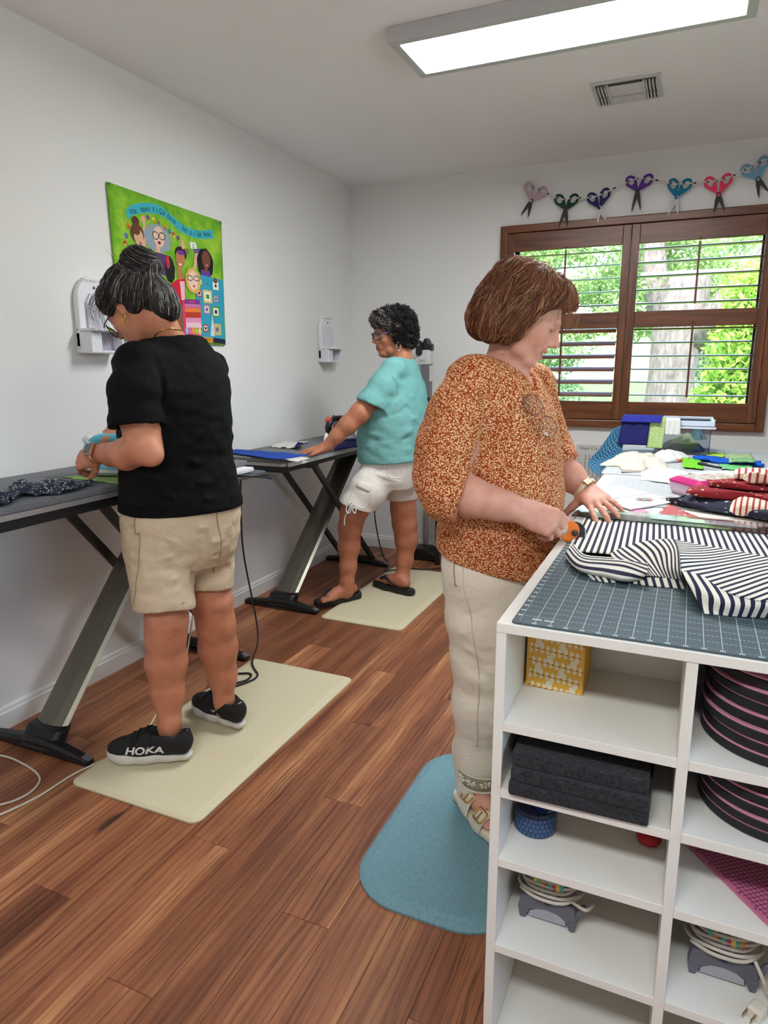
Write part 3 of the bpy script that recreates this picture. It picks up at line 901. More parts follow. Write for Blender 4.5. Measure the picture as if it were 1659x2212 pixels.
# ------------------------------------------------------------------ wall iron holders
M_HOLD = plain('white_holder_plastic', (226, 225, 230), .4)
M_HOLDI = plain('holder_inner_plate', (214, 212, 220), .3)
def iron_holder(label, yc, zb):
 t = thing('iron_holder', label, 'iron holder', (0, yc, zb))
 h, w = .305, .088
 arch = [(-w, .02), (-w, .2)] + [(-w * math.cos(a) * (1 if a < PI else 1), .2 + (h - .2) * math.sin(a)) for a in [PI * k / 14 for k in range(1, 14)]] + [(w, .2), (w, .02)]
 P = lambda pts, x: [(x, yc + a, zb + b) for a, b in pts]
 MB().prism(P(arch, .001), (.03, 0, 0)).build('back_plate', M_HOLD, t, bevel=.008)
 inner = [(-.052, .095), (-.052, .20), (-.03, .235), (.03, .235), (.058, .20), (.06, .095)]
 ip = MB().prism(P(inner, .031), (.014, 0, 0)).build('heat_plate', M_HOLDI, t, bevel=.004)
 MB().prism(P([(.006 * math.cos(k * PI / 4), .258 + .006 * math.sin(k * PI / 4)) for k in range(8)], .0305), (.002, 0, 0)).build('screw', plain('dark_screw', (60, 60, 62), .5), t)
 for a in (-.02, .02):
  MB().tube([(.0445, yc + a, zb + .13), (.0445, yc + a, zb + .18)], .004, 6).build('rib', M_HOLD, ip)
 b = MB()
 b.box(.001, .085, yc + w - .012, yc + w, zb, zb + .0845)
 b.box(.001, .085, yc - .03, yc + w - .012, zb, zb + .012)
 b.box(.001, .085, yc - w, yc - .03, zb, zb + .0845)
 b.build('cradle_box', M_HOLD, t, bevel=.006)
 MB().box(.001, .11, yc - w, yc + w + .006, zb + .085, zb + .098).build('ledge', M_HOLD, t, bevel=.005)
 MB().box(.03, .034, yc - .03, yc + w - .012, zb + .012, zb + .085).build('shade_lining', plain('holder_shadow_grey', (176, 170, 184), .5), t)  # thin sheet whose grey colour stands for shade in the hollow cradle
 tx = MB()
 add_text(tx, 'COOL IRON ONLY', .014, (.0312, yc - .005, zb + .283), (0, 1, 0), (0, 0, 1))
 tx.build('lettering', plain('grey_print', (90, 90, 94), .6), t)
iron_holder('white wall-mounted iron holder behind the head of the woman in black', 2.15, 1.392)
iron_holder('white wall-mounted iron holder near the corner behind the woman in teal', 4.12, 1.362)
# ------------------------------------------------------------------ printed wall hanging
def green_print():
 t = NT('green_printed_cotton')
 p = t.coord()
 n = t.noise(p, 9, 5, .7)
 n2 = t.noise(p, 60, 3, .6)
 b = t.ramp(n, [(.3, srgb(84, 148, 26)), (.5, srgb(120, 182, 36)), (.7, srgb(170, 208, 62))])
 b = t.mix(t.math('MULTIPLY', t.ramp(n2, [(.66, (0, 0, 0, 1)), (.72, (1, 1, 1, 1))]), .35), b, srgb(186, 224, 140))
 t.p(Base_Color=b, Roughness=.9)
 return t.m
PY0, PY1, PZ0, PZ1 = 2.288, 3.045, 1.448, 2.082
def hang_x(y, z):
 u = (y - PY0) / (PY1 - PY0)
 v = (z - PZ0) / (PZ1 - PZ0)
 return .008 + .0008 * math.sin(u * 5 + v * 2) + .004 * u * (1 - v)
wh = thing('wall_hanging', 'green printed cotton wall hanging with cartoon quilters on the left wall', 'wall hanging', (0.0, 2.66, 1.448))
MB().grid(lambda u, v: (hang_x(PY0 + (PY1 - PY0) * u, PZ0 + (PZ1 - PZ0) * v), PY0 + .012 - .012 * v + (PY1 - PY0 - .03 + .03 * v) * u, PZ0 + (PZ1 - PZ0) * v - .02 * u * v), 30, 24).build('cotton_panel', green_print(), wh, smooth=True, solid=.003)
pr = MB()
LAY = [0]
def onp(y, z):
 return (hang_x(y, z) + .0022 + LAY[0] * .00003, y, z)
def pp(col, pts):
 LAY[0] += 1
 pr.c = srgb(col)
 n = len(pts)
 cy, cz = sum(p[0] for p in pts) / n, sum(p[1] for p in pts) / n
 pr.add([onp(cy, cz)] + [onp(*p) for p in pts], [(0, i + 1, (i + 1) % n + 1) for i in range(n)])
def ell(col, cy, cz, ry, rz, n=20, wob=0, rot=0):
 pp(col, [(cy + (ry * math.cos(a) * (1 + wob * math.sin(7 * a))), cz + rz * math.sin(a) * (1 + wob * math.cos(9 * a))) for a in [2 * PI * k / n for k in range(n)]])
def ring(col, cy, cz, ry, rz, w=.004):
 LAY[0] += 1
 pr.c = srgb(col)
 n = 18
 A = [2 * PI * k / n for k in range(n)]
 vs = [onp(cy + ry * math.cos(a), cz + rz * math.sin(a)) for a in A] + [onp(cy + (ry - w) * math.cos(a), cz + (rz - w) * math.sin(a)) for a in A]
 pr.add(vs, [(i, (i + 1) % n, n + (i + 1) % n, n + i) for i in range(n)])
def words(col, txt, y, z, size, ang=0.0):
 LAY[0] += 1
 pr.c = srgb(col)
 vs, fs = text_mesh(txt, size, .12, 0, .92)
 c, s_ = math.cos(ang), math.sin(ang)
 pr.add([onp(y + v.x * .62 * c - v.y * s_, z + v.x * .62 * s_ + v.y * c) for v in vs], fs)
TEAL = (62, 180, 196)
bt = [(2.383, 1.992), (2.424, 2.021), (2.481, 2.039), (2.54, 2.05), (2.599, 2.05), (2.674, 2.022), (2.736, 1.997), (2.818, 1.985), (2.889, 1.992), (2.968, 2.01)]
bb_ = [(2.386, 1.955), (2.426, 1.979), (2.476, 1.996), (2.535, 2.006), (2.588, 2.011), (2.64, 2.0), (2.72, 1.962), (2.815, 1.948), (2.886, 1.953), (2.969, 1.968)]
LAY[0] += 1
pr.c = srgb(TEAL)
pr.add([onp(*p) for p in bt] + [onp(*p) for p in bb_], [(i, i + 1, 11 + i, 10 + i) for i in range(9)])
INK = (16, 24, 44)
for w_, y, z, a in (('What', 2.424, 1.992, .35), ('happens', 2.500, 2.018, .25), ('at', 2.553, 2.029, .1), ('a', 2.575, 2.029, 0), ('Quilt', 2.608, 2.024, -.15), ('Retreat', 2.668, 2.006, -.35), ('...', 2.712, 1.986, -.3), ('Stays', 2.757, 1.978, -.2), ('at', 2.799, 1.969, 0), ('a', 2.822, 1.968, 0), ('Quilt', 2.858, 1.971, .1), ('Retreat', 2.922, 1.982, .15)):
 words(INK, w_, y, z, .034, a)
SK1, SK2, SK3 = (226, 178, 146), (190, 124, 84), (122, 72, 56)
fl_c = [(222, 120, 40), (70, 120, 190), (190, 60, 60), (120, 70, 150), (236, 214, 70), (160, 90, 90)]
for k, (y, z) in enumerate([(2.39, 1.93), (2.373, 1.887), (2.363, 1.855), (2.513, 1.985), (2.548, 1.982), (2.581, 1.972), (2.618, 1.96), (2.65, 1.95), (2.676, 1.94), (2.705, 1.93), (2.742, 1.895), (2.768, 1.881)]):
 pp(fl_c[k % 6], [(y - .012, z + .006), (y + .004, z + .012), (y + .012, z - .004), (y - .004, z - .014)])
 pp(fl_c[(k + 2) % 6], [(y - .004, z - .001), (y + .012, z - .004), (y - .004, z - .014)])
ell((88, 52, 34), 2.434, 1.956, .022, .020)
pp(SK1, [(2.461, 1.852), (2.479, 1.957), (2.494, 1.96), (2.484, 1.856)]); ell(SK1, 2.482, 1.972, .014, .015)
ell((104, 62, 38), 2.439, 1.906, .041, .040)
pp(SK1, [(2.436, 1.875), (2.462, 1.875), (2.466, 1.83), (2.432, 1.83)])
ell(SK1, 2.446, 1.892, .028, .033); ell((104, 62, 38), 2.434, 1.915, .022, .016)
ell((170, 40, 46), 2.454, 1.868, .007, .004)
ell((232, 230, 224), 2.381, 1.806, .013, .017); ell((150, 24, 40), 2.381, 1.800, .012, .009)
pp((70, 150, 160), [(2.37, 1.77), (2.41, 1.79), (2.45, 1.78), (2.47, 1.73), (2.38, 1.73)])
ell((150, 164, 176), 2.566, 1.905, .088, .060, 28, .05)
pp(SK1, [(2.552, 1.875), (2.576, 1.875), (2.578, 1.83), (2.55, 1.83)])
ell((236, 196, 172), 2.574, 1.913, .036, .044)
ring((20, 22, 34), 2.553, 1.916, .021, .018); ring((20, 22, 34), 2.595, 1.919, .022, .017)
ell((150, 24, 30), 2.574, 1.888, .010, .007)
pp((90, 60, 110), [(2.50, 1.84), (2.56, 1.845), (2.62, 1.84), (2.65, 1.75), (2.5, 1.75)])
ell((28, 24, 28), 2.633, 1.780, .034, .058, 30, .05); ell((190, 50, 70), 2.622, 1.812, .013, .03)
pp(SK2, [(2.684, 1.83), (2.714, 1.83), (2.72, 1.74), (2.68, 1.74)])
pp((208, 30, 56), [(2.626, 1.711), (2.669, 1.738), (2.736, 1.75), (2.728, 1.646), (2.682, 1.60), (2.647, 1.58), (2.643, 1.676)])
pp((236, 190, 200), [(2.695, 1.735), (2.73, 1.738), (2.725, 1.65), (2.70, 1.65)])
ell((44, 28, 40), 2.716, 1.861, .041, .032); ell(SK2, 2.710, 1.838, .033, .038); pp((110, 60, 150), [(2.69, 1.872), (2.73, 1.878), (2.752, 1.86), (2.70, 1.855)]); ell((240, 236, 230), 2.708, 1.812, .009, .005)
ell(SK1, 2.733, 1.905, .013, .022)
pp(SK1, [(2.797, 1.80), (2.822, 1.883), (2.844, 1.884), (2.819, 1.80)])
pp((40, 90, 170), [(2.815, 1.898), (2.862, 1.902), (2.862, 1.882), (2.815, 1.878)]); pp((200, 70, 120), [(2.815, 1.89), (2.862, 1.892), (2.862, 1.886), (2.815, 1.884)])
pp((240, 242, 240), [(2.785, 1.925), (2.83, 1.928), (2.838, 1.90), (2.79, 1.895)]); words((40, 44, 50), 'Quit', 2.811, 1.917, .017, .1); words((40, 44, 50), 'Now', 2.811, 1.904, .017, .1)
ell((26, 22, 26), 2.894, 1.840, .062, .070, 28, .04); pp((104, 62, 160), [(2.86, 1.808), (2.925, 1.808), (2.93, 1.77), (2.855, 1.77)])
pp(SK3, [(2.886, 1.83), (2.908, 1.83), (2.91, 1.798), (2.884, 1.798)]); ell(SK3, 2.902, 1.858, .033, .043); ell((220, 120, 120), 2.905, 1.832, .009, .005)
pp((48, 160, 186), [(2.806, 1.716), (2.852, 1.781), (3.029, 1.775), (3.018, 1.474), (2.833, 1.483), (2.837, 1.627), (2.805, 1.663)])
qc = [((178, 60, 50), (236, 220, 200), (120, 70, 140)), ((240, 238, 232), (240, 238, 232), (30, 26, 30)), ((178, 60, 50), (236, 190, 170), (30, 26, 30)), ((220, 196, 120), (240, 238, 232), (60, 140, 50)), ((150, 120, 170), (180, 200, 160), (120, 70, 150)), ((150, 120, 190), (236, 220, 170), (120, 90, 170)), ((90, 160, 70), (240, 238, 232), (40, 40, 44)), ((178, 60, 50), (236, 220, 200), (40, 30, 40)), ((210, 190, 110), (170, 190, 130), (130, 90, 160)), ((110, 160, 70), (240, 238, 232), (110, 80, 60))]
for (y, z, a, b), cs in zip([(2.903, 1.745, .024, .020), (2.966, 1.740, .023, .019), (2.833, 1.693, .020, .018), (2.897, 1.682, .035, .031), (2.962, 1.676, .020, .017), (2.884, 1.619, .027, .024), (2.956, 1.612, .031, .027), (2.866, 1.527, .020, .018), (2.958, 1.525, .032, .028), (2.844, 1.747, .017, .015)], qc):
 for s_, c_ in zip((1, .68, .34), cs):
  pp(c_, [(y - a * s_, z - b * s_), (y + a * s_, z - b * s_), (y + a * s_, z + b * s_), (y - a * s_, z + b * s_)])
pp((210, 214, 232), [(2.90, 1.49), (2.925, 1.60), (2.935, 1.49)])
ell(SK3, 2.965, 1.765, .015, .014)
ell((222, 180, 96), 2.792, 1.748, .056, .060, 24, .03); ell((240, 206, 184), 2.792, 1.748, .036, .046)
ring((40, 50, 90), 2.768, 1.757, .023, .013); ring((40, 50, 90), 2.819, 1.760, .024, .013); ell((180, 40, 60), 2.796, 1.722, .008, .005)
pp((226, 60, 110), [(2.705, 1.644), (2.835, 1.655), (2.834, 1.488), (2.69, 1.491)])
for k, (z0, z1) in enumerate(((1.656, 1.634), (1.633, 1.618), (1.615, 1.596), (1.596, 1.571), (1.569, 1.547), (1.547, 1.522), (1.519, 1.486))):
 pp([(120, 60, 140), (200, 120, 170), (240, 130, 60), (190, 60, 40), (230, 150, 190), (240, 200, 210), (190, 50, 120)][k], [(2.72, z0), (2.83, z0 + .006), (2.836, z1 + .006), (2.716, z1)])
for k in range(5):
 ell([(150, 190, 220), (230, 110, 160), (240, 160, 60), (160, 200, 90), (240, 220, 120)][k], 2.722 + k * .024, 1.51, .012, .018)
pp((240, 238, 234), [(2.62, 1.69), (2.65, 1.69), (2.66, 1.63), (2.63, 1.62)])
pp((140, 90, 60), [(2.64, 1.62), (2.70, 1.63), (2.70, 1.49), (2.62, 1.49)])
pp((24, 30, 60), [(2.921, 1.483), (3.018, 1.477), (3.018, 1.455), (2.919, 1.459)])
pp((220, 170, 40), [(2.70, 1.487), (2.921, 1.482), (2.919, 1.458), (2.70, 1.46)])
for k in range(9):
 ell((200, 90, 30), 2.715 + .025 * k, 1.472, .008, .008)
pr.build('printed_picture', vcol(), wh, smooth=False)
for y, z in ((PY0 + .008, PZ1 - .006), (PY1 - .012, PZ1 - .028)):
 MB().lathe([(.002, 0), (.005, .004), (.005, .006), (.0, .009)], (.012, y, z), 10, (1, 0, 0)).build('push_pin', plain('teal_pin', (20, 120, 120), .3), wh)
# ------------------------------------------------------------------ scissors garland
SCI = [('lilac', (188, 158, 172), (52, 50, 50), [(1.258, 2.408), (1.335, 2.379), (1.272, 2.333), (1.211, 2.254), (1.256, 2.236)], 'black blades'),
    ('dark green', (20, 62, 42), (44, 46, 46), [(1.449, 2.321), (1.527, 2.317), (1.486, 2.267), (1.448, 2.162), (1.5, 2.162)], 'black blades'),
    ('navy', (32, 34, 88), (176, 174, 174), [(1.642, 2.312), (1.711, 2.329), (1.684, 2.256), (1.682, 2.168), (1.73, 2.177)], 'silver glitter blades'),
    ('purple', (88, 40, 136), (44, 42, 44), [(1.856, 2.382), (1.941, 2.384), (1.893, 2.332), (1.869, 2.216), (1.916, 2.22)], 'black blades'),
    ('teal blue', (14, 112, 146), (180, 178, 178), [(2.085, 2.341), (2.151, 2.336), (2.106, 2.273), (2.069, 2.182), (2.121, 2.179)], 'silver glitter blades'),
    ('coral pink', (226, 62, 96), (48, 44, 46), [(2.277, 2.333), (2.356, 2.341), (2.325, 2.267), (2.311, 2.172), (2.362, 2.178)], 'black blades'),
    ('pale blue', (106, 158, 186), (46, 46, 48), [(2.456, 2.379), (2.529, 2.409), (2.514, 2.329), (2.53, 2.231), (2.572, 2.258)], 'black blades')]
YS = RY1 - .046
for nm, hc, bc, (hl, hr, pv, ta, tb), bl_ in SCI:
 t = thing('scissors_ornament', '%s handled felt scissors with %s on the window garland' % (nm, bl_), 'scissors', (pv[0], YS, min(ta[1], tb[1])), 'felt scissors on the garland')
 mh = plain('felt_' + nm.replace(' ', '_'), hc, .9, 0, .3, 300)
 mbk = plain('blade_' + ('glitter' if bc[0] > 100 else 'black'), bc, .5 if bc[0] > 100 else .7, .3 if bc[0] > 100 else 0, .3, 500)
 P = Vector((pv[0], 0, pv[1]))
 for k, (h, tip) in enumerate(((hl, tb), (hr, ta))):
  H = Vector((h[0], 0, h[1]))
  d = (P - H).normalized()
  s_ = Vector((d.z, 0, -d.x))
  y = YS + (.006 if k else 0)
  n = 22
  outer, inner = [], []
  for i in range(n):
   a = 2 * PI * i / n
   ca, sa = math.cos(a), math.sin(a)
   ext = max(0, ca) ** 3 * .028
   outer.append(H + d * (.040 * ca + ext) + s_ * (.031 * sa * (1 - .35 * max(0, ca))))
   inner.append(H + d * (.022 * ca - .004) + s_ * .016 * sa)
  m = MB()
  vs = [v + Vector((0, y + dy, 0)) for dy in (0, .006) for r in (outer, inner) for v in r]
  fs = []
  for i in range(n):
   j = (i + 1) % n
   fs += [(i, j, n + j, n + i), (2 * n + i, 3 * n + i, 3 * n + j, 2 * n + j), (i, 2 * n + i, 2 * n + j, j), (n + i, n + j, 3 * n + j, 3 * n + i)]
  m.add(vs, fs)
  m.build('handle', mh, t)
  T = Vector((tip[0], 0, tip[1]))
  bd = (T - P).normalized()
  bs = Vector((bd.z, 0, -bd.x)) * (1 if k == 0 else -1)
  poly = [P - bd * .022 + bs * .010, P - bd * .012 - bs * .011, P + bd * .03 - bs * .012, T - bd * .02 - bs * .007, T, P + bd * .02 + bs * .010]
  MB().prism([v + Vector((0, y + .001, 0)) for v in poly], (0, .004, 0)).build('blade', mbk, t)
 MB().lathe([(.008, 0), (.008, .003), (.005, .0045)], (pv[0], YS, pv[1]), 14, (0, -1, 0)).build('pivot', mh if bc[0] > 100 or nm in ('coral pink', 'lilac', 'pale blue') else mbk, t)
gp = []
for nm, hc, bc, (hl, hr, pv, ta, tb), bl_ in SCI:
 for h in (hl, hr):
  gp.append((h[0], YS - .003, h[1] + .008))
gp.append((2.75, YS - .003, 2.50))
gp.insert(0, (1.225, YS - .003, 2.42))
gq = cable(None, None, gp, .002, None, 6)
gs = MB().tube(gq, .0042, 5).build('garland_cord', plain('white_garland_cord', (206, 204, 200), .8))
tag(gs, 'thin white printed cord carrying the felt scissors above the window', 'cord')
gt = MB()
for k in range(0, len(gq) - 1):
 if k % 3 != 2:
  continue
 a, b = gq[k], gq[k].lerp(gq[k + 1], .6)
 gt.tube([a, b], .0046, 5)
gt.build('cord_print', plain('cord_black_print', (50, 50, 54), .8), gs)['kind'] = 'stuff'
# ------------------------------------------------------------------ upright vacuum and low bench at the back wall
M_VWH = plain('vacuum_white', (216, 216, 218), .35)
M_VBK = plain('vacuum_black', (22, 22, 24), .35)
M_VGY = plain('vacuum_grey_clear', (112, 110, 116), .2)
vc = thing('stick_vacuum', 'white and black stick vacuum standing against the back wall', 'vacuum cleaner', (.62, 4.42, 0))
MB().prism([(.60 + u, 4.37, 1.345 + w) for u, w in rrect(-.045, .065, 0, .10, .012)], (0, .08, 0)).build('motor_body', M_VWH, vc, bevel=.01)
hd = MB()
hd.prism([(x, 4.375, z) for x, z in ((.602, 1.43), (.60, 1.47), (.615, 1.512), (.63, 1.522), (.645, 1.512), (.655, 1.485), (.672, 1.482), (.672, 1.44), (.655, 1.43))], (0, .06, 0))
hd = hd.build('handle', M_VBK, vc, bevel=.008)
MB().prism([(.589 + u, 4.352, 1.455 + w) for u, w in rrect(-.021, .021, -.05, .05, .02)], (0, .03, 0)).build('control_panel', M_VBK, hd, bevel=.004)
MB().tube([(.589, 4.3515, 1.475), (.589, 4.349, 1.475)], .008, 12).build('power_button', M_VGY, hd)
vl = MB()
add_text(vl, 'livoil', .026, (.612, 4.3585, 1.374), (1, 0, 0), (0, 0, 1))
vl.build('lettering', plain('grey_print', (90, 90, 94), .6), vc)
MB().box(.598, .66, 4.375, 4.44, 1.125, 1.345).build('dust_cup', M_VGY, vc, bevel=.008)
MB().box(.655, .668, 4.38, 4.43, 1.235, 1.34).build('cup_latch', M_VWH, vc, bevel=.003)
MB().box(.603, .662, 4.385, 4.43, .925, 1.125).build('battery_pack', M_VBK, vc, bevel=.006)
MB().tube([(.632, 4.41, .925), (.632, 4.41, .10)], .018, 12).build('tube', M_VWH, vc, smooth=True)
MB().prism([(x, 4.30, z) for x, z in ((.52, .005), (.74, .005), (.74, .05), (.68, .085), (.58, .085), (.52, .05))], (0, .14, 0)).build('floor_head', M_VBK, vc, bevel=.008)
bn = thing('low_bench', 'low black bench against the back wall behind the woman in teal', 'bench', (.95, 4.36, 0))
MB().box(.69, 1.15, 4.22, 4.50, .445, .475).build('top', M_VBK, bn, bevel=.004)
for x in (.78, 1.12):
 for y in (4.25, 4.47):
  MB().box(x - .015, x + .015, y - .015, y + .015, .001, .445).build('leg', M_VBK, bn)
bx = thing('grey_box', 'grey plastic box sitting on the low black bench', 'box', (.95, 4.36, .475))
MB().box(.73, 1.1, 4.25, 4.48, .476, .52).build('body', plain('box_grey', (150, 152, 156), .5), bx, bevel=.005)
MB().box(.725, 1.105, 4.245, 4.485, .5205, .53).build('lid', plain('box_lid_grey', (176, 178, 180), .5), bx, bevel=.003)
sr = thing('slotted_ruler', 'clear acrylic slotted ruler hanging on the back wall left of the worktable', 'ruler', (1.74, RY1 - .006, .40))
MB().prism([(x, RY1 - .008, z) for x, z in rrect(1.625, 1.93, .44, .84, .012)], (0, .004, 0)).build('acrylic_plate', plain('frosted_acrylic', (206, 204, 200), .2), sr, bevel=.001)
rp = MB()
for k in range(9):
 x = 1.685 + k * .0255
 rp.box(x - .0012, x + .0012, RY1 - .0088, RY1 - .0081, .46, .775)
for k in range(14):
 rp.box(1.655, 1.92, RY1 - .0088, RY1 - .0081, .765 - k * .0225, .7658 - k * .0225)
 add_text(rp, '%g' % (12 - k), .014, (1.642, RY1 - .0085, .766 - k * .0225), (1, 0, 0), (0, 0, 1)) if k < 12 else None
rp.bar((1.685, RY1 - .0085, .765), (1.80, RY1 - .0085, .65), .0006, .0016, (0, 1, 0))
add_text(rp, 'Shape Cut...', .026, (1.71, RY1 - .0085, .815), (1, 0, 0), (0, 0, 1), shear=.25)
rp.build('markings', plain('ruler_ink', (40, 38, 38), .6), sr)
# ------------------------------------------------------------------ white cabinet with open cubbies
TZ = .92
IX0, IY0, IY1 = 2.004, 1.052, 1.998
M_LAM = plain('white_laminate', (232, 229, 220), .38)
cb = thing('cubby_cabinet', 'white laminate cabinet with open cubbies at the right', 'cabinet', (2.45, 1.5, 0))
XS = [2.004, 2.296, 2.590, 2.884]
BT = .017
YBK = 1.335
MB().box(IX0, 2.92, IY0, IY1, TZ - BT, TZ).build('top', M_LAM, cb, bevel=.0012)
for k, x in enumerate(XS):
 if k in (0, 3):
  MB().box(x, x + BT, IY0 + .001, IY1 - .004, .001, TZ - BT).build('side_panel', M_LAM, cb, bevel=.0008)
 else:
  MB().box(x, x + BT, IY0 + .002, YBK, .001, TZ - BT).build('divider', M_LAM, cb, bevel=.0008)
MB().box(XS[0] + BT, XS[3], YBK, YBK + .006, .001, TZ - BT).build('back_panel', M_LAM, cb)
SZ = [.741, .613, .473, .290, .060]
for k in range(3):
 for z in SZ:
  MB().box(XS[k] + BT, XS[k + 1], IY0 + .001, YBK, z - BT, z).build('shelf', M_LAM, cb, bevel=.0008)
wt = thing('worktable', 'white worktable beyond the cabinet below the window', 'table', (2.45, 2.95, 0))
MB().box(1.985, 2.93, 2.003, 3.86, TZ - .02, TZ).build('top', M_LAM, wt, bevel=.0015)
MB().box(2.06, 2.86, 2.10, 3.78, TZ - .09, TZ - .02).build('apron', M_LAM, wt)
for x in (2.07, 2.83):
 for y in (2.12, 3.74):
  MB().box(x - .025, x + .025, y - .025, y + .025, .001, TZ - .02).build('leg', M_LAM, wt)
# ------------------------------------------------------------------ big cutting mat with printed grid
M_MATD = plain('slate_cutting_mat', (64, 82, 88), .6, 0, .08, 900)
cm = thing('cutting_mat', 'slate green gridded cutting mat on the white cabinet', 'cutting mat', (2.33, 1.5, TZ))
MX0, MX1, MY0, MY1, MZ = 2.027, 2.640, 1.058, 1.985, TZ + .0035
MB().prism([(x, y, TZ + .0003) for x, y in rrect(MX0, MX1, MY0, MY1, .008)], (0, 0, .0032)).build('mat_sheet', M_MATD, cm, bevel=.0005)
gp_ = MB()
z = MZ + .0003
I = .0254
gx0, gy0 = MX0 + .012, MY0 + .012
def qd(x0, x1, y0, y1):
 gp_.add([(x0, y0, z), (x1, y0, z), (x1, y1, z), (x0, y1, z)], [(0, 1, 2, 3)])
qd(gx0 - .0003, gx0 + .0003, gy0, MY1 - .01)
for i in range(1, 24):
 x = gx0 + i * I
 qd(x - .0006, x + .0006, gy0 - .004, MY1 - .012)
for j in range(0, 36):
 y = gy0 + j * I
 for i in range(0, 24):
  if j:
   for s in range(8):
    xx = gx0 + (i + s / 8) * I
    qd(xx + .0004, xx + .0026, y - .00035, y + .00035)
  for s in range(1, 8):
   xx = gx0 + (i + s / 8) * I
   h_ = .0014 if s % 2 else .0022
   if j == 0:
    qd(xx - .00015, xx + .00015, y - .003, y - .003 + h_ * 2)
   elif s % 2 == 0:
    qd(xx - .0003, xx + .0003, y - h_, y + h_)
gp_.build('grid_print', plain('pale_grid_ink', (176, 196, 200), .6), cm)
nb = MB()
nd_ = MB()
for i in range(1, 24):
 x = gx0 + i * I
 nb.add([(x - .004, gy0 - .009, z), (x + .004, gy0 - .009, z), (x + .004, gy0 - .0045, z), (x - .004, gy0 - .0045, z)], [(0, 1, 2, 3)])
 add_text(nd_, str(i), .005, (x, gy0 - .0068, z + .0003), (1, 0, 0), (0, 1, 0))
for j in range(1, 36):
 y = gy0 + j * I
 nb.add([(gx0 - .009, y - .003, z), (gx0 - .001, y - .003, z), (gx0 - .001, y + .003, z), (gx0 - .009, y + .003, z)], [(0, 1, 2, 3)])
 add_text(nd_, str(j), .005, (gx0 - .005, y, z + .0003), (1, 0, 0), (0, 1, 0))
for x0, x1 in ((.018, .034), (.038, .054)):
 nb.add([(gx0 + x0, gy0 + .010, z), (gx0 + x1, gy0 + .010, z), (gx0 + x1, gy0 + .016, z), (gx0 + x0, gy0 + .016, z)], [(0, 1, 2, 3)])
nb.build('number_blocks', plain('pale_block_ink', (186, 202, 206), .6), cm)
nd_.build('numbers', plain('slate_ink', (60, 78, 84), .6), cm)
# ------------------------------------------------------------------ things in the cubbies
yb = thing('gift_box', 'small yellow box printed with white leaves in the top left cubby', 'box', (2.08, 1.25, SZ[0]))
bx0, bx1, by0, by1, bz0, bz1 = 2.026, 2.132, 1.205, 1.315, SZ[0] + .0005, .893
MB().box(bx0, bx1, by0, by1, bz0, bz1).build('body', plain('mustard_card', (226, 172, 58), .6), yb, bevel=.001)
lp = MB()
def leaf(cx, cz, L, w, ang, col, lay):
 lp.c = srgb(col)
 pts = []
 for i in range(10):
  s = i / 9
  pts.append((L * s, w * math.sin(PI * s) ** .8))
 pts += [(a, -b) for a, b in pts[-2:0:-1]]
 ca, sa = math.cos(ang), math.sin(ang)
 P = [(cx + a * ca - b * sa, cz + a * sa + b * ca) for a, b in pts]
 if any(p[0] < bx0 + .006 or p[0] > bx1 - .004 or p[1] < bz0 + .001 or p[1] > bz1 - .001 for p in P):
  P = [(min(max(p[0], bx0 + .006), bx1 - .004), min(max(p[1], bz0 + .001), bz1 - .001)) for p in P]
 lp.add([(p[0], by0 - .0003 - lay, p[1]) for p in P], [tuple(range(len(P)))])
for r in range(7):
 for k in range(10):
  cx = bx0 + .006 + k * .0108 + (r % 2) * .004
  cz = bz0 + .004 + r * .0255 - k * .0011
  big = (k + r * 2) % 4
  leaf(cx, cz, .0205 if big == 0 else .011, .0052 if big == 0 else .0036, 2.1, (238, 226, 198), .0)
  leaf(cx, cz, .0185 if big == 2 else .0095, .0052 if big == 2 else .0036, 4.1, (236, 222, 190), .0001)
  lp.c = srgb(46, 26, 18)
  lp.add([(min(max(cx + .0014 * math.cos(a), bx0), bx1), by0 - .0007, cz + .0014 * math.sin(a)) for a in [k2 * PI / 3 for k2 in range(6)]], [tuple(range(6))])
lp.build('leaf_print', vcol(), yb)
for k, (z0, dx, dy, rot, lab) in enumerate(((0, 0, 0, 0.02, 'charcoal felt slab at the bottom of the three in the cubby'), (.0245, .004, .002, -.012, 'middle charcoal felt slab of the three in the cubby'), (.049, -.001, .012, .016, 'topmost charcoal felt slab of the three in the cubby'))):
 c, s = math.cos(rot), math.sin(rot)
 pts = []
 for x, y in rrect(-.112, .112, -.105, .115, .004, 2):
  jx = .0015 * math.sin(40 * x + 31 * y + k)
  pts.append((2.148 + dx + x * c - y * s + jx, 1.148 + dy + x * s + y * c, SZ[1] + .001 + z0))
 o = MB().prism(pts, (0, 0, .0238)).build('felt_slab', M_FELTD, bevel=.003)
 tag(o, lab, 'felt slab', 'felt slabs in the cubby')
bp = thing('blue_tin', 'dark blue round tin with knobbly side in the third cubby down', 'tin', (2.063, 1.165, SZ[2]))
M_TIN = plain('blue_tin_paint', (58, 84, 128), .4, .1)
M_TIND = plain('navy_tin_paint', (34, 46, 78), .45)
tc = Vector((2.064, 1.166, SZ[2] + .0005))
MB().lathe([(.036, 0), (.038, .003), (.038, .04), (.036, .047), (.030, .0475)], tc, 36).build('body', M_TIND, bp)
for r in range(4):
 for k in range(30):
  a = 2 * PI * (k + .5 * (r % 2)) / 30
  if math.cos(a + 1.2) < -.35:
   continue
  p = tc + Vector((.0382 * math.cos(a), .0382 * math.sin(a), .008 + r * .0095))
  MB().obox(p, ((math.cos(a), math.sin(a), 0), (-math.sin(a), math.cos(a), 0), (0, 0, 1)), (.0014, .0034, .0042)).build('stud', M_TIN, bp)
cl = MB()
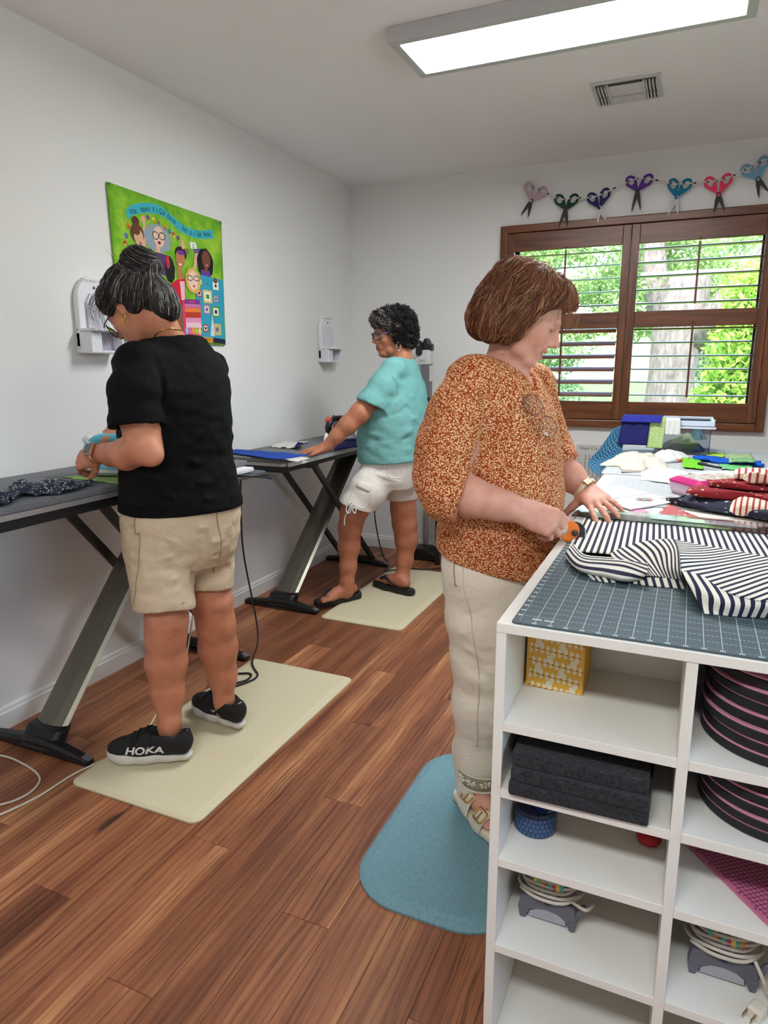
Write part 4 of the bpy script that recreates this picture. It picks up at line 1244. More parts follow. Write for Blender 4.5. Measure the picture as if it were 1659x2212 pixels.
cl.obox(tc + Vector((.006, -.004, .056)), ((.8, -.6, .3), (.6, .8, 0), (-.2, .2, 1)), (.02, .008, .003))
cl.obox(tc + Vector((.004, -.006, .052)), ((.8, -.6, -.3), (.6, .8, 0), (.2, -.2, 1)), (.02, .008, .003))
cl.build('clip', plain('cobalt_plastic', (30, 52, 128), .25), bp, bevel=.002)
for k in range(3):
 MB().tube([tc + Vector((.012 + k * .006, -.014 - k * .003, .050)), tc + Vector((.02 + k * .006, -.004 - k * .003, .050))], .003, 8).build('spring_coil', M_TIN, bp)
rd = thing('pincushion', 'small red pincushion deep in the third cubby down', 'pincushion', (2.262, 1.20, SZ[2]))
MB().lathe([(.008, .001), (.019, .005), (.022, .011), (.018, .018), (.006, .02)], (2.266, 1.205, SZ[2]), 20).build('cushion', plain('red_felt', (176, 34, 40), .8), rd, smooth=True)
MB().lathe([(.003, .019), (.006, .021), (.0, .023)], (2.266, 1.205, SZ[2]), 8).build('button', plain('green_felt', (40, 90, 50), .8), rd)
M_DPINK = plain('rose_pressing_top', (196, 132, 156), .5)
M_DBLK = plain('black_foam_disc', (20, 19, 22), .7)
def disc(cx, cy, z, r, label):
 t = thing('pressing_disc', label, 'cutting disc', (cx, cy, z), 'round rose and black discs in the cubbies')
 MB().lathe([(r - .004, 0), (r, .003), (r, .0145), (r - .002, .0165)], (cx, cy, z), 64).build('foam_base', M_DBLK, t)
 MB().lathe([(r - .0005, .0168), (r - .0005, .019), (r - .002, .0197)], (cx, cy, z), 64).build('rose_top', M_DPINK, t)
ORD = ['bottom', 'second from the bottom', 'third from the bottom', 'fourth from the bottom', 'fifth from the bottom', 'sixth from the bottom', 'topmost']
for k in range(7):
 disc(2.452 + .003 * math.sin(k * 2.1), 1.194 + .003 * math.cos(k * 1.7), SZ[0] + .0005 + k * .0205, .122 - (.0 if k < 6 else .002), 'rose topped black disc, %s in the upper stack' % ORD[k])
for k in range(5):
 disc(2.454 + .003 * math.sin(k * 1.3 + 1), 1.196 + .003 * math.cos(k * 2.7), SZ[1] + .0005 + k * .0205, .120, 'rose topped black disc, %s in the lower stack' % (ORD[k] if k < 4 else 'topmost'))
pk = thing('pink_ruler', 'translucent pink gridded ruler lying in the right cubby', 'ruler', (2.45, 1.18, SZ[2]))
e0, e1 = Vector((2.330, 1.225, 0)), Vector((2.462, 1.058, 0))
ed = (e1 - e0).normalized()
en = Vector((-ed.y, ed.x, 0))
zz = SZ[2] + .0008
K = [e0, e1, e1 + en * .12, e0 + en * .165]
MB().prism([v + Vector((0, 0, zz)) for v in [e0 + ed * .0, e1, e1 + en * .10 + ed * .0, e0 + en * .10 - ed * -.02]], (0, 0, .003)).build('ruler_sheet', plain('rose_acrylic', (200, 112, 150), .3), pk)
pg = MB()
for k in range(26):
 a = e0 + ed * (.004 + k * .008)
 if k % 1 == 0:
  pg.obox(a + en * .052 + Vector((0, 0, zz + .0033)), (en, ed, (0, 0, 1)), (.044, .0004, .0002))
for k in range(11):
 pg.obox((e0 + e1) / 2 + en * (.012 + k * .0083) + Vector((0, 0, zz + .0033)), (ed, en, (0, 0, 1)), (.1, .0004, .0002))
for k in range(6):
 pg.obox(e0 + ed * (.02 + k * .035) + en * .006 + Vector((0, 0, zz + .0033)), (ed, en, (0, 0, 1)), (.0014, .0012, .0002))
pg.build('grid_print', plain('plum_ink', (84, 24, 56), .6), pk)
M_SGR = plain('slate_iron_plastic', (92, 92, 102), .45)
M_SLG = plain('light_grey_plastic', (158, 156, 164), .45)
M_CORD = plain('beige_cord', (196, 190, 176), .55)
def stored_iron(label, x, y, z, stripes, plug):
 t = thing('stored_iron', label, 'iron', (x, y, z))
 W = lambda a, b, c: (x + a, y + b, z + c * .80)
 arc = [(.037 * math.cos(a), .018 + .022 * math.sin(a)) for a in [PI * k / 10 for k in range(11)]]
 out = [(.052, .001), (.056, .03), (.050, .062), (.03, .070), (-.03, .070), (-.050, .062), (-.056, .03), (-.052, .001), (-.042, .001)] + [(a, b) for a, b in arc[::-1]] + [(.042, .001)]
 m = MB()
 n = len(out)
 m.add([W(a, b, c) for b in (0, .02) for a, c in out], [(i, (i + 1) % n, n + (i + 1) % n, n + i) for i in range(n)])
 hs = MB()
 hs.prism([W(a, 0, c) for a, c in [(-.056, .03), (-.052, .001), (-.042, .001), (-.037, .018), (-.034, .027)]], (0, .02, 0))
 hs.prism([W(a, 0, c) for a, c in [(.034, .027), (.037, .018), (.042, .001), (.052, .001), (.056, .03)]], (0, .02, 0))
 hs.prism([W(a, 0, c) for a, c in [(-.056, .03), (-.034, .027), (-.02, .0365), (0, .040), (.02, .0365), (.034, .027), (.056, .03), (.050, .062), (.03, .07), (-.03, .07), (-.05, .062)]], (0, .02, 0))
 hs.build('heel_rest', M_SGR, t, bevel=.002)
 MB().prism([W(a, .004, c) for a, c in [(-.036, .006), (.036, .006), (.035, .02), (.02, .034), (0, .038), (-.02, .034), (-.035, .02)]], (0, .012, 0)).build('heel_inset', M_SLG, t, bevel=.002)
 m = MB()
 rings = []
 for b, wd, h0, h1 in ((.02, .050, .004, .066), (.09, .046, .004, .058), (.15, .03, .004, .046), (.19, .006, .004, .02)):
  rings.append([W(-wd, b, h0), W(wd, b, h0), W(wd * .92, b, h1 * .7), W(wd * .6, b, h1), W(-wd * .6, b, h1), W(-wd * .92, b, h1 * .7)])
 m.add([p for r in rings for p in r], [(k * 6 + i, k * 6 + (i + 1) % 6, (k + 1) * 6 + (i + 1) % 6, (k + 1) * 6 + i) for k in range(3) for i in range(6)] + [(5, 4, 3, 2, 1, 0), (18, 19, 20, 21, 22, 23)])
 m.build('body', M_SLG, t, bevel=.003)
 MB().box(x - .007, x + .007, y - .006, y + .004, z + .046, z + .078).build('cord_clip', plain('midnight_plastic', (28, 32, 66), .4), t, bevel=.004)
 h = MB().tube([W(0, .03, .062), W(0, .012, .09), W(0, .03, .112), W(0, .10, .115), W(0, .15, .09), W(0, .16, .05)], [.018, .018, .017, .016, .016, .015], 12).build('handle', M_SLG, t, smooth=True)
 st = MB()
 for k in range(8):
  st.c = srgb(stripes[k % len(stripes)])
  a0 = -.028 + k * .007
  st.prism([W(a0, -.004 + 2.2 * a0 * a0 * 4, .098), W(a0 + .0068, -.004 + 2.2 * a0 * a0 * 4, .098), W(a0 + .0068, .03, .118), W(a0, .03, .118)], (0, 0, .012))
 st.build('striped_grip', vcol(), t)
 cd = cable(None, None, [W(1.06 * (.050 + .005 * math.sin(k * 1.9)) * math.cos(k * PI / 4 + 3.6) * (1.12 - .07 * (k // 8)), .03 + (.044 - .004 * (k // 8)) * math.sin(k * PI / 4 + 3.6), .074 + .0085 * (k / 8) + .006 * math.sin(k * PI / 4) + .002 * math.sin(k * 2.3)) for k in range(42)], 0, None, 5)
 MB().tube(cd, .0034, 6).build('wrapped_cord', M_CORD, t, smooth=True)
 if plug:
  cq = cable(None, None, [W(.045, .0, .082), W(.06, -.012, .05), W(.068, -.005, .02), W(.075, -.02, .010), W(.058, -.042, .012)], 0, None, 6)
  MB().tube(cq, .0034, 6).build('cord_tail', M_CORD, t, smooth=True)
  pl = MB().obox(W(.05, -.043, .013), ((-.5, -.85, 0), (.85, -.5, 0), (0, 0, 1)), (.013, .012, .010)).build('plug', plain('ivory_plug', (222, 214, 196), .4), t, bevel=.004)
  pm = MB()
  for s in (-1, 1):
   pm.obox(W(.05 - .012 + s * .0058, -.043 - .0155 - s * .0035, .014), ((-.5, -.85, 0), (.85, -.5, 0), (0, 0, 1)), (.009, .0008, .0034))
  pm.build('prongs', plain('plug_metal', (170, 150, 120), .3, .9), pl)
 else:
  cq = cable(None, None, [W(.045, .0, .085), W(.07, -.004, .078), W(.082, .012, .082)], 0, None, 6)
  MB().tube(cq, .0034, 6).build('cord_tail', M_CORD, t, smooth=True)
 MB().lathe([(.004, 0), (.006, .002), (.006, .03), (.004, .034)], W(.052, .008, .036), 10, (.5, 0, 1)).build('cord_bushing', M_SGR, t)
CAND = [(240, 226, 90), (84, 196, 176), (232, 140, 60), (140, 116, 100), (84, 200, 180), (200, 70, 110)]
stored_iron('stored grey iron with wrapped beige cord in the left cubby', 2.100, 1.135, SZ[3] + .0005, CAND, False)
stored_iron('stored grey iron with beige cord and loose plug in the right cubby', 2.402, 1.130, SZ[3] + .0005, CAND[1:] + CAND[:1], True)
# ------------------------------------------------------------------ worktop things
def sheet(name, label, cat, pts, z, h, m, parent=None, bevel=0.0):
 o = MB().prism([(p[0], p[1], z) for p in pts], (0, 0, h)).build(name, m, parent, bevel=bevel)
 return tag(o, label, cat) if label else o
def ccw(pts):
 a = sum(pts[i - 1][0] * pts[i][1] - pts[i][0] * pts[i - 1][1] for i in range(len(pts)))
 return pts if a > 0 else pts[::-1]
def pxs(z, *pts):
 return ccw([pz(x, y, z) for x, y in pts])
def mat_grid(name, c1, c2, step):
 t = NT(name)
 p = t.coord('Object', (1 / step, 1 / step, 1))
 fx = t.math('FRACT', t.n('SeparateXYZ', {0: p}, out=0))
 fy = t.math('FRACT', t.n('SeparateXYZ', {0: p}, out=1))
 ln = t.math('MAXIMUM', t.math('LESS_THAN', fx, .05), t.math('LESS_THAN', fy, .05))
 t.p(Base_Color=t.mix(ln, srgb(c1), srgb(c2)), Roughness=.5)
 return t.m
M_GMAT = mat_grid('pale_grey_gridded_mat', (182, 184, 184), (160, 163, 164), .0254)
sheet('cutting_mat', 'pale grey gridded cutting mat nearer on the white worktable', 'cutting mat', ccw(rrect(2.035, 2.62, 2.16, 2.70, .01)), TZ + .0005, .003, M_GMAT)
sheet('cutting_mat', 'pale grey gridded cutting mat farther away below the window', 'cutting mat', ccw(rrect(1.975, 2.70, 2.765, 3.80, .01)), TZ + .0005, .003, M_GMAT)
ZM = TZ + .0038
# ---- striped fabric being cut
def stripe_mat(name, c1, c2, duty=.5, soft=.03):
 t = NT(name)
 u = t.n('SeparateXYZ', {0: t.coord('UV')}, out=0)
 n = t.noise(t.coord('UV', (1, 6, 1)), 3, 2)
 f = t.math('FRACT', t.math('ADD', u, t.math('MULTIPLY', n, .05)))
 s = t.ramp(f, [(0, (0, 0, 0, 1)), (duty, (0, 0, 0, 1)), (duty + soft, (1, 1, 1, 1)), (1 - soft, (1, 1, 1, 1))])
 w = t.noise(t.coord('Object'), 700, 2)
 t.p(Base_Color=t.mix(s, srgb(c1), srgb(c2)), Roughness=.9)
 t.bump(w, .12, .001)
 return t.m
M_NSTR = stripe_mat('navy_cream_ticking', (234, 230, 216), (36, 32, 62), .54)
SP = .0142
class Patch:
 def __init__(s, rows, uvdir, nsub=8, sp=1.0):
  s.sp = SP * sp
  s.rows = [[Vector((*pz(px, py, ZM + h), ZM + h)) for px, py, h in r] for r in rows]
  s.uvdir = uvdir
  s.n = nsub
 @staticmethod
 def cr(P, t):
  m = len(P) - 1
  i = min(int(t * m), m - 1)
  s = t * m - i
  p0, p1, p2, p3 = P[max(0, i - 1)], P[i], P[i + 1], P[min(m, i + 2)]
  return .5 * ((2 * p1) + (p2 - p0) * s + (2 * p0 - 5 * p1 + 4 * p2 - p3) * s * s + (3 * p1 - p0 - 3 * p2 + p3) * s ** 3)
 def add(s, mb):
  nu, nv = s.n * (len(s.rows[0]) - 1), s.n * (len(s.rows) - 1)
  pts = []
  for j in range(nv + 1):
   row = [s.cr([s.cr(r, i / nu) for r in s.rows], j / nv) for i in range(nu + 1)]
   pts.append(row)
  fs, uvs, vs = [], [], [p for r in pts for p in r]
  def uv(i, j):
   p = pts[j][i]
   if isinstance(s.uvdir, tuple):
    return ((p.x * s.uvdir[0] + p.y * s.uvdir[1]) / s.sp, p.y / s.sp)
   if s.uvdir == 'i':
    L = sum((pts[nv // 2][k + 1] - pts[nv // 2][k]).length for k in range(i))
    return (L / s.sp, j * .1)
   L = sum((pts[k + 1][nu // 2] - pts[k][nu // 2]).length for k in range(j))
   return (L / s.sp, i * .1)
  U = [[uv(i, j) for i in range(nu + 1)] for j in range(nv + 1)]
  for j in range(nv):
   for i in range(nu):
    q = [(i, j), (i + 1, j), (i + 1, j + 1), (i, j + 1)]
    fs.append(tuple(b * (nu + 1) + a for a, b in q))
    uvs.append([U[b][a] for a, b in q])
  mb.add(vs, fs, uvs)
sf = MB()
Patch([[(1262, 1118, .004), (1400, 1128, .005), (1540, 1140, .005), (1700, 1160, .005)],
    [(1245, 1150, .006), (1380, 1165, .008), (1530, 1178, .010), (1720, 1200, .010)],
    [(1226, 1190, .010), (1345, 1200, .012), (1520, 1230, .012), (1740, 1270, .012)]], (.999, .04)).add(sf)
Patch([[(1240, 1176, .012), (1262, 1198, .014), (1310, 1204, .016), (1350, 1206, .018), (1400, 1216, .02)],
    [(1230, 1184, .020), (1256, 1210, .023), (1310, 1216, .025), (1352, 1221, .027), (1398, 1238, .027)],
    [(1221, 1198, .013), (1248, 1226, .016), (1308, 1238, .018), (1345, 1246, .018), (1388, 1250, .012)],
    [(1224, 1206, .002), (1256, 1236, .002), (1312, 1250, .002), (1345, 1258, .002), (1385, 1256, .002)]], 'j', 8, 2.2).add(sf)
Patch([[(1262, 1234, .007), (1300, 1240, .008), (1344, 1246, .008), (1400, 1248, .012), (1470, 1250, .014)],
    [(1280, 1252, .001), (1310, 1258, .001), (1350, 1258, .001), (1405, 1266, .001), (1478, 1272, .001)]], 'i', 6).add(sf)
Patch([[(1318, 1196, .018), (1360, 1178, .030), (1420, 1166, .036), (1458, 1166, .040)],
    [(1330, 1210, .022), (1385, 1196, .026), (1440, 1190, .040), (1466, 1188, .050)],
    [(1372, 1224, .020), (1408, 1222, .020), (1445, 1226, .030), (1470, 1232, .040)],
    [(1398, 1244, .012), (1425, 1246, .010), (1452, 1250, .014), (1474, 1250, .020)]], 'i', 7).add(sf)
Patch([[(1458, 1166, .042), (1530, 1180, .040), (1590, 1190, .040), (1670, 1206, .040), (1750, 1222, .04)],
    [(1468, 1198, .055), (1530, 1218, .045), (1600, 1232, .042), (1680, 1250, .042), (1760, 1262, .04)],
    [(1471, 1236, .048), (1530, 1262, .038), (1600, 1290, .034), (1680, 1302, .034), (1760, 1310, .03)]], (.80, -.60), 8).add(sf)
Patch([[(1471, 1234, .050), (1515, 1244, .046), (1570, 1280, .038), (1640, 1300, .034), (1740, 1306, .034)],
    [(1492, 1270, .034), (1545, 1292, .030), (1600, 1306, .026), (1660, 1314, .024), (1750, 1322, .024)],
    [(1521, 1326, .002), (1570, 1330, .002), (1620, 1333, .002), (1680, 1336, .002), (1760, 1345, .002)]], (.95, .30), 8).add(sf)
sfo = sf.build('striped_fabric', M_NSTR, smooth=True, solid=.0022)
tag(sfo, 'navy and cream striped fabric heaped on the slate cutting mat', 'fabric')
# ---- clear acrylic ruler over it
RZ0 = TZ + .014
cr_ = thing('acrylic_ruler', 'long clear acrylic ruler lying across the striped fabric', 'ruler', (2.3, 1.92, RZ0))
MB().prism([(x, y, RZ0) for x, y in ((1.998, 1.875), (2.62, 1.838), (2.63, 1.972), (2.006, 1.995))], (0, 0, .003)).build('acrylic_strip', glass_mat('clear_acrylic', (.86, .88, .89, 1), .10, 1.1), cr_)
rl = MB()
for k in range(25):
 x = 2.006 + k * .0254
 y0 = 1.875 - .037 * (x - 1.998) / .622
 rl.add([(x - .0003, y0 + .002, RZ0 + .0033), (x + .0003, y0 + .002, RZ0 + .0033), (x + .0083, y0 + .118, RZ0 + .0033), (x + .0077, y0 + .118, RZ0 + .0033)], [(0, 1, 2, 3)])
for k in range(6):
 o_ = .004 + k * .0225
 rl.add([(2.0, 1.875 + o_, RZ0 + .0034), (2.62, 1.838 + o_, RZ0 + .0034), (2.62, 1.8386 + o_, RZ0 + .0034), (2.0, 1.8756 + o_, RZ0 + .0034)], [(0, 1, 2, 3)])
rl.build('line_print', plain('ruler_grey_ink', (84, 84, 92), .5), cr_)
MB().prism([(x, y, RZ0 + .0036) for x, y in ((2.20, 1.905), (2.45, 1.89), (2.452, 1.935), (2.202, 1.95))], (0, 0, .0016)).build('reflection_strip', plain('silver_reflection', (206, 214, 214), .12, .6), cr_)  # bright reflection band on the acrylic, laid on as a shiny strip
# ---- rotary cutter
def rotary_cutter():
 c = at(1240, 1152, 1.60)
 t = thing('rotary_cutter', 'rotary cutter with orange guard in the hand of the woman in orange', 'rotary cutter', c)
 d = (at(1168, 1124, 1.615) - c).normalized()
 ax = Vector((-.35, .85, -.25)).normalized()
 ax = (ax - d * ax.dot(d)).normalized()
 K = 1.3
 MB().lathe([(.020 * K, -.001), (.0225 * K, 0), (.020 * K, .001)], c, 32, ax).build('blade', plain('blade_steel', (90, 92, 96), .2, .9), t)
 u2 = d.cross(ax)
 og = MB()
 n = 22
 og.prism([c - ax * .009 + d * (.018 * math.cos(a) + .010) * K + u2 * .020 * K * math.sin(a) for a in [2 * PI * k / n for k in range(n)]], ax * .007)
 og.build('guard', plain('orange_plastic', (232, 120, 34), .35), t, bevel=.002)
 MB().lathe([(.008, 0), (.008, .006), (.005, .009)], c - ax * .009, 16, -ax).build('hub_nut', plain('dark_hub', (60, 40, 28), .5), t)
 hd_ = MB().tube([c + d * .02 - ax * .001, c + d * .045 + u2 * .003, c + d * .075 + u2 * .002, c + d * .11], [.015, .0165, .015, .012], 12).build('handle', plain('pale_sage_plastic', (196, 200, 176), .45), t, smooth=True)
 MB().obox(c + d * .045 - ax * .016, (d, u2, ax), (.011, .007, .003)).build('slide_lock', plain('orange_plastic', (232, 120, 34), .35), hd_, bevel=.002)
 return c, d
CUT_C, CUT_D = rotary_cutter()
# ---- pattern booklet
M_PAPER = plain('white_paper', (220, 220, 222), .75)
bk = thing('pattern_booklet', 'open printed pattern booklet beside the hand of the woman in orange', 'booklet', (*pz(1370, 1075, ZM), ZM))
for k, pts in enumerate((((1298, 1060), (1338, 1050), (1470, 1082), (1362, 1099), (1316, 1085)), ((1300, 1057), (1338, 1050), (1404, 1065), (1318, 1079)))):
 q = [pz(x, y, ZM + .004) for x, y in pts]
 MB().prism([(x, y, ZM + .0006 + k * .0032) for x, y in ccw(q)], (0, 0, .003 - k * .0018)).build('page', M_PAPER, bk)
pt = MB()
zt = ZM + .0056
a0, a1 = Vector((*pz(1330, 1086, zt), zt)), Vector((*pz(1455, 1081, zt), zt))
dx = (Vector((*pz(1362, 1097, zt), zt)) - Vector((*pz(1468, 1082, zt), zt))).normalized()
dy = Vector((-dx.y, dx.x, 0))
def tl(mb, px, py, L, w=.0012):
 p = Vector((*pz(px, py, zt), zt))
 mb.add([p, p - dx * L, p - dx * L + dy * w, p + dy * w], [(0, 1, 2, 3)])
pt.c = srgb(110, 112, 120)
for k in range(9):
 tl(pt, 1318 + k * 2.2, 1083 - k * 3.0, .05)
for k in range(7):
 tl(pt, 1352 + k * 3.4, 1093 - k * 2.2, .055)
pt.c = srgb(60, 60, 66)
tl(pt, 1425, 1076, .06, .003)
for k in range(8):
 a = 2 * PI * k / 8
 c = Vector((*pz(1392, 1078, zt), zt + .0002))
 pt.c = srgb(206, 132, 120) if k % 2 else srgb(150, 186, 176)
 u_, v_ = Vector((math.cos(a), math.sin(a), 0)), Vector((-math.sin(a), math.cos(a), 0))
 pt.add([c, c + u_ * .016 + v_ * .008, c + u_ * .034, c + u_ * .016 - v_ * .008], [(0, 1, 2, 3)])
pt.build('print', vcol(), bk)
sheet('sticky_note', 'pink diamond-shaped note near the pattern booklet', 'note', pxs(TZ, (1354, 1099), (1383, 1098), (1403, 1107), (1369, 1108)), TZ + .0006, .0012, plain('pink_paper', (240, 150, 176), .7))
# ---- star and stripe fabrics
def star_mat(name, bg, fg, scale=9, size=.30):
 t = NT(name)
 uv = t.coord('UV', (scale, scale, 1))
 vor = t.t.nodes.new('ShaderNodeTexVoronoi')
 vor.inputs['Scale'].default_value = 1.0
 vor.inputs['Randomness'].default_value = .55
 t.t.links.new(uv, vor.inputs['Vector'])
 dv = t.n('VectorMath', {0: uv, 1: vor.outputs['Position']}, operation='SUBTRACT')
 xx, yy = t.n('SeparateXYZ', {0: dv}, out=0), t.n('SeparateXYZ', {0: dv}, out=1)
 rot = t.math('MULTIPLY', t.n('SeparateColor', {0: vor.outputs['Color']}), 6.28)
 ang = t.math('ADD', t.math('ARCTAN2', yy, xx), rot)
 seg = t.math('ABSOLUTE', t.math('SUBTRACT', t.math('FRACT', t.math('MULTIPLY', ang, 5 / (2 * PI))), .5))
 r = t.n('VectorMath', {0: dv}, out=1, operation='LENGTH')
 edge = t.math('SUBTRACT', size, t.math('MULTIPLY', t.math('SUBTRACT', .5, seg), size * 1.15))
 st = t.math('LESS_THAN', r, edge)
 w = t.noise(t.coord('Object'), 500, 2)
 t.p(Base_Color=t.mix(st, t.mix(t.math('MULTIPLY', w, .4), srgb(bg), srgb([x * .7 for x in bg])), srgb(fg)), Roughness=.9)
 return t.m
M_STRED = star_mat('red_star_cotton', (150, 30, 38), (232, 216, 186))
M_STNAV = star_mat('navy_star_cotton', (30, 34, 58), (232, 226, 206))
M_STPNK = star_mat('faded_red_star_cotton', (196, 104, 104), (236, 214, 200), 8)
M_RSTR = stripe_mat('red_cream_ticking', (236, 222, 192), (168, 60, 76), .62)
cloth_sheet('fabric_piece', 'faded red star-print fabric corner under the ruler', 'fabric', [pz(1408, 1128, TZ), pz(1575, 1142, TZ), pz(1482, 1112, TZ), pz(1446, 1090, TZ)], TZ + .001, M_STPNK, 20, 12, .003, 21, (1, .8))
def folded(name, label, c, ux, L, Wd, H, m, seed, uvs=(1, 1), roll=.9, sag=.006):
 rg = random.Random(seed)
 ph = [rg.uniform(0, 6.3) for _ in range(5)]
 c, ux = Vector(c), Vector((ux[0], ux[1], 0)).normalized()
 vy = Vector((-ux.y, ux.x, 0))
 def fn(u, v):
  a = 2 * PI * v
  ca, sa = math.cos(a), math.sin(a)
  e = .55
  s_ = lambda q: math.copysign(abs(q) ** e, q)
  endt = min(1, min(u, 1 - u) * 9 + .25)
  x = (u - .5) * L
  y = s_(ca) * Wd / 2 * (1 + .05 * math.sin(7 * u + ph[0]))
  zz = H / 2 + s_(sa) * H / 2 * endt * (1 + .18 * math.sin(9 * u + ph[1]) * (sa > 0)) + (sa > 0) * sag * math.sin(6 * u + 2.5 * ca + ph[2])
  y += .006 * math.sin(11 * u + ph[3] + 2 * sa)
  p = c + ux * x + vy * y + Vector((0, 0, max(.0008, zz)))
  return tuple(p)
 mb = MB()
 mb.grid(fn, 30, 28, uvs)
 for k, u in ((0, 0), (1, 1)):
  ringp = [fn(u, v / 28) for v in range(28)]
  cc = tuple(sum(p[i] for p in ringp) / 28 for i in range(3))
  mb.add([cc] + ringp, [(0, i + 1, (i + 1) % 28 + 1) if k else (0, (i + 1) % 28 + 1, i + 1) for i in range(28)], [[(0, 0)] * 3] * 28)
 return tag(mb.build(name, m, smooth=True), label, 'fabric', 'patriotic fabrics in a pile')
folded('folded_fabric', 'navy star-print folded fabric lowest in the patriotic pile', (2.43, 2.15, TZ + .004), (.80, -.50), .40, .13, .028, M_STNAV, 1, (2.0, 1.6))
folded('folded_fabric', 'cream and red striped fabric tucked low at the front of the patriotic pile', (2.52, 2.115, TZ + .005), (.95, -.1), .24, .10, .040, M_RSTR, 2, (16, 1))
folded('folded_fabric', 'dark red star-print folded fabric in the middle of the patriotic pile', (2.475, 2.215, TZ + .034), (.96, -.2), .36, .15, .03, M_STRED, 3, (2.2, 1.6))
folded('folded_fabric', 'red star-print folded fabric lying above the dark red one in the pile', (2.50, 2.245, TZ + .064), (.98, .02), .32, .12, .018, M_STRED, 6, (2.2, 1.6))
folded('folded_fabric', 'cream and rose striped roll on top of the patriotic pile', (2.545, 2.215, TZ + .084), (.99, .02), .23, .055, .028, M_RSTR, 4, (12, 1))
folded('folded_fabric', 'cream and rose striped fold behind the striped roll on the pile', (2.49, 2.29, TZ + .083), (.97, -.06), .16, .06, .026, M_RSTR, 5, (9, 1))
# ---- magenta-lidded case
bxL, bxR, bxB, bxF = [Vector((*pz(x, y, zc), 0)) for x, y, zc in ((1456, 1046, .962), (1612, 1042, .962), (1540, 1024, .965), (1527, 1066, .962))]
cs = thing('craft_case', 'magenta lidded translucent craft case on the worktable', 'case', (2.38, 2.45, ZM))
cc_ = (bxL + bxR) / 2
cu = (bxF - bxL); cv = (bxB - bxL)
cu = cu.normalized(); cv = Vector((-cu.y, cu.x, 0))
def crr(hw, hd, r):
 return [cc_ + cu * a + cv * b for a, b in rrect(-hw, hw, -hd, hd, r)]
n_ = len(crr(.1, .1, .02))
def closed_loft(rings):
 m = MB()
 n = len(rings[0])
 m.add([p for r in rings for p in r], [(k * n + i, k * n + (i + 1) % n, (k + 1) * n + (i + 1) % n, (k + 1) * n + i) for k in range(len(rings) - 1) for i in range(n)] + [tuple(range(n))[::-1], tuple((len(rings) - 1) * n + i for i in range(n))])
 return m
HW, HD = .085, .105
up_ = lambda ps, z: [p + Vector((0, 0, z)) for p in ps]
closed_loft([up_(crr(HW - .012, HD - .012, .02), ZM + .0006), up_(crr(HW - .004, HD - .004, .022), ZM + .014), up_(crr(HW - .002, HD - .002, .022), ZM + .038)]).build('base', plain('milky_pink_plastic', (222, 190, 210), .3), cs, smooth=False)
closed_loft([up_(crr(HW, HD, .024), ZM + .0385), up_(crr(HW, HD, .024), ZM + .046), up_(crr(HW - .02, HD - .02, .02), ZM + .058)]).build('lid', plain('magenta_plastic', (196, 24, 116), .28), cs, bevel=.002)
t = NT('beaded_clear_window')
_v = t.n('TexVoronoi', {'Vector': t.coord(), 'Scale': 90.0}, out=1)
t.p(Base_Color=t.mix(t.n('SeparateColor', {0: _v}), srgb(226, 206, 200), srgb(176, 120, 110)), Roughness=.15)
t.bump(t.n('TexVoronoi', {'Vector': t.coord(), 'Scale': 90.0}), .5, .003)
closed_loft([up_(crr(HW - .024, HD - .024, .015), ZM + .0583), up_(crr(HW - .026, HD - .026, .015), ZM + .060)]).build('lid_window', t.m, cs)
# ---- papers, scraps and tools farther back
M_CREAMP = plain('pale_green_paper', (222, 226, 204), .8)
M_LIME = fabric('lime_batik', (126, 204, 56), (104, 186, 44))
M_MINT = fabric('mint_batik', (120, 196, 130), (96, 180, 110))
M_SAGE = fabric('sage_organza', (166, 182, 140), (150, 170, 120))
M_DGRN = fabric('forest_batik', (70, 140, 90), (150, 190, 140), 120)
M_COBALT = fabric('cobalt_cotton', (26, 96, 206), (20, 74, 170))
sheet('paper_sheet', 'white sheet under the pale green paper on the worktable', 'paper', pxs(ZM, (1384, 1008), (1440, 1004), (1452, 1036), (1385, 1038)), ZM + .0006, .0006, M_PAPER)
cloth_sheet('paper_template', 'pale green paper template in the middle of the worktable', 'template', [pz(1400, 1040, ZM), pz(1460, 1048, ZM), pz(1492, 1022, ZM), pz(1410, 1007, ZM)], ZM + .001, M_CREAMP, 12, 10, .002, 31, (1, 1), .001)
sr2 = sheet('small_ruler', 'small clear ruler with red marks on the farther grey mat', 'ruler', pxs(ZM, (1343, 1012), (1385, 1005), (1388, 1020), (1342, 1022)), ZM + .0006, .0025, glass_mat('clear_ruler', (.9, .9, .9, 1), .05, 1.2))
m = MB()
for k in range(5):
 a, b = pz(1350, 1020 - k * 2.6, ZM), pz(1384, 1018 - k * 2.6, ZM)
 m.add([(a[0], a[1], ZM + .0034), (b[0], b[1], ZM + .0034), (b[0], b[1] + .003, ZM + .0034), (a[0], a[1] + .003, ZM + .0034)], [(0, 1, 2, 3)])
m.build('red_marks', plain('red_ink', (196, 72, 64), .6), sr2)
for k, (q, lab) in enumerate(((((1476, 1022), (1660, 1012), (1680, 1034), (1600, 1036)), 'printed white pattern sheet right of the magenta case'), (((1590, 1030), (1700, 1022), (1720, 1062), (1625, 1052)), 'stack of white paper at the right edge of the worktable'))):
 last_sheet = sheet('paper_sheet', lab, 'paper', pxs(ZM, *q), ZM + .0006 + k * .0022, .002 if k == 0 else .009, M_PAPER)
 pat_sheet = last_sheet if k == 0 else pat_sheet
m = MB()
for k in range(5):
 a, b = pz(1500 + k * 8, 1020 + k * 2, ZM), pz(1590 + k * 10, 1016 + k * 2.2, ZM)
 m.add([(a[0], a[1], ZM + .003), (b[0], b[1], ZM + .003), (b[0], b[1] + .002, ZM + .003), (a[0], a[1] + .002, ZM + .003)], [(0, 1, 2, 3)])
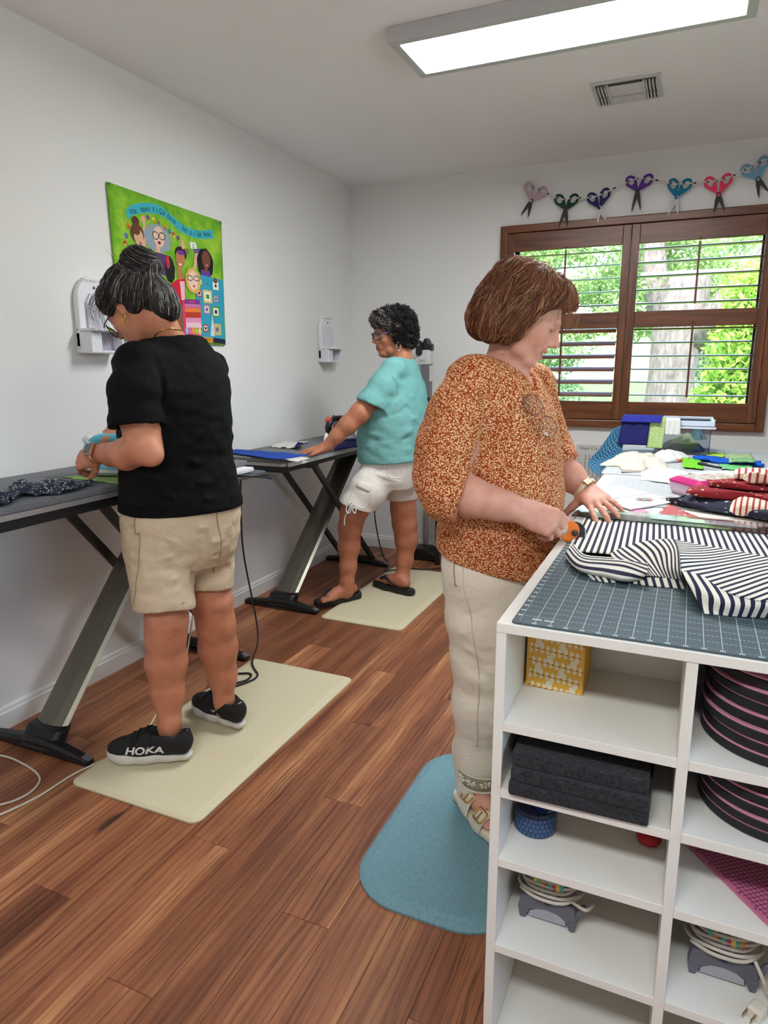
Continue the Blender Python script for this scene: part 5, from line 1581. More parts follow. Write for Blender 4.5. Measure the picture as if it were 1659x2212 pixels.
m.build('pattern_lines', plain('grey_line_ink', (120, 122, 126), .7), pat_sheet)
cloth_sheet('fabric_piece', 'bright lime green fabric square beside the black pen', 'fabric', [pz(1476, 1010, ZM + .005), pz(1520, 1014, ZM + .005), pz(1512, 994, ZM + .005), pz(1472, 990, ZM + .005)], ZM + .004, M_LIME, 12, 10, .003, 33)
cloth_sheet('fabric_piece', 'mint green fabric piece under the black pen', 'fabric', [pz(1560, 1014, ZM + .004), pz(1642, 1022, ZM + .004), pz(1620, 1006, ZM + .004), pz(1552, 1004, ZM + .004)], ZM + .004, M_MINT, 14, 8, .003, 34)
cloth_sheet('fabric_piece', 'cobalt blue folded fabric below the window', 'fabric', [pz(1500, 992, ZM + .01), pz(1650, 1006, ZM + .01), pz(1640, 996, ZM + .01), pz(1498, 984, ZM + .01)], ZM + .001, M_COBALT, 24, 8, .012, 35, (1, 1), .008)
cloth_sheet('fabric_piece', 'yellow-green fabric square behind the cobalt fabric', 'fabric', [pz(1526, 986, ZM + .004), pz(1566, 988, ZM + .004), pz(1566, 979, ZM + .004), pz(1528, 978, ZM + .004)], ZM + .001, plain('chartreuse_cotton', (168, 204, 70), .9), 10, 8, .003, 36)
cloth_sheet('fabric_piece', 'sage sheer fabric lying over the cobalt fabric', 'fabric', [pz(1576, 998, ZM + .02), pz(1632, 1000, ZM + .02), pz(1622, 980, ZM + .02), pz(1572, 980, ZM + .02)], ZM + .0165, M_SAGE, 12, 10, .004, 37)
cloth_sheet('fabric_piece', 'patterned dark green fabric piece on the sage sheer fabric', 'fabric', [pz(1582, 997, ZM + .026), pz(1632, 998, ZM + .026), pz(1628, 989, ZM + .026), pz(1584, 990, ZM + .026)], ZM + .023, M_DGRN, 10, 6, .002, 38)
pn = thing('ink_pen', 'black ballpoint pen on the green fabric', 'pen', (*pz(1535, 1010, ZM), ZM))
pa, pb = Vector((*pz(1508, 1003, ZM + .012), ZM + .0145)), Vector((*pz(1566, 1013, ZM + .012), ZM + .0135))
MB().tube([pa, pa.lerp(pb, .45), pb.lerp(pa, .1)], [.004, .0052, .0048], 10).build('barrel', M_IBK, pn, smooth=True)
MB().tube([pb.lerp(pa, .1), pb.lerp(pa, .04), pb], [.0046, .003, .001], 10).build('tip', plain('pen_silver', (200, 200, 204), .25, .8), pn, smooth=True)
MB().bar(pa + Vector((0, 0, .006)), pa.lerp(pb, .35) + Vector((0, 0, .007)), .003, .0015, (0, 0, 1)).build('clip', M_IBK, pn)
mk = thing('fabric_marker', 'white marker with orange tip beside the cream fabric heap', 'marker', (*pz(1450, 996, ZM), ZM))
ma, mb_ = Vector((*pz(1424, 998, ZM + .007), ZM + .008)), Vector((*pz(1474, 995, ZM + .007), ZM + .008))
MB().tube([ma, mb_.lerp(ma, .22)], .0072, 10).build('barrel', M_IW, mk, smooth=True)
MB().tube([mb_.lerp(ma, .22), mb_], [.0074, .006], 10).build('cap', M_IOR, mk, smooth=True)
def heap(name, label, c, rx, ry, h, m, seed):
 rg = np.random.default_rng(seed)
 dirs = rg.uniform(0, 6.28, 9); fr = rg.uniform(18, 55, 9); ph = rg.uniform(0, 6.28, 9)
 def fn(u, v):
  x, y = (u - .5) * 2, (v - .5) * 2
  q = max(abs(x), abs(y)); l = math.hypot(x, y) or 1
  x2, y2 = x * q / l, y * q / l
  wob = 1 + .16 * math.sin(5 * math.atan2(y, x) + seed) + .08 * math.sin(9 * math.atan2(y, x))
  X, Y = x2 * rx * wob, y2 * ry * wob
  rid = 0
  for d, f, p in zip(dirs, fr, ph):
   rid += (1 - abs(math.sin((X * math.cos(d) + Y * math.sin(d)) * f + p))) ** 2
  z = h * (1 - q ** 2.2) * (.45 + .17 * rid) + .0015
  return (c[0] + X, c[1] + Y, c[2] + z)
 return tag(MB().grid(fn, 44, 44).build(name, m, smooth=True, solid=.001), label, 'fabric')
M_MUSLIN = fabric('cream_muslin', (212, 204, 190), (198, 190, 174))
hc = pz(1375, 990, ZM + .02)
heap('fabric_heap', 'crumpled cream fabric heap on the farther grey mat', (hc[0], hc[1] - .03, ZM), .125, .20, .05, M_MUSLIN, 3)
hc2 = pz(1445, 985, ZM + .01)
heap('fabric_heap', 'smaller crumpled white fabric heap before the clear bin', (hc2[0], hc2[1] + .03, ZM), .075, .12, .035, M_WHITEC, 8)
# ---- clear storage bin with fabrics over its side
bn0 = Vector((2.14, 3.50, ZM))
cb_ = thing('storage_bin', 'clear plastic storage bin holding fabric scraps below the window', 'storage bin', (2.25, 3.6, ZM))
M_BIN = glass_mat('milky_clear_plastic', (.84, .87, .90, 1), .15, 1.6)
b0 = (2.135, 2.375, 3.50, 3.80)
wl = MB()
zb0, zb1 = ZM + .001, ZM + .150
th = .003
wl.box(b0[0], b0[1], b0[2], b0[3], zb0, zb0 + th)
wl.box(b0[0], b0[1], b0[2], b0[2] + th, zb0 + th, zb1).box(b0[0], b0[1], b0[3] - th, b0[3], zb0 + th, zb1)
wl.box(b0[0], b0[0] + th, b0[2] + th, b0[3] - th, zb0 + th, zb1).box(b0[1] - th, b0[1], b0[2] + th, b0[3] - th, zb0 + th, zb1)
wl.build('bin_walls', M_BIN, cb_)
rm = MB()
for q in ((b0[0] - .012, b0[1] + .012, b0[2] - .012, b0[2]), (b0[0] - .012, b0[1] + .012, b0[3], b0[3] + .012), (b0[0] - .012, b0[0], b0[2], b0[3]), (b0[1], b0[1] + .012, b0[2], b0[3])):
 rm.box(*q, zb1 - .014, zb1 + .010)
rm.build('rim', plain('frosted_blue_rim', (206, 216, 230), .25), cb_, bevel=.003)
rm2 = MB()
for q in ((b0[0] - .006, b0[1] + .018, b0[2] - .016, b0[2] - .010), (b0[0] - .006, b0[1] + .018, b0[3] + .010, b0[3] + .016)):
 rm2.box(*q, zb1 - .026, zb1 - .016)
rm2.build('rim_lip', plain('frosted_blue_rim', (206, 216, 230), .25), cb_)
MB().box(b0[1] + .012, b0[1] + .02, 3.62, 3.68, zb1 - .03, zb1 + .006).build('latch', plain('blue_latch', (60, 90, 160), .3), cb_, bevel=.002)
def scrap(label, c, rx, ry, h, m, seed):
 heap('fabric_scrap', label, c, rx, ry, h, m, seed)
heap('fabric_scrap', 'dark slate fabric scraps filling the bottom of the clear bin', (2.255, 3.65, zb0 + .004), .095, .12, .06, fabric('slate_scrap', (62, 72, 82), (90, 98, 104)), 12)
heap('fabric_scrap', 'pale green swirl fabric scrap inside the clear bin', (2.262, 3.585, zb0 + .045), .055, .05, .045, M_SAGE, 14)
heap('fabric_scrap', 'teal fabric scrap inside the clear bin at the right', (2.32, 3.66, zb0 + .06), .04, .06, .045, fabric('teal_scrap', (70, 126, 136), (52, 100, 112)), 15)
def drape(label, m, y0, y1, xt, ztop, out, drop, over, uvs, seed, front=False, w0=0.0, tri=False):
 def fn(u, v):
  a = y0 + (y1 - y0) * u
  s = v * (over + drop)
  if s < over:
   p = (over - s, ztop + .006 * math.sin(s / over * PI))
  else:
   q = s - over
   p = (-.006 - out * (q / drop) ** 1.0, ztop - q)
  wv = .006 * math.sin(9 * u + seed + v * 3) * v
  if tri:
   a = a + (y0 - a) * .0
  if front:
   return (a + w0 * v + .3 * wv, xt + p[0] - abs(wv), p[1])
  return (xt + p[0] - abs(wv), a + w0 * v, p[1])
 o = MB().grid(fn, 14, 24, uvs).build('hanging_fabric', m, smooth=True, solid=.002)
 return tag(o, label, 'fabric', 'fabrics hung over the bin')
def zigzag_mat():
 t = NT('teal_zigzag_print')
 p = t.coord('UV', (5, 9, 1))
 x, y = t.n('SeparateXYZ', {0: p}, out=0), t.n('SeparateXYZ', {0: p}, out=1)
 tri = t.math('ABSOLUTE', t.math('SUBTRACT', t.math('FRACT', x), .5))
 f = t.math('FRACT', t.math('ADD', y, t.math('MULTIPLY', tri, 2.0)))
 t.p(Base_Color=t.ramp(f, [(0, srgb(22, 42, 84)), (.45, srgb(22, 42, 84)), (.5, srgb(84, 176, 200)), (.68, srgb(44, 120, 160)), (.72, srgb(22, 42, 84)), (.85, srgb(96, 190, 200)), (.9, srgb(22, 42, 84))], 'CONSTANT'), Roughness=.9)
 return t.m
def swirl_mat():
 t = NT('green_swirl_print')
 v = t.n('TexVoronoi', {'Vector': t.coord('UV', (5, 9, 1)), 'Scale': 1.0})
 w = t.math('SINE', t.math('MULTIPLY', v, 42.0))
 t.p(Base_Color=t.ramp(w, [(.4, srgb(128, 166, 84)), (.6, srgb(214, 222, 172))]), Roughness=.9)
 return t.m
ZT = zb1 + .013
M_ZIG = zigzag_mat()
zg = MB()
zrows = [[(1326, 925, 3.50), (1345, 918, 3.55)], [(1296, 968, 3.30), (1345, 965, 3.45)], [(1270, 1000, 3.10), (1335, 985, 3.35)], [(1300, 1028, 2.83), (1312, 1012, 2.95)]]
G = [[at_axis(px, py, 1, yy) for px, py, yy in r] for r in zrows]
G[3] = [Vector((1.962, 2.80, .905)), Vector((1.966, 2.93, .925))]
zp = lambda u, v: tuple(Patch.cr([Patch.cr(r, u) for r in G], v) - Vector((0, 0, .012 * math.sin(PI * u) * math.sin(PI * v))))
zg.grid(zp, 12, 24, (1, 1.6))
tag(zg.build('hanging_fabric', M_ZIG, smooth=True, solid=.002), 'blue and teal zigzag fabric falling from the bin over the table edge', 'fabric', 'fabrics hung over the bin')
drape('solid navy fabric hung over the near side of the bin', M_NAVYC, 1.985, 2.115, 3.482, ZT + .006, .04, .125, .05, (1, 1), 1, True, -.012)
drape('royal blue folded fabric on the corner of the bin rim', fabric('royal_felt', (52, 56, 150), (40, 44, 128)), 1.99, 2.165, 3.478, ZT + .012, .012, .025, .06, (1, 1), 2, True, -.01)
drape('green swirl print fabric hung over the near side of the bin', swirl_mat(), 2.108, 2.178, 3.484, ZT + .004, .03, .135, .05, (1, 2), 3, True, -.008)
drape('white fabric scrap hung over the near side of the bin', M_WHITEC, 2.165, 2.235, 3.486, ZT + .002, .01, .07, .04, (1, 1), 4, True, .01)
# ------------------------------------------------------------------ organic modelling: blended distance fields -> one mesh
def V3(p):
 return np.array((p[0], p[1], p[2]), dtype=np.float32)
_LAT = np.random.default_rng(4).random((32, 32, 32)).astype(np.float32)
def vnoise(P, f, seed=0):
 q = P * f + seed * 7.31
 i = np.floor(q).astype(np.int32)
 t = q - i
 t = t * t * (3 - 2 * t)
 i &= 31
 j = (i + 1) & 31
 L = _LAT
 x0 = L[i[:, 0], i[:, 1], i[:, 2]] * (1 - t[:, 0]) + L[j[:, 0], i[:, 1], i[:, 2]] * t[:, 0]
 x1 = L[i[:, 0], j[:, 1], i[:, 2]] * (1 - t[:, 0]) + L[j[:, 0], j[:, 1], i[:, 2]] * t[:, 0]
 x2 = L[i[:, 0], i[:, 1], j[:, 2]] * (1 - t[:, 0]) + L[j[:, 0], i[:, 1], j[:, 2]] * t[:, 0]
 x3 = L[i[:, 0], j[:, 1], j[:, 2]] * (1 - t[:, 0]) + L[j[:, 0], j[:, 1], j[:, 2]] * t[:, 0]
 y0 = x0 * (1 - t[:, 1]) + x1 * t[:, 1]
 y1 = x2 * (1 - t[:, 1]) + x3 * t[:, 1]
 return (y0 * (1 - t[:, 2]) + y1 * t[:, 2]) * 2 - 1
def seg_t(P, a, b):
 ab = b - a
 return np.clip((P - a) @ ab / max(float(ab @ ab), 1e-12), 0, 1)
class Shape:
 def __init__(s):
  s.ops = []
 def _op(s, fn, lo, hi, k, mode):
  s.ops.append((fn, np.asarray(lo, np.float32), np.asarray(hi, np.float32), k, mode))
  return s
 def cone(s, a, b, ra, rb, k=.02, mode='add'):
  a, b = V3(a), V3(b)
  r = max(ra, rb)
  def fn(P):
   t = seg_t(P, a, b)
   return np.linalg.norm(P - a - t[:, None] * (b - a), axis=1) - (ra + (rb - ra) * t)
  return s._op(fn, np.minimum(a, b) - r, np.maximum(a, b) + r, k, mode)
 def chain(s, pts, k=.02):
  for (a, ra), (b, rb) in zip(pts[:-1], pts[1:]):
   s.cone(a, b, ra, rb, k)
  return s
 def ell(s, c, r, R=None, k=.02, mode='add'):
  c, r = V3(c), np.asarray(r, np.float32)
  R = np.eye(3, dtype=np.float32) if R is None else np.asarray(R, np.float32)
  def fn(P):
   q = (P - c) @ R
   k0 = np.linalg.norm(q / r, axis=1)
   k1 = np.linalg.norm(q / (r * r), axis=1) + 1e-9
   return np.where(k0 < 1e-4, -r.min(), k0 * (k0 - 1) / k1)
  ext = np.abs(R) @ r
  return s._op(fn, c - ext, c + ext, k, mode)
 def loft(s, secs, yaw, k=.03, e=2.3, mode='add'):
  S = np.array(sorted(secs, key=lambda q: q[0]), np.float32)
  zs = np.linspace(S[0, 0], S[-1, 0], 60)
  T = np.stack([np.interp(zs, S[:, 0], S[:, i]) for i in range(1, 5)], 1)
  for _ in range(10):
   T[1:-1] = .25 * T[:-2] + .5 * T[1:-1] + .25 * T[2:]
  f = np.array((math.cos(yaw), math.sin(yaw)), np.float32)
  l = np.array((-f[1], f[0]), np.float32)
  z0, z1 = float(zs[0]), float(zs[-1])
  def fn(P):
   z = np.clip(P[:, 2], z0, z1)
   c = [np.interp(z, zs, T[:, i]) for i in range(4)]
   dx, dy = P[:, 0] - c[0], P[:, 1] - c[1]
   u, w = dx * l[0] + dy * l[1], dx * f[0] + dy * f[1]
   a, b = np.abs(u) / c[2] + 1e-6, np.abs(w) / c[3] + 1e-6
   k0 = (a ** e + b ** e) ** (1 / e)
   g = np.sqrt((a ** (e - 1) / c[2]) ** 2 + (b ** (e - 1) / c[3]) ** 2) * k0 ** (1 - e) + 1e-6
   d = (k0 - 1) / g
   d = np.maximum(d, -np.minimum(c[2], c[3]))
   dz = np.maximum(z0 - P[:, 2], P[:, 2] - z1)
   return np.where(dz > 0, np.sqrt(np.maximum(d, 0) ** 2 + dz ** 2), np.maximum(d, dz))
  m = float(np.max(T[:, 2:])) * 1.1
  lo = (T[:, 0].min() - m, T[:, 1].min() - m, z0)
  hi = (T[:, 0].max() + m, T[:, 1].max() + m, z1)
  return s._op(fn, lo, hi, k, mode)
 def shape(s, o, k=.02, mode='add'):
  ad = [q for q in o.ops if q[4] == 'add']
  lo, hi = np.min([q[1] for q in ad], 0), np.max([q[2] for q in ad], 0)
  return s._op(o, lo, hi, k, mode)
 def cut(s, point, normal, k=.004):
  p, n = V3(point), V3(Vector(normal).normalized())
  return s._op(lambda P: (P - p) @ n, (-99,) * 3, (99,) * 3, k, 'int')
 def cut_near(s, point, normal, rad, k=.004):
  p, n = V3(point), V3(Vector(normal).normalized())
  def fn(P):
   return np.where(np.linalg.norm(P - p, axis=1) < rad, (P - p) @ n, -1.0)
  return s._op(fn, p - rad, p + rad, k, 'int')
 def bump(s, a, b, w, h):
  a, b = V3(a), V3(b)
  def fn(P):
   t = seg_t(P, a, b)
   d2 = ((P - a - t[:, None] * (b - a)) ** 2).sum(1)
   return -h * np.exp(-d2 / (w * w)) * (.35 + .65 * np.sin(PI * np.clip(t, .05, .95)))
  return s._op(fn, np.minimum(a, b) - 2.2 * w, np.maximum(a, b) + 2.2 * w, 0, 'disp')
 def disp(s, fn, lo=(-99,) * 3, hi=(99,) * 3):
  return s._op(fn, lo, hi, 0, 'disp')
 def ev(s, P3, blo, bhi):
  nb, m, _ = P3.shape
  D = np.full((nb, m), .2, np.float32)
  for fn, lo, hi, k, mode in s.ops:
   mg = max(k, .004) + .012
   idx = np.nonzero(((bhi > lo - mg) & (blo < hi + mg)).all(1))[0]
   if not len(idx):
    continue
   full = len(idx) == nb
   P = P3 if full else P3[idx]
   if isinstance(fn, Shape):
    d = fn.ev(P, blo[idx], bhi[idx])
   else:
    d = fn(P.reshape(-1, 3)).reshape(len(idx), m).astype(np.float32)
   C = D if full else D[idx]
   if mode == 'add':
    h = np.clip(.5 + .5 * (C - d) / k, 0, 1) if k else (d < C).astype(np.float32)
    r = C * (1 - h) + d * h - k * h * (1 - h)
   elif mode == 'sub':
    h = np.clip(.5 + .5 * (C + d) / k, 0, 1)
    r = C * h + (-d) * (1 - h) + k * h * (1 - h)
   elif mode == 'int':
    h = np.clip(.5 + .5 * (C - d) / k, 0, 1)
    r = C * h + d * (1 - h) + k * h * (1 - h)
   else:
    r = C + d
   if full:
    D = r
   else:
    D[idx] = r
  return D
 def at(s, P):
  P = np.asarray(P, np.float32).reshape(-1, 1, 3)
  return s.ev(P, P[:, 0], P[:, 0])[:, 0]
 def grad(s, P, e=.002):
  g = np.stack([s.at(P + np.eye(3, dtype=np.float32)[i] * e) - s.at(P - np.eye(3, dtype=np.float32)[i] * e) for i in range(3)], 1)
  return g / (np.linalg.norm(g, axis=1)[:, None] + 1e-9)
 def polygonise(s, h, smooth=1):
  NB = 8
  adds = [o for o in s.ops if o[4] == 'add']
  lo = np.min([o[1] for o in adds], 0) - .03
  hi = np.max([o[2] for o in adds], 0) + .03
  B = NB * h
  n = np.ceil((hi - lo) / B).astype(int)
  I = np.stack(np.meshgrid(*[np.arange(k) for k in n], indexing='ij'), -1).reshape(-1, 3)
  c = (lo + (I + .5) * B).astype(np.float32)
  near = np.zeros(len(I), bool)
  for fn, l, hh, k, mode in adds:
   near |= ((c + B * .5 > l - .012) & (c - B * .5 < hh + .012)).all(1)
  I, c = I[near], c[near]
  dc = s.ev(c[:, None, :], c - B * .6, c + B * .6)[:, 0]
  keep = np.abs(dc) < B * 1.35 + .01
  I = I[keep]
  g = np.arange(NB + 1)
  off = np.stack(np.meshgrid(g, g, g, indexing='ij'), -1).reshape(-1, 3).astype(np.float32) * h
  base = (lo + I * B).astype(np.float32)
  D = np.empty((len(I), (NB + 1) ** 3), np.float32)
  for q in range(0, len(I), 1500):
   bs = base[q:q + 1500]
   D[q:q + 1500] = s.ev(bs[:, None, :] + off[None], bs, bs + B)
  D = D.reshape(-1, NB + 1, NB + 1, NB + 1)
  S = D < 0
  cnt = np.zeros((len(I), NB, NB, NB), np.int8)
  for a in (0, 1):
   for b in (0, 1):
    for cc in (0, 1):
     cnt += S[:, a:a + NB, b:b + NB, cc:cc + NB]
  act = np.nonzero((cnt > 0) & (cnt < 8))
  bi, ci = act[0], np.stack(act[1:], 1)
  gi = I[bi] * NB + ci
  corner = {}
  for a in (0, 1):
   for b in (0, 1):
    for cc in (0, 1):
     corner[a, b, cc] = D[bi, ci[:, 0] + a, ci[:, 1] + b, ci[:, 2] + cc]
  acc = np.zeros((len(bi), 3), np.float32)
  num = np.zeros(len(bi), np.float32)
  for a, b in [(p, q) for p in corner for q in corner if sum(abs(x - y) for x, y in zip(p, q)) == 1 and p < q]:
   va, vb = corner[a], corner[b]
   cr = (va < 0) != (vb < 0)
   t = np.where(cr, va / np.where(cr, va - vb, 1), 0)
   for ax in range(3):
    acc[:, ax] += np.where(cr, a[ax] + t * (b[ax] - a[ax]), 0)
   num += cr
  vert = lo + (gi + acc / num[:, None]) * h
  tot = (n * NB + 2).astype(np.int64)
  key = (gi[:, 0].astype(np.int64) * tot[1] + gi[:, 1]) * tot[2] + gi[:, 2]
  order = np.argsort(key)
  sk = key[order]
  quads = []
  for ax in range(3):
   sl0 = [slice(None)] + [slice(0, NB)] * 3
   sl1 = [slice(None)] + [slice(0, NB)] * 3
   sl1[ax + 1] = slice(1, NB + 1)
   ch = S[tuple(sl0)] != S[tuple(sl1)]
   e = np.nonzero(ch)
   g0 = I[e[0]] * NB + np.stack(e[1:], 1)
   inside = S[tuple(sl0)][e]
   o1, o2 = [k for k in range(3) if k != ax]
   cells = []
   for d1, d2 in ((0, 0), (1, 0), (1, 1), (0, 1)):
    gg = g0.copy()
    gg[:, o1] -= d1
    gg[:, o2] -= d2
    cells.append((gg[:, 0].astype(np.int64) * tot[1] + gg[:, 1]) * tot[2] + gg[:, 2])
   Q = np.stack(cells, 1)
   pos = np.searchsorted(sk, Q)
   pos = np.clip(pos, 0, len(sk) - 1)
   ok = (sk[pos] == Q).all(1)
   Q = order[pos[ok]]
   fl_ = inside[ok] if ax != 1 else ~inside[ok]
   Q[fl_] = Q[fl_][:, ::-1]
   quads.append(Q[:, ::-1])
  Q = np.concatenate(quads)
  for _ in range(smooth):
   nb_s = np.zeros_like(vert)
   nb_n = np.zeros(len(vert), np.float32)
   for a in range(4):
    b = (a + 1) % 4
    for i, j in ((a, b), (b, a)):
     nb_s += np.stack([np.bincount(Q[:, i], vert[Q[:, j], ax], len(vert)) for ax in range(3)], 1)
     nb_n += np.bincount(Q[:, i], minlength=len(vert))
   vert = .5 * vert + .5 * nb_s / np.maximum(nb_n, 1)[:, None]
  return vert.astype(np.float32), Q.astype(np.int32)
 def build(s, name, m, parent, h=.004, smooth=1, paint=None):
  v, q = s.polygonise(h, smooth)
  return np_mesh(name, v, q, m, parent, paint(v) if paint else None)
def np_mesh(name, v, q, m, parent, col=None, uv=None):
 me = bpy.data.meshes.new(name)
 k = q.shape[1]
 me.vertices.add(len(v))
 me.vertices.foreach_set('co', np.asarray(v, np.float32).ravel())
 me.loops.add(q.size)
 me.loops.foreach_set('vertex_index', np.asarray(q, np.int32).ravel())
 me.polygons.add(len(q))
 me.polygons.foreach_set('loop_start', np.arange(0, q.size, k, dtype=np.int32))
 me.polygons.foreach_set('use_smooth', np.ones(len(q), bool))
 me.update(calc_edges=True)
 if col is not None:
  ca = me.color_attributes.new('Col', 'FLOAT_COLOR', 'POINT')
  c4 = np.ones((len(v), 4), np.float32)
  c4[:, :3] = col
  ca.data.foreach_set('color', c4.ravel())
 return link(name, me, m, parent)
def lin(c):
 return np.array(srgb(c)[:3], np.float32)
def strands(name, paths, radius, m, parent, cols, taper=True, sides=3):
 n, k, _ = paths.shape
 T = np.gradient(paths, axis=1)
 T /= np.linalg.norm(T, axis=2)[..., None] + 1e-9
 ref = np.array((.31, .52, .79), np.float32)
 N = np.cross(T, ref)
 N /= np.linalg.norm(N, axis=2)[..., None] + 1e-9
 Bn = np.cross(T, N)
 w = np.ones(k) if not taper else np.clip(1.15 - np.linspace(0, 1, k) ** 2, .15, 1)
 rad = (np.asarray(radius).reshape(-1, 1) * w)[..., None]
 rings = []
 for j in range(sides):
  a = 2 * PI * j / sides
  rings.append(paths + (N * math.cos(a) + Bn * math.sin(a)) * rad)
 V = np.stack(rings, 2).reshape(-1, 3)
 base = (np.arange(n)[:, None] * k + np.arange(k - 1)[None]) * sides
 Q = []
 for j in range(sides):
  j2 = (j + 1) % sides
  Q.append(np.stack([base + j, base + j2, base + sides + j2, base + sides + j], -1).reshape(-1, 4))
 Q = np.concatenate(Q)
 C = np.repeat(cols, k * sides, axis=0)
 o = np_mesh(name, V, Q, m, parent, C)
 o['kind'] = 'stuff'
 return o
def grow(shape, start, flow, steps, step, lift, curl=0.0, cf=9.0, seed=0, cl_ax=None):
 rng = np.random.default_rng(seed)
 P = start.astype(np.float32).copy()
 n = len(P)
 lift = np.asarray(lift, np.float32).reshape(-1, 1) * np.ones((n, 1), np.float32)
 ph = rng.uniform(0, 6.28, (n, 1))
 fr = cf * rng.uniform(.7, 1.3, (n, 1))
 out = []
 for i in range(steps):
  g = shape.grad(P)
  d = shape.at(P)[:, None]
  P = P - g * (d - lift)
  f = flow(P, i / steps)
  t = f - g * (f * g).sum(1)[:, None]
  t /= np.linalg.norm(t, axis=1)[:, None] + 1e-9
  b = np.cross(g, t)
  q = P.copy()
  if curl:
   q = q + (b * np.sin(fr * i + ph) + g * np.cos(fr * i + ph)) * curl * min(1, i / 2)
  out.append(q)
  P = P + t * step
 return np.stack(out, 1)
# ------------------------------------------------------------------ anatomy helpers
def frame_of(fwd_h, pitch, roll=0.0):
 f = Vector((fwd_h[0], fwd_h[1], 0)).normalized()
 l = Vector((-f.y, f.x, 0))
 u = Vector((0, 0, 1))
 F = f * math.cos(pitch) - u * math.sin(pitch)
 U = f * math.sin(pitch) + u * math.cos(pitch)
 L = l * math.cos(roll) + U * math.sin(roll)
 U2 = U * math.cos(roll) - l * math.sin(roll)
 return np.array([[F.x, L.x, U2.x], [F.y, L.y, U2.y], [F.z, L.z, U2.z]], np.float32)
class Head:
 def __init__(s, c, R, sc=1.0):
  s.c, s.R, s.sc = V3(c), np.asarray(R, np.float32), sc
 def p(s, x, y, z):
  return s.c + s.R @ (np.array((x, y, z), np.float32) * s.sc)
 def loc(s, P):
  return ((P - s.c) @ s.R) / s.sc
def add_head(S, H, smile=0.0, open_=0.0, jowl=0.0, nose=1.0, lid=0.0):
 R, sc, p = H.R, H.sc, H.p
 E = lambda c, r, k=.012, mode='add', RR=None: S.ell(p(*c), [q * sc for q in r], R if RR is None else RR, k * sc, mode)
 C = lambda a, b, ra, rb, k=.01, mode='add': S.cone(p(*a), p(*b), ra * sc, rb * sc, k * sc, mode)
 E((-.016, 0, .038), (.094, .073, .076))
 E((.026, 0, -.012), (.064, .062, .088), .02)
 E((.02, 0, -.045), (.058, .056, .058), .02)
 for s_ in (-1, 1):
  C((-.02, s_ * .052, -.050), (.055, s_ * .018, -.098), .017, .016, .02)
  E((.052, s_ * .036, -.026 + .004 * smile), (.026 + .003 * smile, .024, .022 + .003 * smile), .018)
  if smile:
   E((.064, s_ * .033, -.040), (.017, .015, .013), .012)
  if jowl:
   E((.03, s_ * .042, -.082), (.022, .016, .02), .015)
 E((.066, 0, -.098), (.020, .022, .016), .014)
 if jowl:
  E((.018, 0, -.098), (.045, .034, .018 + .008 * jowl), .02)
 C((.078, -.028, .020), (.078, .028, .020), .012, .012, .016)
 for s_ in (-1, 1):
  E((.086, s_ * .031, -.002), (.016, .017, .011), .010, 'sub')
  E((.0715, s_ * .031, .0), (.0135, .0155, .0125), .004)
  C((.0835, s_ * .022, .0065), (.0785, s_ * .043, .0045), .0022, .002, .004)
 if lid:
  for s_ in (-1, 1):
   C((.0860, s_ * .024, -.001), (.0810, s_ * .040, -.0015), lid, lid * .8, .0015, 'sub')
 C((.084, 0, .012), (.104 * (1 + .04 * (nose - 1)), 0, -.024), .0075, .0095, .012)
 E((.1035, 0, -.029), (.0125, .0115, .0105), .008)
 for s_ in (-1, 1):
  E((.092, s_ * .0125, -.034), (.0105, .0075, .008), .006)
  E((.100, s_ * .006, -.040), (.004, .003, .003), .003, 'sub')
 w, up = .022 + .006 * smile, .006 * smile
 E((.076, 0, -.062), (.018, .026, .022), .016)
 for s_ in (-1, 1):
  C((.0935, s_ * .002, -.0565 + .0 * up), (.080 - .004 * smile, s_ * w, -.062 + up), .0042, .0025, .005)
  C((.0915, 0, -.0695 - .5 * open_), (.080 - .004 * smile, s_ * w, -.063 + up), .0050, .0025, .005)
 if open_:
  for s_ in (-1, 1):
   C((.090, 0, -.0625 - .25 * open_), (.083, s_ * w * .72, -.0625 + up * .8), .0038 + .3 * open_, .0022, .002, 'sub')
  if open_ > .008:
   E((.090, 0, -.0675), (.012, .021, .0058), .003, 'sub')
 else:
  C((.099, -.016, -.063), (.099, .016, -.063), .003, .003, .002, 'sub')
 for s_ in (-1, 1):
  E((-.006, s_ * .072, -.008), (.017, .008, .030), .006)
  E((-.001, s_ * .081, -.002), (.009, .006, .017), .006, 'sub')
  E((-.003, s_ * .075, -.032), (.008, .006, .009), .006)
 return S
def paint_fn(spots, base=(1, 1, 1)):
 def f(v):
  col = np.ones((len(v), 3), np.float32) * np.array(base, np.float32)
  for c, r, R, cm, st in spots:
   q = np.linalg.norm(((v - V3(c)) @ np.asarray(R, np.float32)) / np.asarray(r, np.float32), axis=1)
   w = np.clip((1.25 - q) / .5, 0, 1)[:, None] * st
   col = col * (1 - w) + np.array(cm, np.float32) * w
  return col
 return f
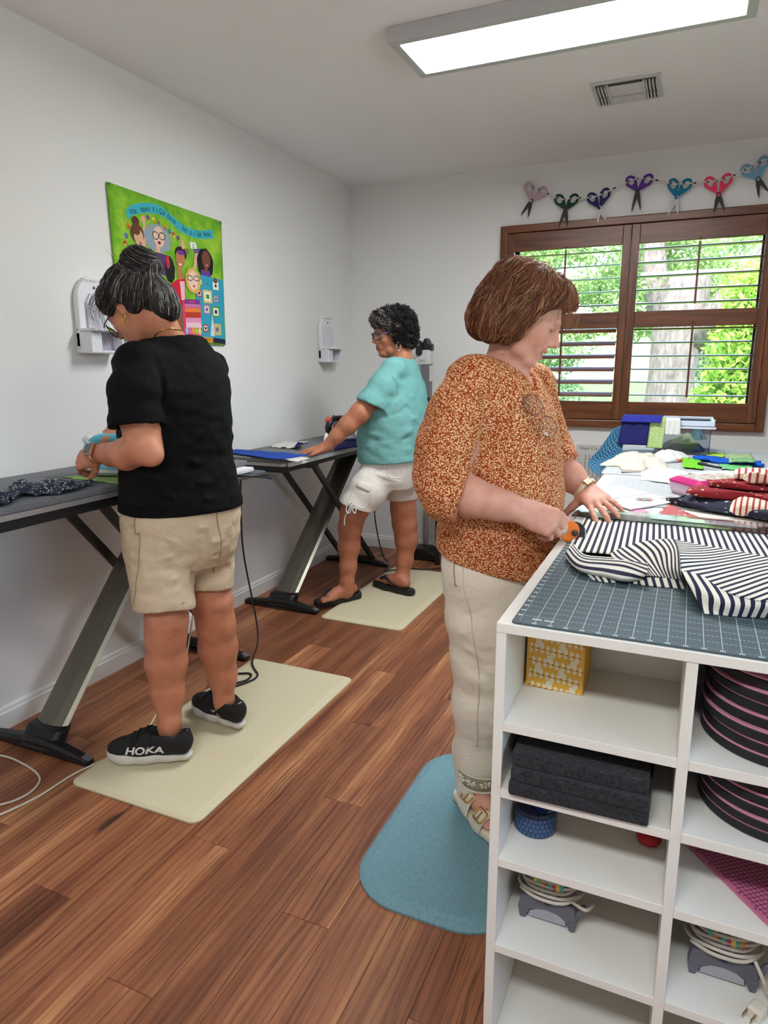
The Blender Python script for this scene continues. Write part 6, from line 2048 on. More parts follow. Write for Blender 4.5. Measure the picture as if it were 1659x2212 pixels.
def face_paint(H, lips=(.75, .42, .42), brow=(.35, .28, .26), smile=0.0, brow_s=.7, blush=.35, open_=0.0, lash=.0062):
 out = []
 e = np.array
 for s_ in (-1, 1):
  out.append((H.p(.056, s_ * .036, -.032), e((.02, .02, .02)) * H.sc, H.R, (1.08, .80, .76), blush))
  for k in range(4):
   y = .016 + k * .009
   out.append((H.p(.089 - .0045 * k - .0012 * k * k, s_ * y, .022 + .002 * k - .0012 * k * k), e((.008, .0062, .0030)) * H.sc, H.R, brow, brow_s))
  out.append((H.p(.082, s_ * .032, lash), e((.014, .015, .0028)) * H.sc, H.R, (.22, .15, .13), .85))
  for k in range(5):
   y = k * .0048 * (1 + .2 * smile)
   x = .0935 - .011 * (k / 4) ** 2
   out.append((H.p(x, s_ * y, -.0590 + .0015 * smile * k), e((.008, .0040, .0046)) * H.sc, H.R, lips, .8))
   out.append((H.p(x - .002, s_ * y, -.0695 - .5 * open_ + .0022 * smile * k), e((.008, .0040, .0046)) * H.sc, H.R, lips, .8))
 out.append((H.p(.104, 0, -.029), e((.011, .012, .012)) * H.sc, H.R, (1.05, .82, .78), blush))
 return out
def add_hand(S, wrist, fwd, back, thumb, sc=1.0, curls=(.2, .2, .2, .2), thumb_dir=(.75, .6, -.15), thumb_curl=.25, spread=.09, k=.006, wr=.026, straight=(1, 1, 1)):
 w = Vector(wrist)
 f = Vector(fwd).normalized()
 b = Vector(back)
 b = (b - f * b.dot(f)).normalized()
 t = Vector(thumb)
 t = (t - f * t.dot(f) - b * t.dot(b)).normalized()
 tips = []
 offs = (.0285, .0095, -.0095, -.0270)
 reach = (.083, .087, .082, .074)
 lens = ((.040, .024, .020), (.044, .027, .021), (.040, .025, .020), (.031, .019, .018))
 rads = (.0088, .0090, .0086, .0076)
 for i in range(4):
  kn = w + (f * reach[i] + t * offs[i] + b * (.004 - .003 * abs(i - 1.3))) * sc
  S.cone(w + (f * .012 + t * offs[i] * .55) * sc, kn, .0150 * sc, .0105 * sc, .014 * sc)
  d = (f + t * spread * (1.4 - i)).normalized()
  ax = d.cross(b).normalized()
  p, ang = kn, 0.0
  for j in range(3):
   ang = curls[i] * (1.0, 1.15, .8)[j] * straight[j]
   d = (Matrix.Rotation(-ang, 3, ax) @ d).normalized()
   q = p + d * lens[i][j] * sc
   S.cone(p, q, rads[i] * (1.0, .93, .85)[j] * sc, rads[i] * (.93, .85, .72)[j] * sc, k * sc if j else k * 1.3 * sc)
   p = q
  tips.append((Vector(p), Vector(d), Matrix.Rotation(-PI / 2, 3, ax) @ d))
 S.ell(w + (f * .045 - b * .004) * sc, [.045 * sc, .036 * sc, .013 * sc], np.array([f, t, b]).T, .012 * sc)
 td = (f * thumb_dir[0] + t * thumb_dir[1] + b * thumb_dir[2]).normalized()
 p0 = w + (f * .018 + t * .020 - b * .004) * sc
 p1 = p0 + td * .040 * sc
 S.cone(p0, p1, .0155 * sc, .0115 * sc, .014 * sc)
 axt = td.cross(b).normalized()
 d2 = (td * math.cos(thumb_curl) + (f - t * .25).normalized() * math.sin(thumb_curl)).normalized()
 p2 = p1 + d2 * .030 * sc
 S.cone(p1, p2, .0108 * sc, .0098 * sc, .007 * sc)
 d3 = (d2 * math.cos(thumb_curl) + (f - t * .25).normalized() * math.sin(thumb_curl)).normalized()
 p3 = p2 + d3 * .024 * sc
 S.cone(p2, p3, .0098 * sc, .0072 * sc, .005 * sc)
 tips.append((Vector(p3), d3, t))
 S.cone(w - f * .02 * sc, w + f * .02 * sc, wr * sc, .023 * sc, .015 * sc)
 return tips
def skin_mat(name, c, c2):
 t = NT(name)
 p = t.coord()
 n = t.noise(p, 22, 4, .6)
 n2 = t.noise(p, 420, 2)
 a = t.n('Attribute', attribute_name='Col')
 b = t.mix(t.ramp(n, [(.35, (0, 0, 0, 1)), (.7, (1, 1, 1, 1))]), srgb(c), srgb(c2))
 b = t.mix(t.math('MULTIPLY', t.ramp(t.noise(p, 190, 2), [(.62, (0, 0, 0, 1)), (.72, (1, 1, 1, 1))]), .18), b, srgb([x * .72 for x in c]))
 b = t.mix(1.0, b, a, 'MULTIPLY')
 t.p(Base_Color=b, Roughness=.5)
 t.b.inputs['Specular IOR Level'].default_value = .35
 t.bump(n2, .10, .001)
 return t.m
def hair_mat(name, rough=.55):
 t = NT(name)
 a = t.n('Attribute', attribute_name='Col')
 t.p(Base_Color=a, Roughness=rough)
 t.b.inputs['Specular IOR Level'].default_value = .45
 return t.m
M_HAIR = hair_mat('hair_fibres')
def eye(parent, H, s_, iris, gaze=(1, 0, 0)):
 c = H.p(.0722, s_ * .031, -.0005)
 g = Vector(H.R @ np.array(gaze, np.float32)).normalized()
 e = MB()
 M3 = Vector((0, 0, 1)).rotation_difference(g).to_matrix()
 r = .0125 * H.sc
 prev = None
 rows = [0, .25, .26, .52, .53, .9, 1.5, 2.2, 3.1]
 cols = [(18, 14, 12), (18, 14, 12), iris, iris, (232, 226, 220), (232, 226, 220), (226, 216, 210), (226, 216, 210)]
 for i in range(len(rows) - 1):
  e.c = srgb(cols[i])
  n = 16
  vs = []
  for a in (rows[i], rows[i + 1]):
   for k in range(n):
    q = Vector((math.sin(a) * math.cos(2 * PI * k / n), math.sin(a) * math.sin(2 * PI * k / n), math.cos(a))) * r
    vs.append(Vector(c) + M3 @ q)
  e.add(vs, [(k, (k + 1) % n, n + (k + 1) % n, n + k) for k in range(n)])
 return e.build('eye', vcol('eye_gloss', .15, .6), parent, smooth=True)
def glasses(parent, H, m, lens_w=.026, lens_h=.019, z=-.004, x=.108, thick=.0017, temple=True, shape=.0, arm_m=None, name='glasses'):
 g = bpy.data.objects.new(name, None)
 COL.objects.link(g)
 g.parent = parent
 g.matrix_parent_inverse = Matrix.Translation(-parent.location)
 for s_ in (-1, 1):
  pts = []
  for k in range(24):
   a = 2 * PI * k / 24
   ca, sa = math.cos(a), math.sin(a)
   q = 2.6
   yy = math.copysign(abs(ca) ** (2 / q), ca) * lens_w
   zz = math.copysign(abs(sa) ** (2 / q), sa) * lens_h
   if shape and sa > 0:
    zz += shape * max(0, s_ * math.copysign(1, 1) * yy / lens_w) * .004
   pts.append(H.p(x - 6 * (yy + s_ * .033) ** 2 - .0, s_ * .033 + yy, z + zz))
  MB().tube(pts, thick * H.sc, 6, closed=True).build('rim', m, g, smooth=True)
  MB().add(pts, [tuple(range(24))]).build('lens', M_LENS, g)
  if temple:
   MB().tube([H.p(x - .014, s_ * .062, z + .010), H.p(x - .03, s_ * .071, z + .011), H.p(.0, s_ * .079, z + .014), H.p(-.018, s_ * .080, z + .008), H.p(-.030, s_ * .078, z - .012)], thick * 1.15 * H.sc, 6).build('temple', arm_m or m, g, smooth=True)
 MB().tube([H.p(x, -.009, z + .005), H.p(x + .003, 0, z + .008), H.p(x, .009, z + .005)], thick * H.sc, 6).build('bridge', m, g, smooth=True)
 return g
M_LENS = glass_mat('spectacle_lens', (.90, .92, .93, 1), 0, 1.4)
def px_sec(py, xl, xr, d, f, ratio, dd=0.0):
 a, b = at(xl, py, d), at(xr, py, d)
 c = (a + b) / 2
 half = (b - a).length / 2
 ur = Vector((math.cos(YAW), math.sin(YAW), 0))
 fv = Vector((f[0], f[1], 0)).normalized()
 lu, fu = abs(-fv.y * ur.x + fv.x * ur.y), abs(fv.dot(ur))
 A = half / math.sqrt(lu * lu + (ratio * fu) ** 2)
 fw2 = Vector((-math.sin(YAW), math.cos(YAW), 0))
 c = c + fw2 * dd
 return (c.z, c.x, c.y, A, A * ratio)
def pr_(px, d, z):
 return px * (d * math.cos(PITCH) + (CAM.z - z) * math.sin(PITCH)) / FPX
def J(px, py, d, rpx):
 p = at(px, py, d)
 return (p, pr_(rpx, d, p.z))
# ------------------------------------------------------------------ woman in the black shirt
fA = (-.94, .336)
FA = Vector((-.94, .336, 0)).normalized()
LA = Vector((-FA.y, FA.x, 0))
UP = Vector((0, 0, 1))
SK_A = skin_mat('tan_skin', (206, 140, 108), (190, 122, 92))
pA = thing('person', 'woman in a black shirt and khaki shorts ironing at the near table', 'person', (.70, 1.76, .018))
yawA = math.atan2(FA.y, FA.x)
HA = Head(at(290, 664, 2.25), frame_of((-.996, -.02), math.radians(40), 0), .98)
B = Shape()
add_head(B, HA)
nb_ = at(372, 752, 2.27)
B.chain([(HA.p(-.03, 0, -.045), .050), (HA.p(-.045, 0, -.085), .048), (nb_, .058)], .03)
SA = lambda py, xl, xr, r, dd=0: px_sec(py, xl, xr, 2.25, fA, r, dd)
B.loft([SA(765, 315, 455, .62), SA(800, 290, 468, .66), SA(860, 285, 472, .8), SA(950, 285, 475, .85), SA(1020, 285, 485, .85), SA(1100, 285, 500, .85), SA(1160, 295, 490, .85)], yawA, .04)
shL, elL, wrL = J(305, 808, 2.17, 36), J(310, 966, 2.055, 37), J(214, 979, 2.19, 18)
B.chain([shL, J(304, 900, 2.085, 42), (elL[0], elL[1])], .03)
B.chain([elL, J(272, 981, 2.10, 33), J(240, 982, 2.15, 24), wrL], .02)
B.ell(at(330, 985, 2.03), (.03, .03, .03), None, .03)
hd_f = at(168, 996, 2.215) - wrL[0]
tipsL = add_hand(B, wrL[0], hd_f, (.35, -.75, .55), (.15, -.35, -.9), .95, (.75, .72, .70, .68), (.62, .5, -.6), .5, .03, wr=.026)
shR, elR = J(450, 805, 2.44, 36), J(330, 930, 2.56, 30)
wrR = J(256, 921, 2.50, 17)
B.chain([shR, elR], .03)
B.chain([elR, wrR], .02)
tipsR = add_hand(B, wrR[0], at(226, 944, 2.455) - wrR[0], (-.1, -.4, .9), (-.35, -.9, -.1), .95, (.85, .9, .9, .9), (.75, .65, -.35), .25, .02, wr=.025)
hipL, hipR = J(345, 1150, 2.18, 62), J(440, 1140, 2.32, 62)
B.chain([hipL, J(358, 1260, 2.15, 50), J(360, 1338, 2.12, 42), J(358, 1375, 2.125, 40), J(359, 1430, 2.14, 41.5), J(363, 1500, 2.135, 32), J(366, 1560, 2.12, 22), J(366, 1592, 2.12, 21)], .03)
B.chain([hipR, J(447, 1230, 2.32, 46), J(458, 1300, 2.30, 41), J(466, 1345, 2.31, 38.5), J(471, 1400, 2.33, 39), J(480, 1460, 2.34, 29), J(484, 1512, 2.335, 19), J(484, 1534, 2.335, 18)], .03)
B.bump(at(345, 1352, 2.05), at(385, 1350, 2.05), .012, -.004)
B.bump(at(445, 1330, 2.24), at(490, 1325, 2.24), .012, -.004)
toeL, heelL = at_axis(252, 1628, 2, .06), at_axis(392, 1626, 2, .05)
toeR, heelR = at_axis(437, 1523, 2, .06), at_axis(505, 1556, 2, .05)
for a, b, an in ((toeL, heelL, at(366, 1592, 2.12)), (toeR, heelR, at(484, 1534, 2.335))):
 a, b = a.lerp(b, .3), b.lerp(a, .25)
 a.z, b.z = .056, .066
 B.cone(a, b, .009, .012, .012)
 B.cone(an, (a + b * 2) / 3, .022, .012, .02)
bodyA = B.build('body', SK_A, pA, .0042, 1, paint_fn(face_paint(HA, smile=0)))
tp_, td_, tn_ = tipsR[4]
q = MB()
nd3 = Vector((-.25, -.85, .45)).normalized()
q.add([tp_ + td_ * a + nd3 * (.0062 - .25 * b * b / .006 - max(0, a) * .12) + td_.cross(nd3) * b for a in (-.010, -.005, 0, .004, .007) for b in (-.006, -.003, 0, .003, .006)], [(i * 5 + j, i * 5 + j + 1, i * 5 + j + 6, i * 5 + j + 5) for i in range(4) for j in range(4)])
q.build('thumbnail', plain('hot_pink_polish', (244, 60, 170), .15), pA, smooth=True, solid=.0012)
# ---- black shirt
M_BLACK = fabric('black_jersey', (9, 9, 10), (13, 13, 14), 700, .85, .15)
T = Shape()
TA = lambda py, xl, xr, r, dd=0: px_sec(py, xl, xr, 2.25, fA, r, dd)
T.loft([TA(738, 322, 432, .55), TA(752, 300, 448, .58), TA(775, 280, 466, .64), TA(810, 268, 480, .72), TA(850, 264, 487, .82), TA(900, 266, 491, .88), TA(950, 270, 493, .9), TA(985, 272, 491, .9), TA(1020, 272, 500, .9), TA(1055, 271, 509, .9), TA(1090, 271, 516, .9), TA(1115, 271, 517, .9), TA(1140, 271, 517, .9)], yawA, .03)
SL = Shape()
SL.chain([J(308, 792, 2.14, 50), J(296, 850, 2.085, 56), J(297, 918, 2.065, 56), J(300, 960, 2.055, 56)], .03)
SL.cut(at(298, 921, 2.05), at(312, 1000, 2.04) - at(298, 870, 2.07))
SL.cone(at(299, 950, 2.05), at(301, 900, 2.06), pr_(50, 2.05, 1.2), pr_(42, 2.05, 1.2), .006, 'sub')
T.shape(SL, .035)
SR = Shape()
SR.chain([J(450, 797, 2.42, 42), J(440, 850, 2.47, 46), J(400, 920, 2.52, 46)], .03)
SR.cut(at(404, 900, 2.52), at(390, 1000, 2.54) - at(430, 850, 2.46))
T.shape(SR, .035)
T.ell(at(300, 782, 2.16), (.075, .075, .06), None, .03)
T.ell(at(385, 748, 2.27), (.085, .10, .05), None, .03)
for y0, x0, y1, x1, hgt in ((985, 300, 1000, 480, .010), (1012, 290, 1000, 470, -.008), (1030, 300, 1042, 500, .009), (1056, 280, 1050, 440, -.007), (1068, 330, 1076, 505, .008), (1085, 280, 1094, 420, .006)):
 T.bump(at(x0, y0, 2.08), at((x0 + x1) / 2, (y0 + y1) / 2 + 6, 2.03), .011, hgt)
 T.bump(at((x0 + x1) / 2, (y0 + y1) / 2 + 6, 2.03), at(x1, y1, 2.28), .011, hgt)
for a, b, hgt in (((345, 780), (352, 905), -.014), ((352, 905), (388, 872), -.010), ((388, 872), (378, 790), .009), ((420, 790), (440, 980), .006), ((330, 800), (330, 900), .006), ((395, 900), (410, 985), .005)):
 T.bump(at(*a, 2.09), at(*b, 2.07), .013, hgt)
T.disp(lambda P: .0035 * vnoise(P * np.array((1, 1, 2.2), np.float32), 17, 2) + .002 * vnoise(P, 48, 3))
hz = at(395, 1110, 2.05).z
T.cut((0, 0, hz), (.02, -.02, -1))
T.ell(at(372, 724, 2.265), (.082, .082, .036), frame_of(fA, .35), .012, 'sub')
T.build('shirt', M_BLACK, pA, .0042, 1)
# ---- khaki shorts
def crease_fabric(name, col, col2, sc=1.0):
 t = NT(name)
 c = t.coord()
 n1 = t.noise(c, 800, 2)
 n2 = t.noise(t.coord('Object', (1, 1, 2.2)), 13 * sc, 4, .55, dist=1.2)
 n3 = t.noise(t.coord('Object', (2, 2, 1), (.5, .3, .2)), 26 * sc, 3, .5, dist=1.5)
 base = t.mix(t.ramp(n1, [(.3, (0, 0, 0, 1)), (.7, (1, 1, 1, 1))]), srgb(col), srgb(col2))
 t.p(Base_Color=base, Roughness=.85)
 b = t.bump(n1, .12, .001)
 b = t.bump(n2, .30, .010, b)
 t.bump(n3, .18, .006, b)
 return t.m
M_KHAKI = crease_fabric('khaki_cotton', (214, 194, 162), (202, 181, 149))
Q = Shape()
Q.loft([TA(1075, 278, 508, .88), TA(1110, 275, 511, .88), TA(1150, 276, 508, .88), TA(1190, 282, 500, .86), TA(1215, 292, 488, .8)], yawA, .03)
QL = Shape()
QL.chain([J(340, 1170, 2.17, 60), J(350, 1240, 2.145, 65), J(354, 1300, 2.12, 61), J(356, 1360, 2.10, 60)], .03)
QL.cut(at(354, 1318, 2.09), at(357, 1420, 2.07) - at(352, 1270, 2.12))
QL.cone(at(355, 1350, 2.10), at(354, 1300, 2.12), pr_(55, 2.1, .6), pr_(46, 2.1, .6), .005, 'sub')
Q.shape(QL, .03)
QR = Shape()
QR.chain([J(450, 1160, 2.32, 52), J(452, 1225, 2.31, 49), J(452, 1262, 2.30, 46), J(452, 1310, 2.29, 45)], .03)
QR.cut(at(451, 1272, 2.28), at(455, 1380, 2.26) - at(449, 1230, 2.30))
QR.cone(at(452, 1300, 2.29), at(452, 1255, 2.30), pr_(42, 2.29, .6), pr_(36, 2.3, .6), .005, 'sub')
Q.shape(QR, .03)
Q.bump(at(408, 1170, 2.12), at(412, 1270, 2.14), .018, -.012)
for a, b, hgt in (((330, 1215), (400, 1195), .006), ((320, 1240), (395, 1225), -.005), ((340, 1265), (405, 1240), .006), ((300, 1190), (340, 1290), .004), ((350, 1160), (400, 1180), .005), ((440, 1190), (490, 1150), .006), ((440, 1230), (485, 1180), -.005), ((420, 1150), (480, 1120), .005), ((330, 1285), (395, 1275), .004)):
 Q.bump(at(*a, 2.06), at(*b, 2.06) if b[0] < 420 else at(*b, 2.24), .009, hgt)
Q.disp(lambda P: .003 * vnoise(P * np.array((1, 1, 1.6), np.float32), 22, 5) + .0015 * vnoise(P, 60, 6))
Q.cut((0, 0, at(390, 1078, 2.25).z), (0, 0, 1))
shA = Q.build('shorts', M_KHAKI, pA, .0042, 1)
def stitch(parent, S, pts, r, m, off=.002, name='stitching', n=10):
 P = np.array([list(p) for p in cable(None, None, pts, 0, None, n)], np.float32)
 for _ in range(6):
  P = P - S.grad(P) * (S.at(P)[:, None] - off) * .8
  P[1:-1] = .5 * P[1:-1] + .25 * (P[:-2] + P[2:])
 return MB().tube([Vector(p) for p in P], r, 5).build(name, m, parent, smooth=True)
M_KST = plain('khaki_thread', (160, 140, 110), .9)
stitch(shA, Q, [at(x, y, 2.06) for x, y in ((278, 1110), (281, 1150), (286, 1155), (297, 1152))], .0028, M_KST, .001, 'pocket_edge')
stitch(shA, Q, [at(x, y, 2.06) for x, y in ((296, 1150), (300, 1220), (300, 1305))], .002, M_KST, .0005)
stitch(shA, Q, [at(x, y, 2.06) for x, y in ((300, 1306), (350, 1310), (405, 1300))], .0018, M_KST, .0005)
stitch(shA, Q, [at(x, y, d) for x, y, d in ((462, 1095, 2.15), (465, 1160, 2.18), (462, 1240, 2.22))], .002, M_KST, .0005)
# ---- running shoes
M_SHOE = plain('black_knit_shoe', (20, 20, 22), .8, 0, .6, 500)
M_SOLE = plain('white_foam_sole', (214, 210, 204), .6, 0, .3, 120)
M_SGREY = plain('silver_grey_print', (176, 178, 180), .5)
M_LACE = plain('black_lace', (14, 14, 15), .7)
def trainer(parent, toe, heel, side, mark):
 t0, h0 = Vector((toe[0], toe[1], .018)), Vector((heel[0], heel[1], .018))
 ax = (t0 - h0)
 L = ax.length
 f = ax.normalized()
 sd = Vector((-f.y, f.x, 0))
 if sd.dot(Vector(side)) < 0:
  sd = -sd
 W = lambda a, b, c: h0 + f * (a * L) + sd * b + Vector((0, 0, c))
 R = np.array([f, sd, UP]).T
 S = Shape()
 S.chain([(W(.06, 0, .030), .030), (W(.30, 0, .030), .029), (W(.55, .004, .028), .034), (W(.80, .004, .028), .036), (W(.93, 0, .032), .026)], .03)
 S.cut((h0.x, h0.y, .0185), (0, 0, -1), .006)
 S.cut((h0.x, h0.y, .048), (-f.x * .10, -f.y * .10, 1), .006)
 S.disp(lambda P: .0025 * np.sin(((P - V3(h0)) @ V3(f)) * 90) * np.exp(-((P[:, 2] - .034) / .012) ** 2))
 sh = bpy.data.objects.new('shoe', None)
 COL.objects.link(sh)
 sh.parent = parent
 sh.matrix_parent_inverse = Matrix.Translation(-parent.location)
 S.build('sole', M_SOLE, sh, .004, 1)
 U = Shape()
 U.chain([(W(.07, 0, .06), .030), (W(.28, 0, .06), .031), (W(.55, .003, .052), .035), (W(.80, .003, .046), .034), (W(.92, 0, .044), .026)], .03)
 U.chain([(W(.10, 0, .075), .033), (W(.26, 0, .085), .036), (W(.46, 0, .082), .034), (W(.62, .001, .066), .033)], .03)
 U.cone(W(.04, 0, .085), W(.02, 0, .112), .026, .018, .02)
 U.ell(W(.24, 0, .125), (.075, .034, .034), R, .012, 'sub')
 U.cut((h0.x, h0.y, .040), (0, 0, -1), .004)
 for k in range(7):
  U.bump(W(.03 + .018 * k, .034, .055 + .0), W(.05 + .02 * k, .034, .095 - .003 * k), .003, .0022)
 U.disp(lambda P: .0014 * np.sin(P[:, 2] * 900) * np.exp(-((((P - V3(h0)) @ V3(f)) / L - .06) / .09) ** 2))
 up = U.build('upper', M_SHOE, sh, .0036, 1)
 MB().tube([W(.015, .008, .098), W(-.012, .006, .108), W(-.012, -.006, .108), W(.015, -.008, .098)], .003, 6).build('pull_tab', M_SGREY, up, smooth=True)
 for k in range(4):
  a = .46 + .055 * k
  P = np.array([list(W(a, b, .13 - .02 * k)) for b in np.linspace(-.026, .026, 9)], np.float32)
  for _ in range(8):
   P = P - U.grad(P) * (U.at(P)[:, None] - .002)
  MB().tube([Vector(p) for p in P], .0024, 5).build('lace', M_LACE, up, smooth=True)
 lp = np.array([list(W(.44 + .02 * math.sin(k * .9), .012 + .004 * k, .12 - .006 * k)) for k in range(9)], np.float32)
 for _ in range(8):
  lp = lp - U.grad(lp) * (U.at(lp)[:, None] - .003)
 MB().tube([Vector(p) for p in lp], .0022, 5).build('lace', M_LACE, up, smooth=True)
 vs, fs = text_mesh('HOKA', .046, .15, 0, 1.0, .0014) if mark == 'HOKA' else ([Vector((-.018, .006, 0)), Vector((-.006, -.010, 0)), Vector((.02, .014, 0)), Vector((-.004, .0, 0))], [(0, 1, 2, 3)])
 if mark == 'HOKA':
  P = np.array([list(W(.50, .06, .060) - f * v.x * 1.0 + UP * v.y * 1.0) for v in vs], np.float32)
  sgn = 1
 else:
  P = np.array([list(W(.36, .06, .062) - f * v.x + UP * v.y) for v in vs], np.float32)
 for _ in range(10):
  P = P - U.grad(P) * (U.at(P)[:, None] - .0012)
 m = MB()
 m.add([Vector(p) for p in P], fs)
 m.build('logo', plain('white_logo_print', (224, 224, 224), .5), up)
 return sh
trainer(pA, at_axis(238, 1640, 2, .02), at_axis(408, 1640, 2, .02), (.3, -1, 0), 'HOKA')
trainer(pA, at_axis(424, 1530, 2, .02), at_axis(520, 1575, 2, .02), (.3, -1, 0), 'bird')
# ---- hair: swept back into a bun, dark with grey streaks
HS = Shape()
HS.ell(HA.p(-.022, 0, .044), [.100, .084, .086], HA.R, .02)
HS.ell(HA.p(-.075, 0, .0), [.05, .066, .07], HA.R, .03)
HS.ell(HA.p(-.10, 0, -.05), [.03, .045, .05], HA.R, .03)
HS.ell(HA.p(.045, 0, .07), [.04, .062, .045], HA.R, .03)
for s_ in (-1, 1):
 HS.ell(HA.p(.022, s_ * .060, .035), [.045, .022, .040], HA.R, .02)
 HS.ell(HA.p(-.045, s_ * .062, -.01), [.04, .022, .055], HA.R, .02)
HS.ell(HA.p(.10, 0, -.03), [.07, .075, .085], HA.R, .015, 'sub')
for s_ in (-1, 1):
 HS.ell(HA.p(.012, s_ * .085, -.025), [.032, .03, .04], HA.R, .012, 'sub')
BUN = HA.p(-.112, 0, .088)
HS.ell(BUN, [.050, .056, .045], HA.R, .012)
HS.ell(HA.p(-.135, .0, .055), [.034, .044, .04], HA.R, .02)
HS.ell(HA.p(-.095, 0, -.045), [.042, .060, .062], HA.R, .03)
HS.ell(HA.p(-.09, 0, -.095), [.026, .040, .035], HA.R, .03)
HS.disp(lambda P: .0022 * vnoise(P, 70, 9))
rngA = np.random.default_rng(2)
def hair_colours(n, cols, w, rng, jit=.12):
 k = rng.choice(len(cols), n, p=np.array(w) / sum(w))
 c = np.array([lin(x) for x in cols])[k]
 return c * (1 + jit * rng.normal(size=(n, 1)))
hv, hq = HS.polygonise(.0042, 1)
np_mesh('hair', hv, hq, M_HAIR, pA, np.tile(lin((38, 34, 34)), (len(hv), 1)) * (1 + .5 * np.clip(vnoise(hv, 55, 3)[:, None], -.6, 1)))
def flowA(P, t):
 to = BUN - P
 to /= np.linalg.norm(to, axis=1)[:, None] + 1e-6
 q = HA.loc(P)
 back = np.tile(-HA.R[:, 0] + .25 * HA.R[:, 2], (len(P), 1))
 f = to * .75 + back * .5
 near = np.linalg.norm(P - BUN, axis=1) < .075
 sw = np.cross(HA.R[:, 2] * .3 - HA.R[:, 0], P - BUN)
 sw /= np.linalg.norm(sw, axis=1)[:, None] + 1e-6
 return np.where(near[:, None], sw, f)
sel = hv[rngA.choice(len(hv), 2600)]
pa_ = grow(HS, sel, flowA, 14, .007, rngA.uniform(.0005, .003, 2600), .0008, 1.3, 1)
hA = strands('hair_strands', pa_, rngA.uniform(.0005, .0009, 2600), M_HAIR, pA, hair_colours(2600, [(30, 27, 27), (60, 56, 55), (132, 128, 126), (180, 176, 172)], [.48, .26, .18, .08], rngA))
fr = []
for k in range(70):
 s_ = rngA.choice((-1, 1), p=(.25, .75))
 y0 = s_ * rngA.uniform(.01, .06)
 a0 = rngA.uniform(.03, .075)
 r_ = rngA.uniform(.6, 1.25)
 pts = [HA.p(a0 + .045 * t * r_ + .02 * math.sin(2 * t), y0 * (1 + .7 * t) + .004 * math.sin(4 * t + k), .098 - .25 * (a0 - .03) - .035 * t - .11 * t * t * r_ + .02 * math.sin(3 * t)) for t in np.linspace(0, 1, 12)]
 fr.append(pts)
for k in range(60):
 d = rngA.normal(size=3); d /= np.linalg.norm(d)
 c0 = HA.p(-.03, 0, .06) + d * .085 if k % 2 else BUN + d * .045
 e0 = d * rngA.uniform(.015, .04); w0 = rngA.normal(size=3) * .012
 fr.append([c0 + e0 * t + w0 * t * t for t in np.linspace(0, 1, 12)])
fr = np.array(fr, np.float32)
strands('loose_strands', fr, rngA.uniform(.0004, .0007, len(fr)), M_HAIR, pA, hair_colours(len(fr), [(40, 36, 36), (120, 116, 114)], [.7, .3], rngA))
MB().tube([HA.p(-.100 + .040 * math.cos(a), .056 * math.sin(a), .052 + .03 * math.cos(a)) for a in [2 * PI * k / 20 for k in range(20)]], .006, 6, closed=True).build('hair_tie', M_IBK, pA, smooth=True)
glasses(pA, HA, plain('dark_spectacle_frame', (26, 26, 34), .3), .028, .021, -.012, .112)
M_GOLD = plain('yellow_gold', (224, 176, 92), .22, 1.0)
c = HA.p(-.003, .084, -.045)
er = MB().tube([Vector(c) + Vector(HA.R[:, 0]) * .0095 * math.cos(a) + UP * (.0095 * math.sin(a) - .006) for a in [2 * PI * k / 18 for k in range(18)]], .0018, 6, closed=True).build('earring', M_GOLD, pA, smooth=True)
MB().tube([Vector(c) - UP * .016, Vector(c) - UP * .032], .0015, 6).build('ear_drop', M_GOLD, er)
P = np.array([list(p) for p in cable(None, None, [at(312, 752, 2.19), at(330, 730, 2.165), at(350, 716, 2.17), at(368, 709, 2.19), at(392, 714, 2.25)], 0, None, 10)], np.float32)
for _ in range(10):
 P = P - B.grad(P) * (B.at(P)[:, None] - .0022)
MB().tube([Vector(p) for p in P], .0016, 6).build('necklace', M_GOLD, pA, smooth=True)
wax = (Vector(wrL[0]) - Vector(elL[0])).normalized()
wc = at(212, 980, 2.185)
n0 = (Vector((.30, -.80, .50)) - wax * Vector((.30, -.80, .50)).dot(wax)).normalized()
n1 = wax.cross(n0)
wt_ = MB().tube([wc + (n0 * math.cos(a) + n1 * math.sin(a)) * .031 for a in [2 * PI * k / 24 for k in range(24)]], .0045, 6, closed=True).build('watch', plain('rose_gold_metal', (232, 180, 156), .3, .8), pA, smooth=True)
ck = n0 * .032
MB().obox(wc + n0 * .034, (wax, n1, n0), (.0185, .021, .006)).build('watch_case', plain('rose_gold_metal', (232, 180, 156), .3, .8), wt_, bevel=.004)
MB().obox(wc + n0 * .0403, (wax, n1, n0), (.0155, .018, .0008)).build('watch_face', plain('watch_glass', (70, 72, 78), .08), wt_, bevel=.003)
for k in range(5):
 a = -2.2 + k * .28
 MB().tube([wc + (n0 * math.cos(a + .12 * math.cos(b)) + n1 * math.sin(a + .12 * math.cos(b))) * .034 + wax * .006 * math.sin(b) for b in [2 * PI * j / 10 for j in range(10)]], .0015, 5, closed=True).build('chain_link', M_GOLD, wt_, smooth=True)
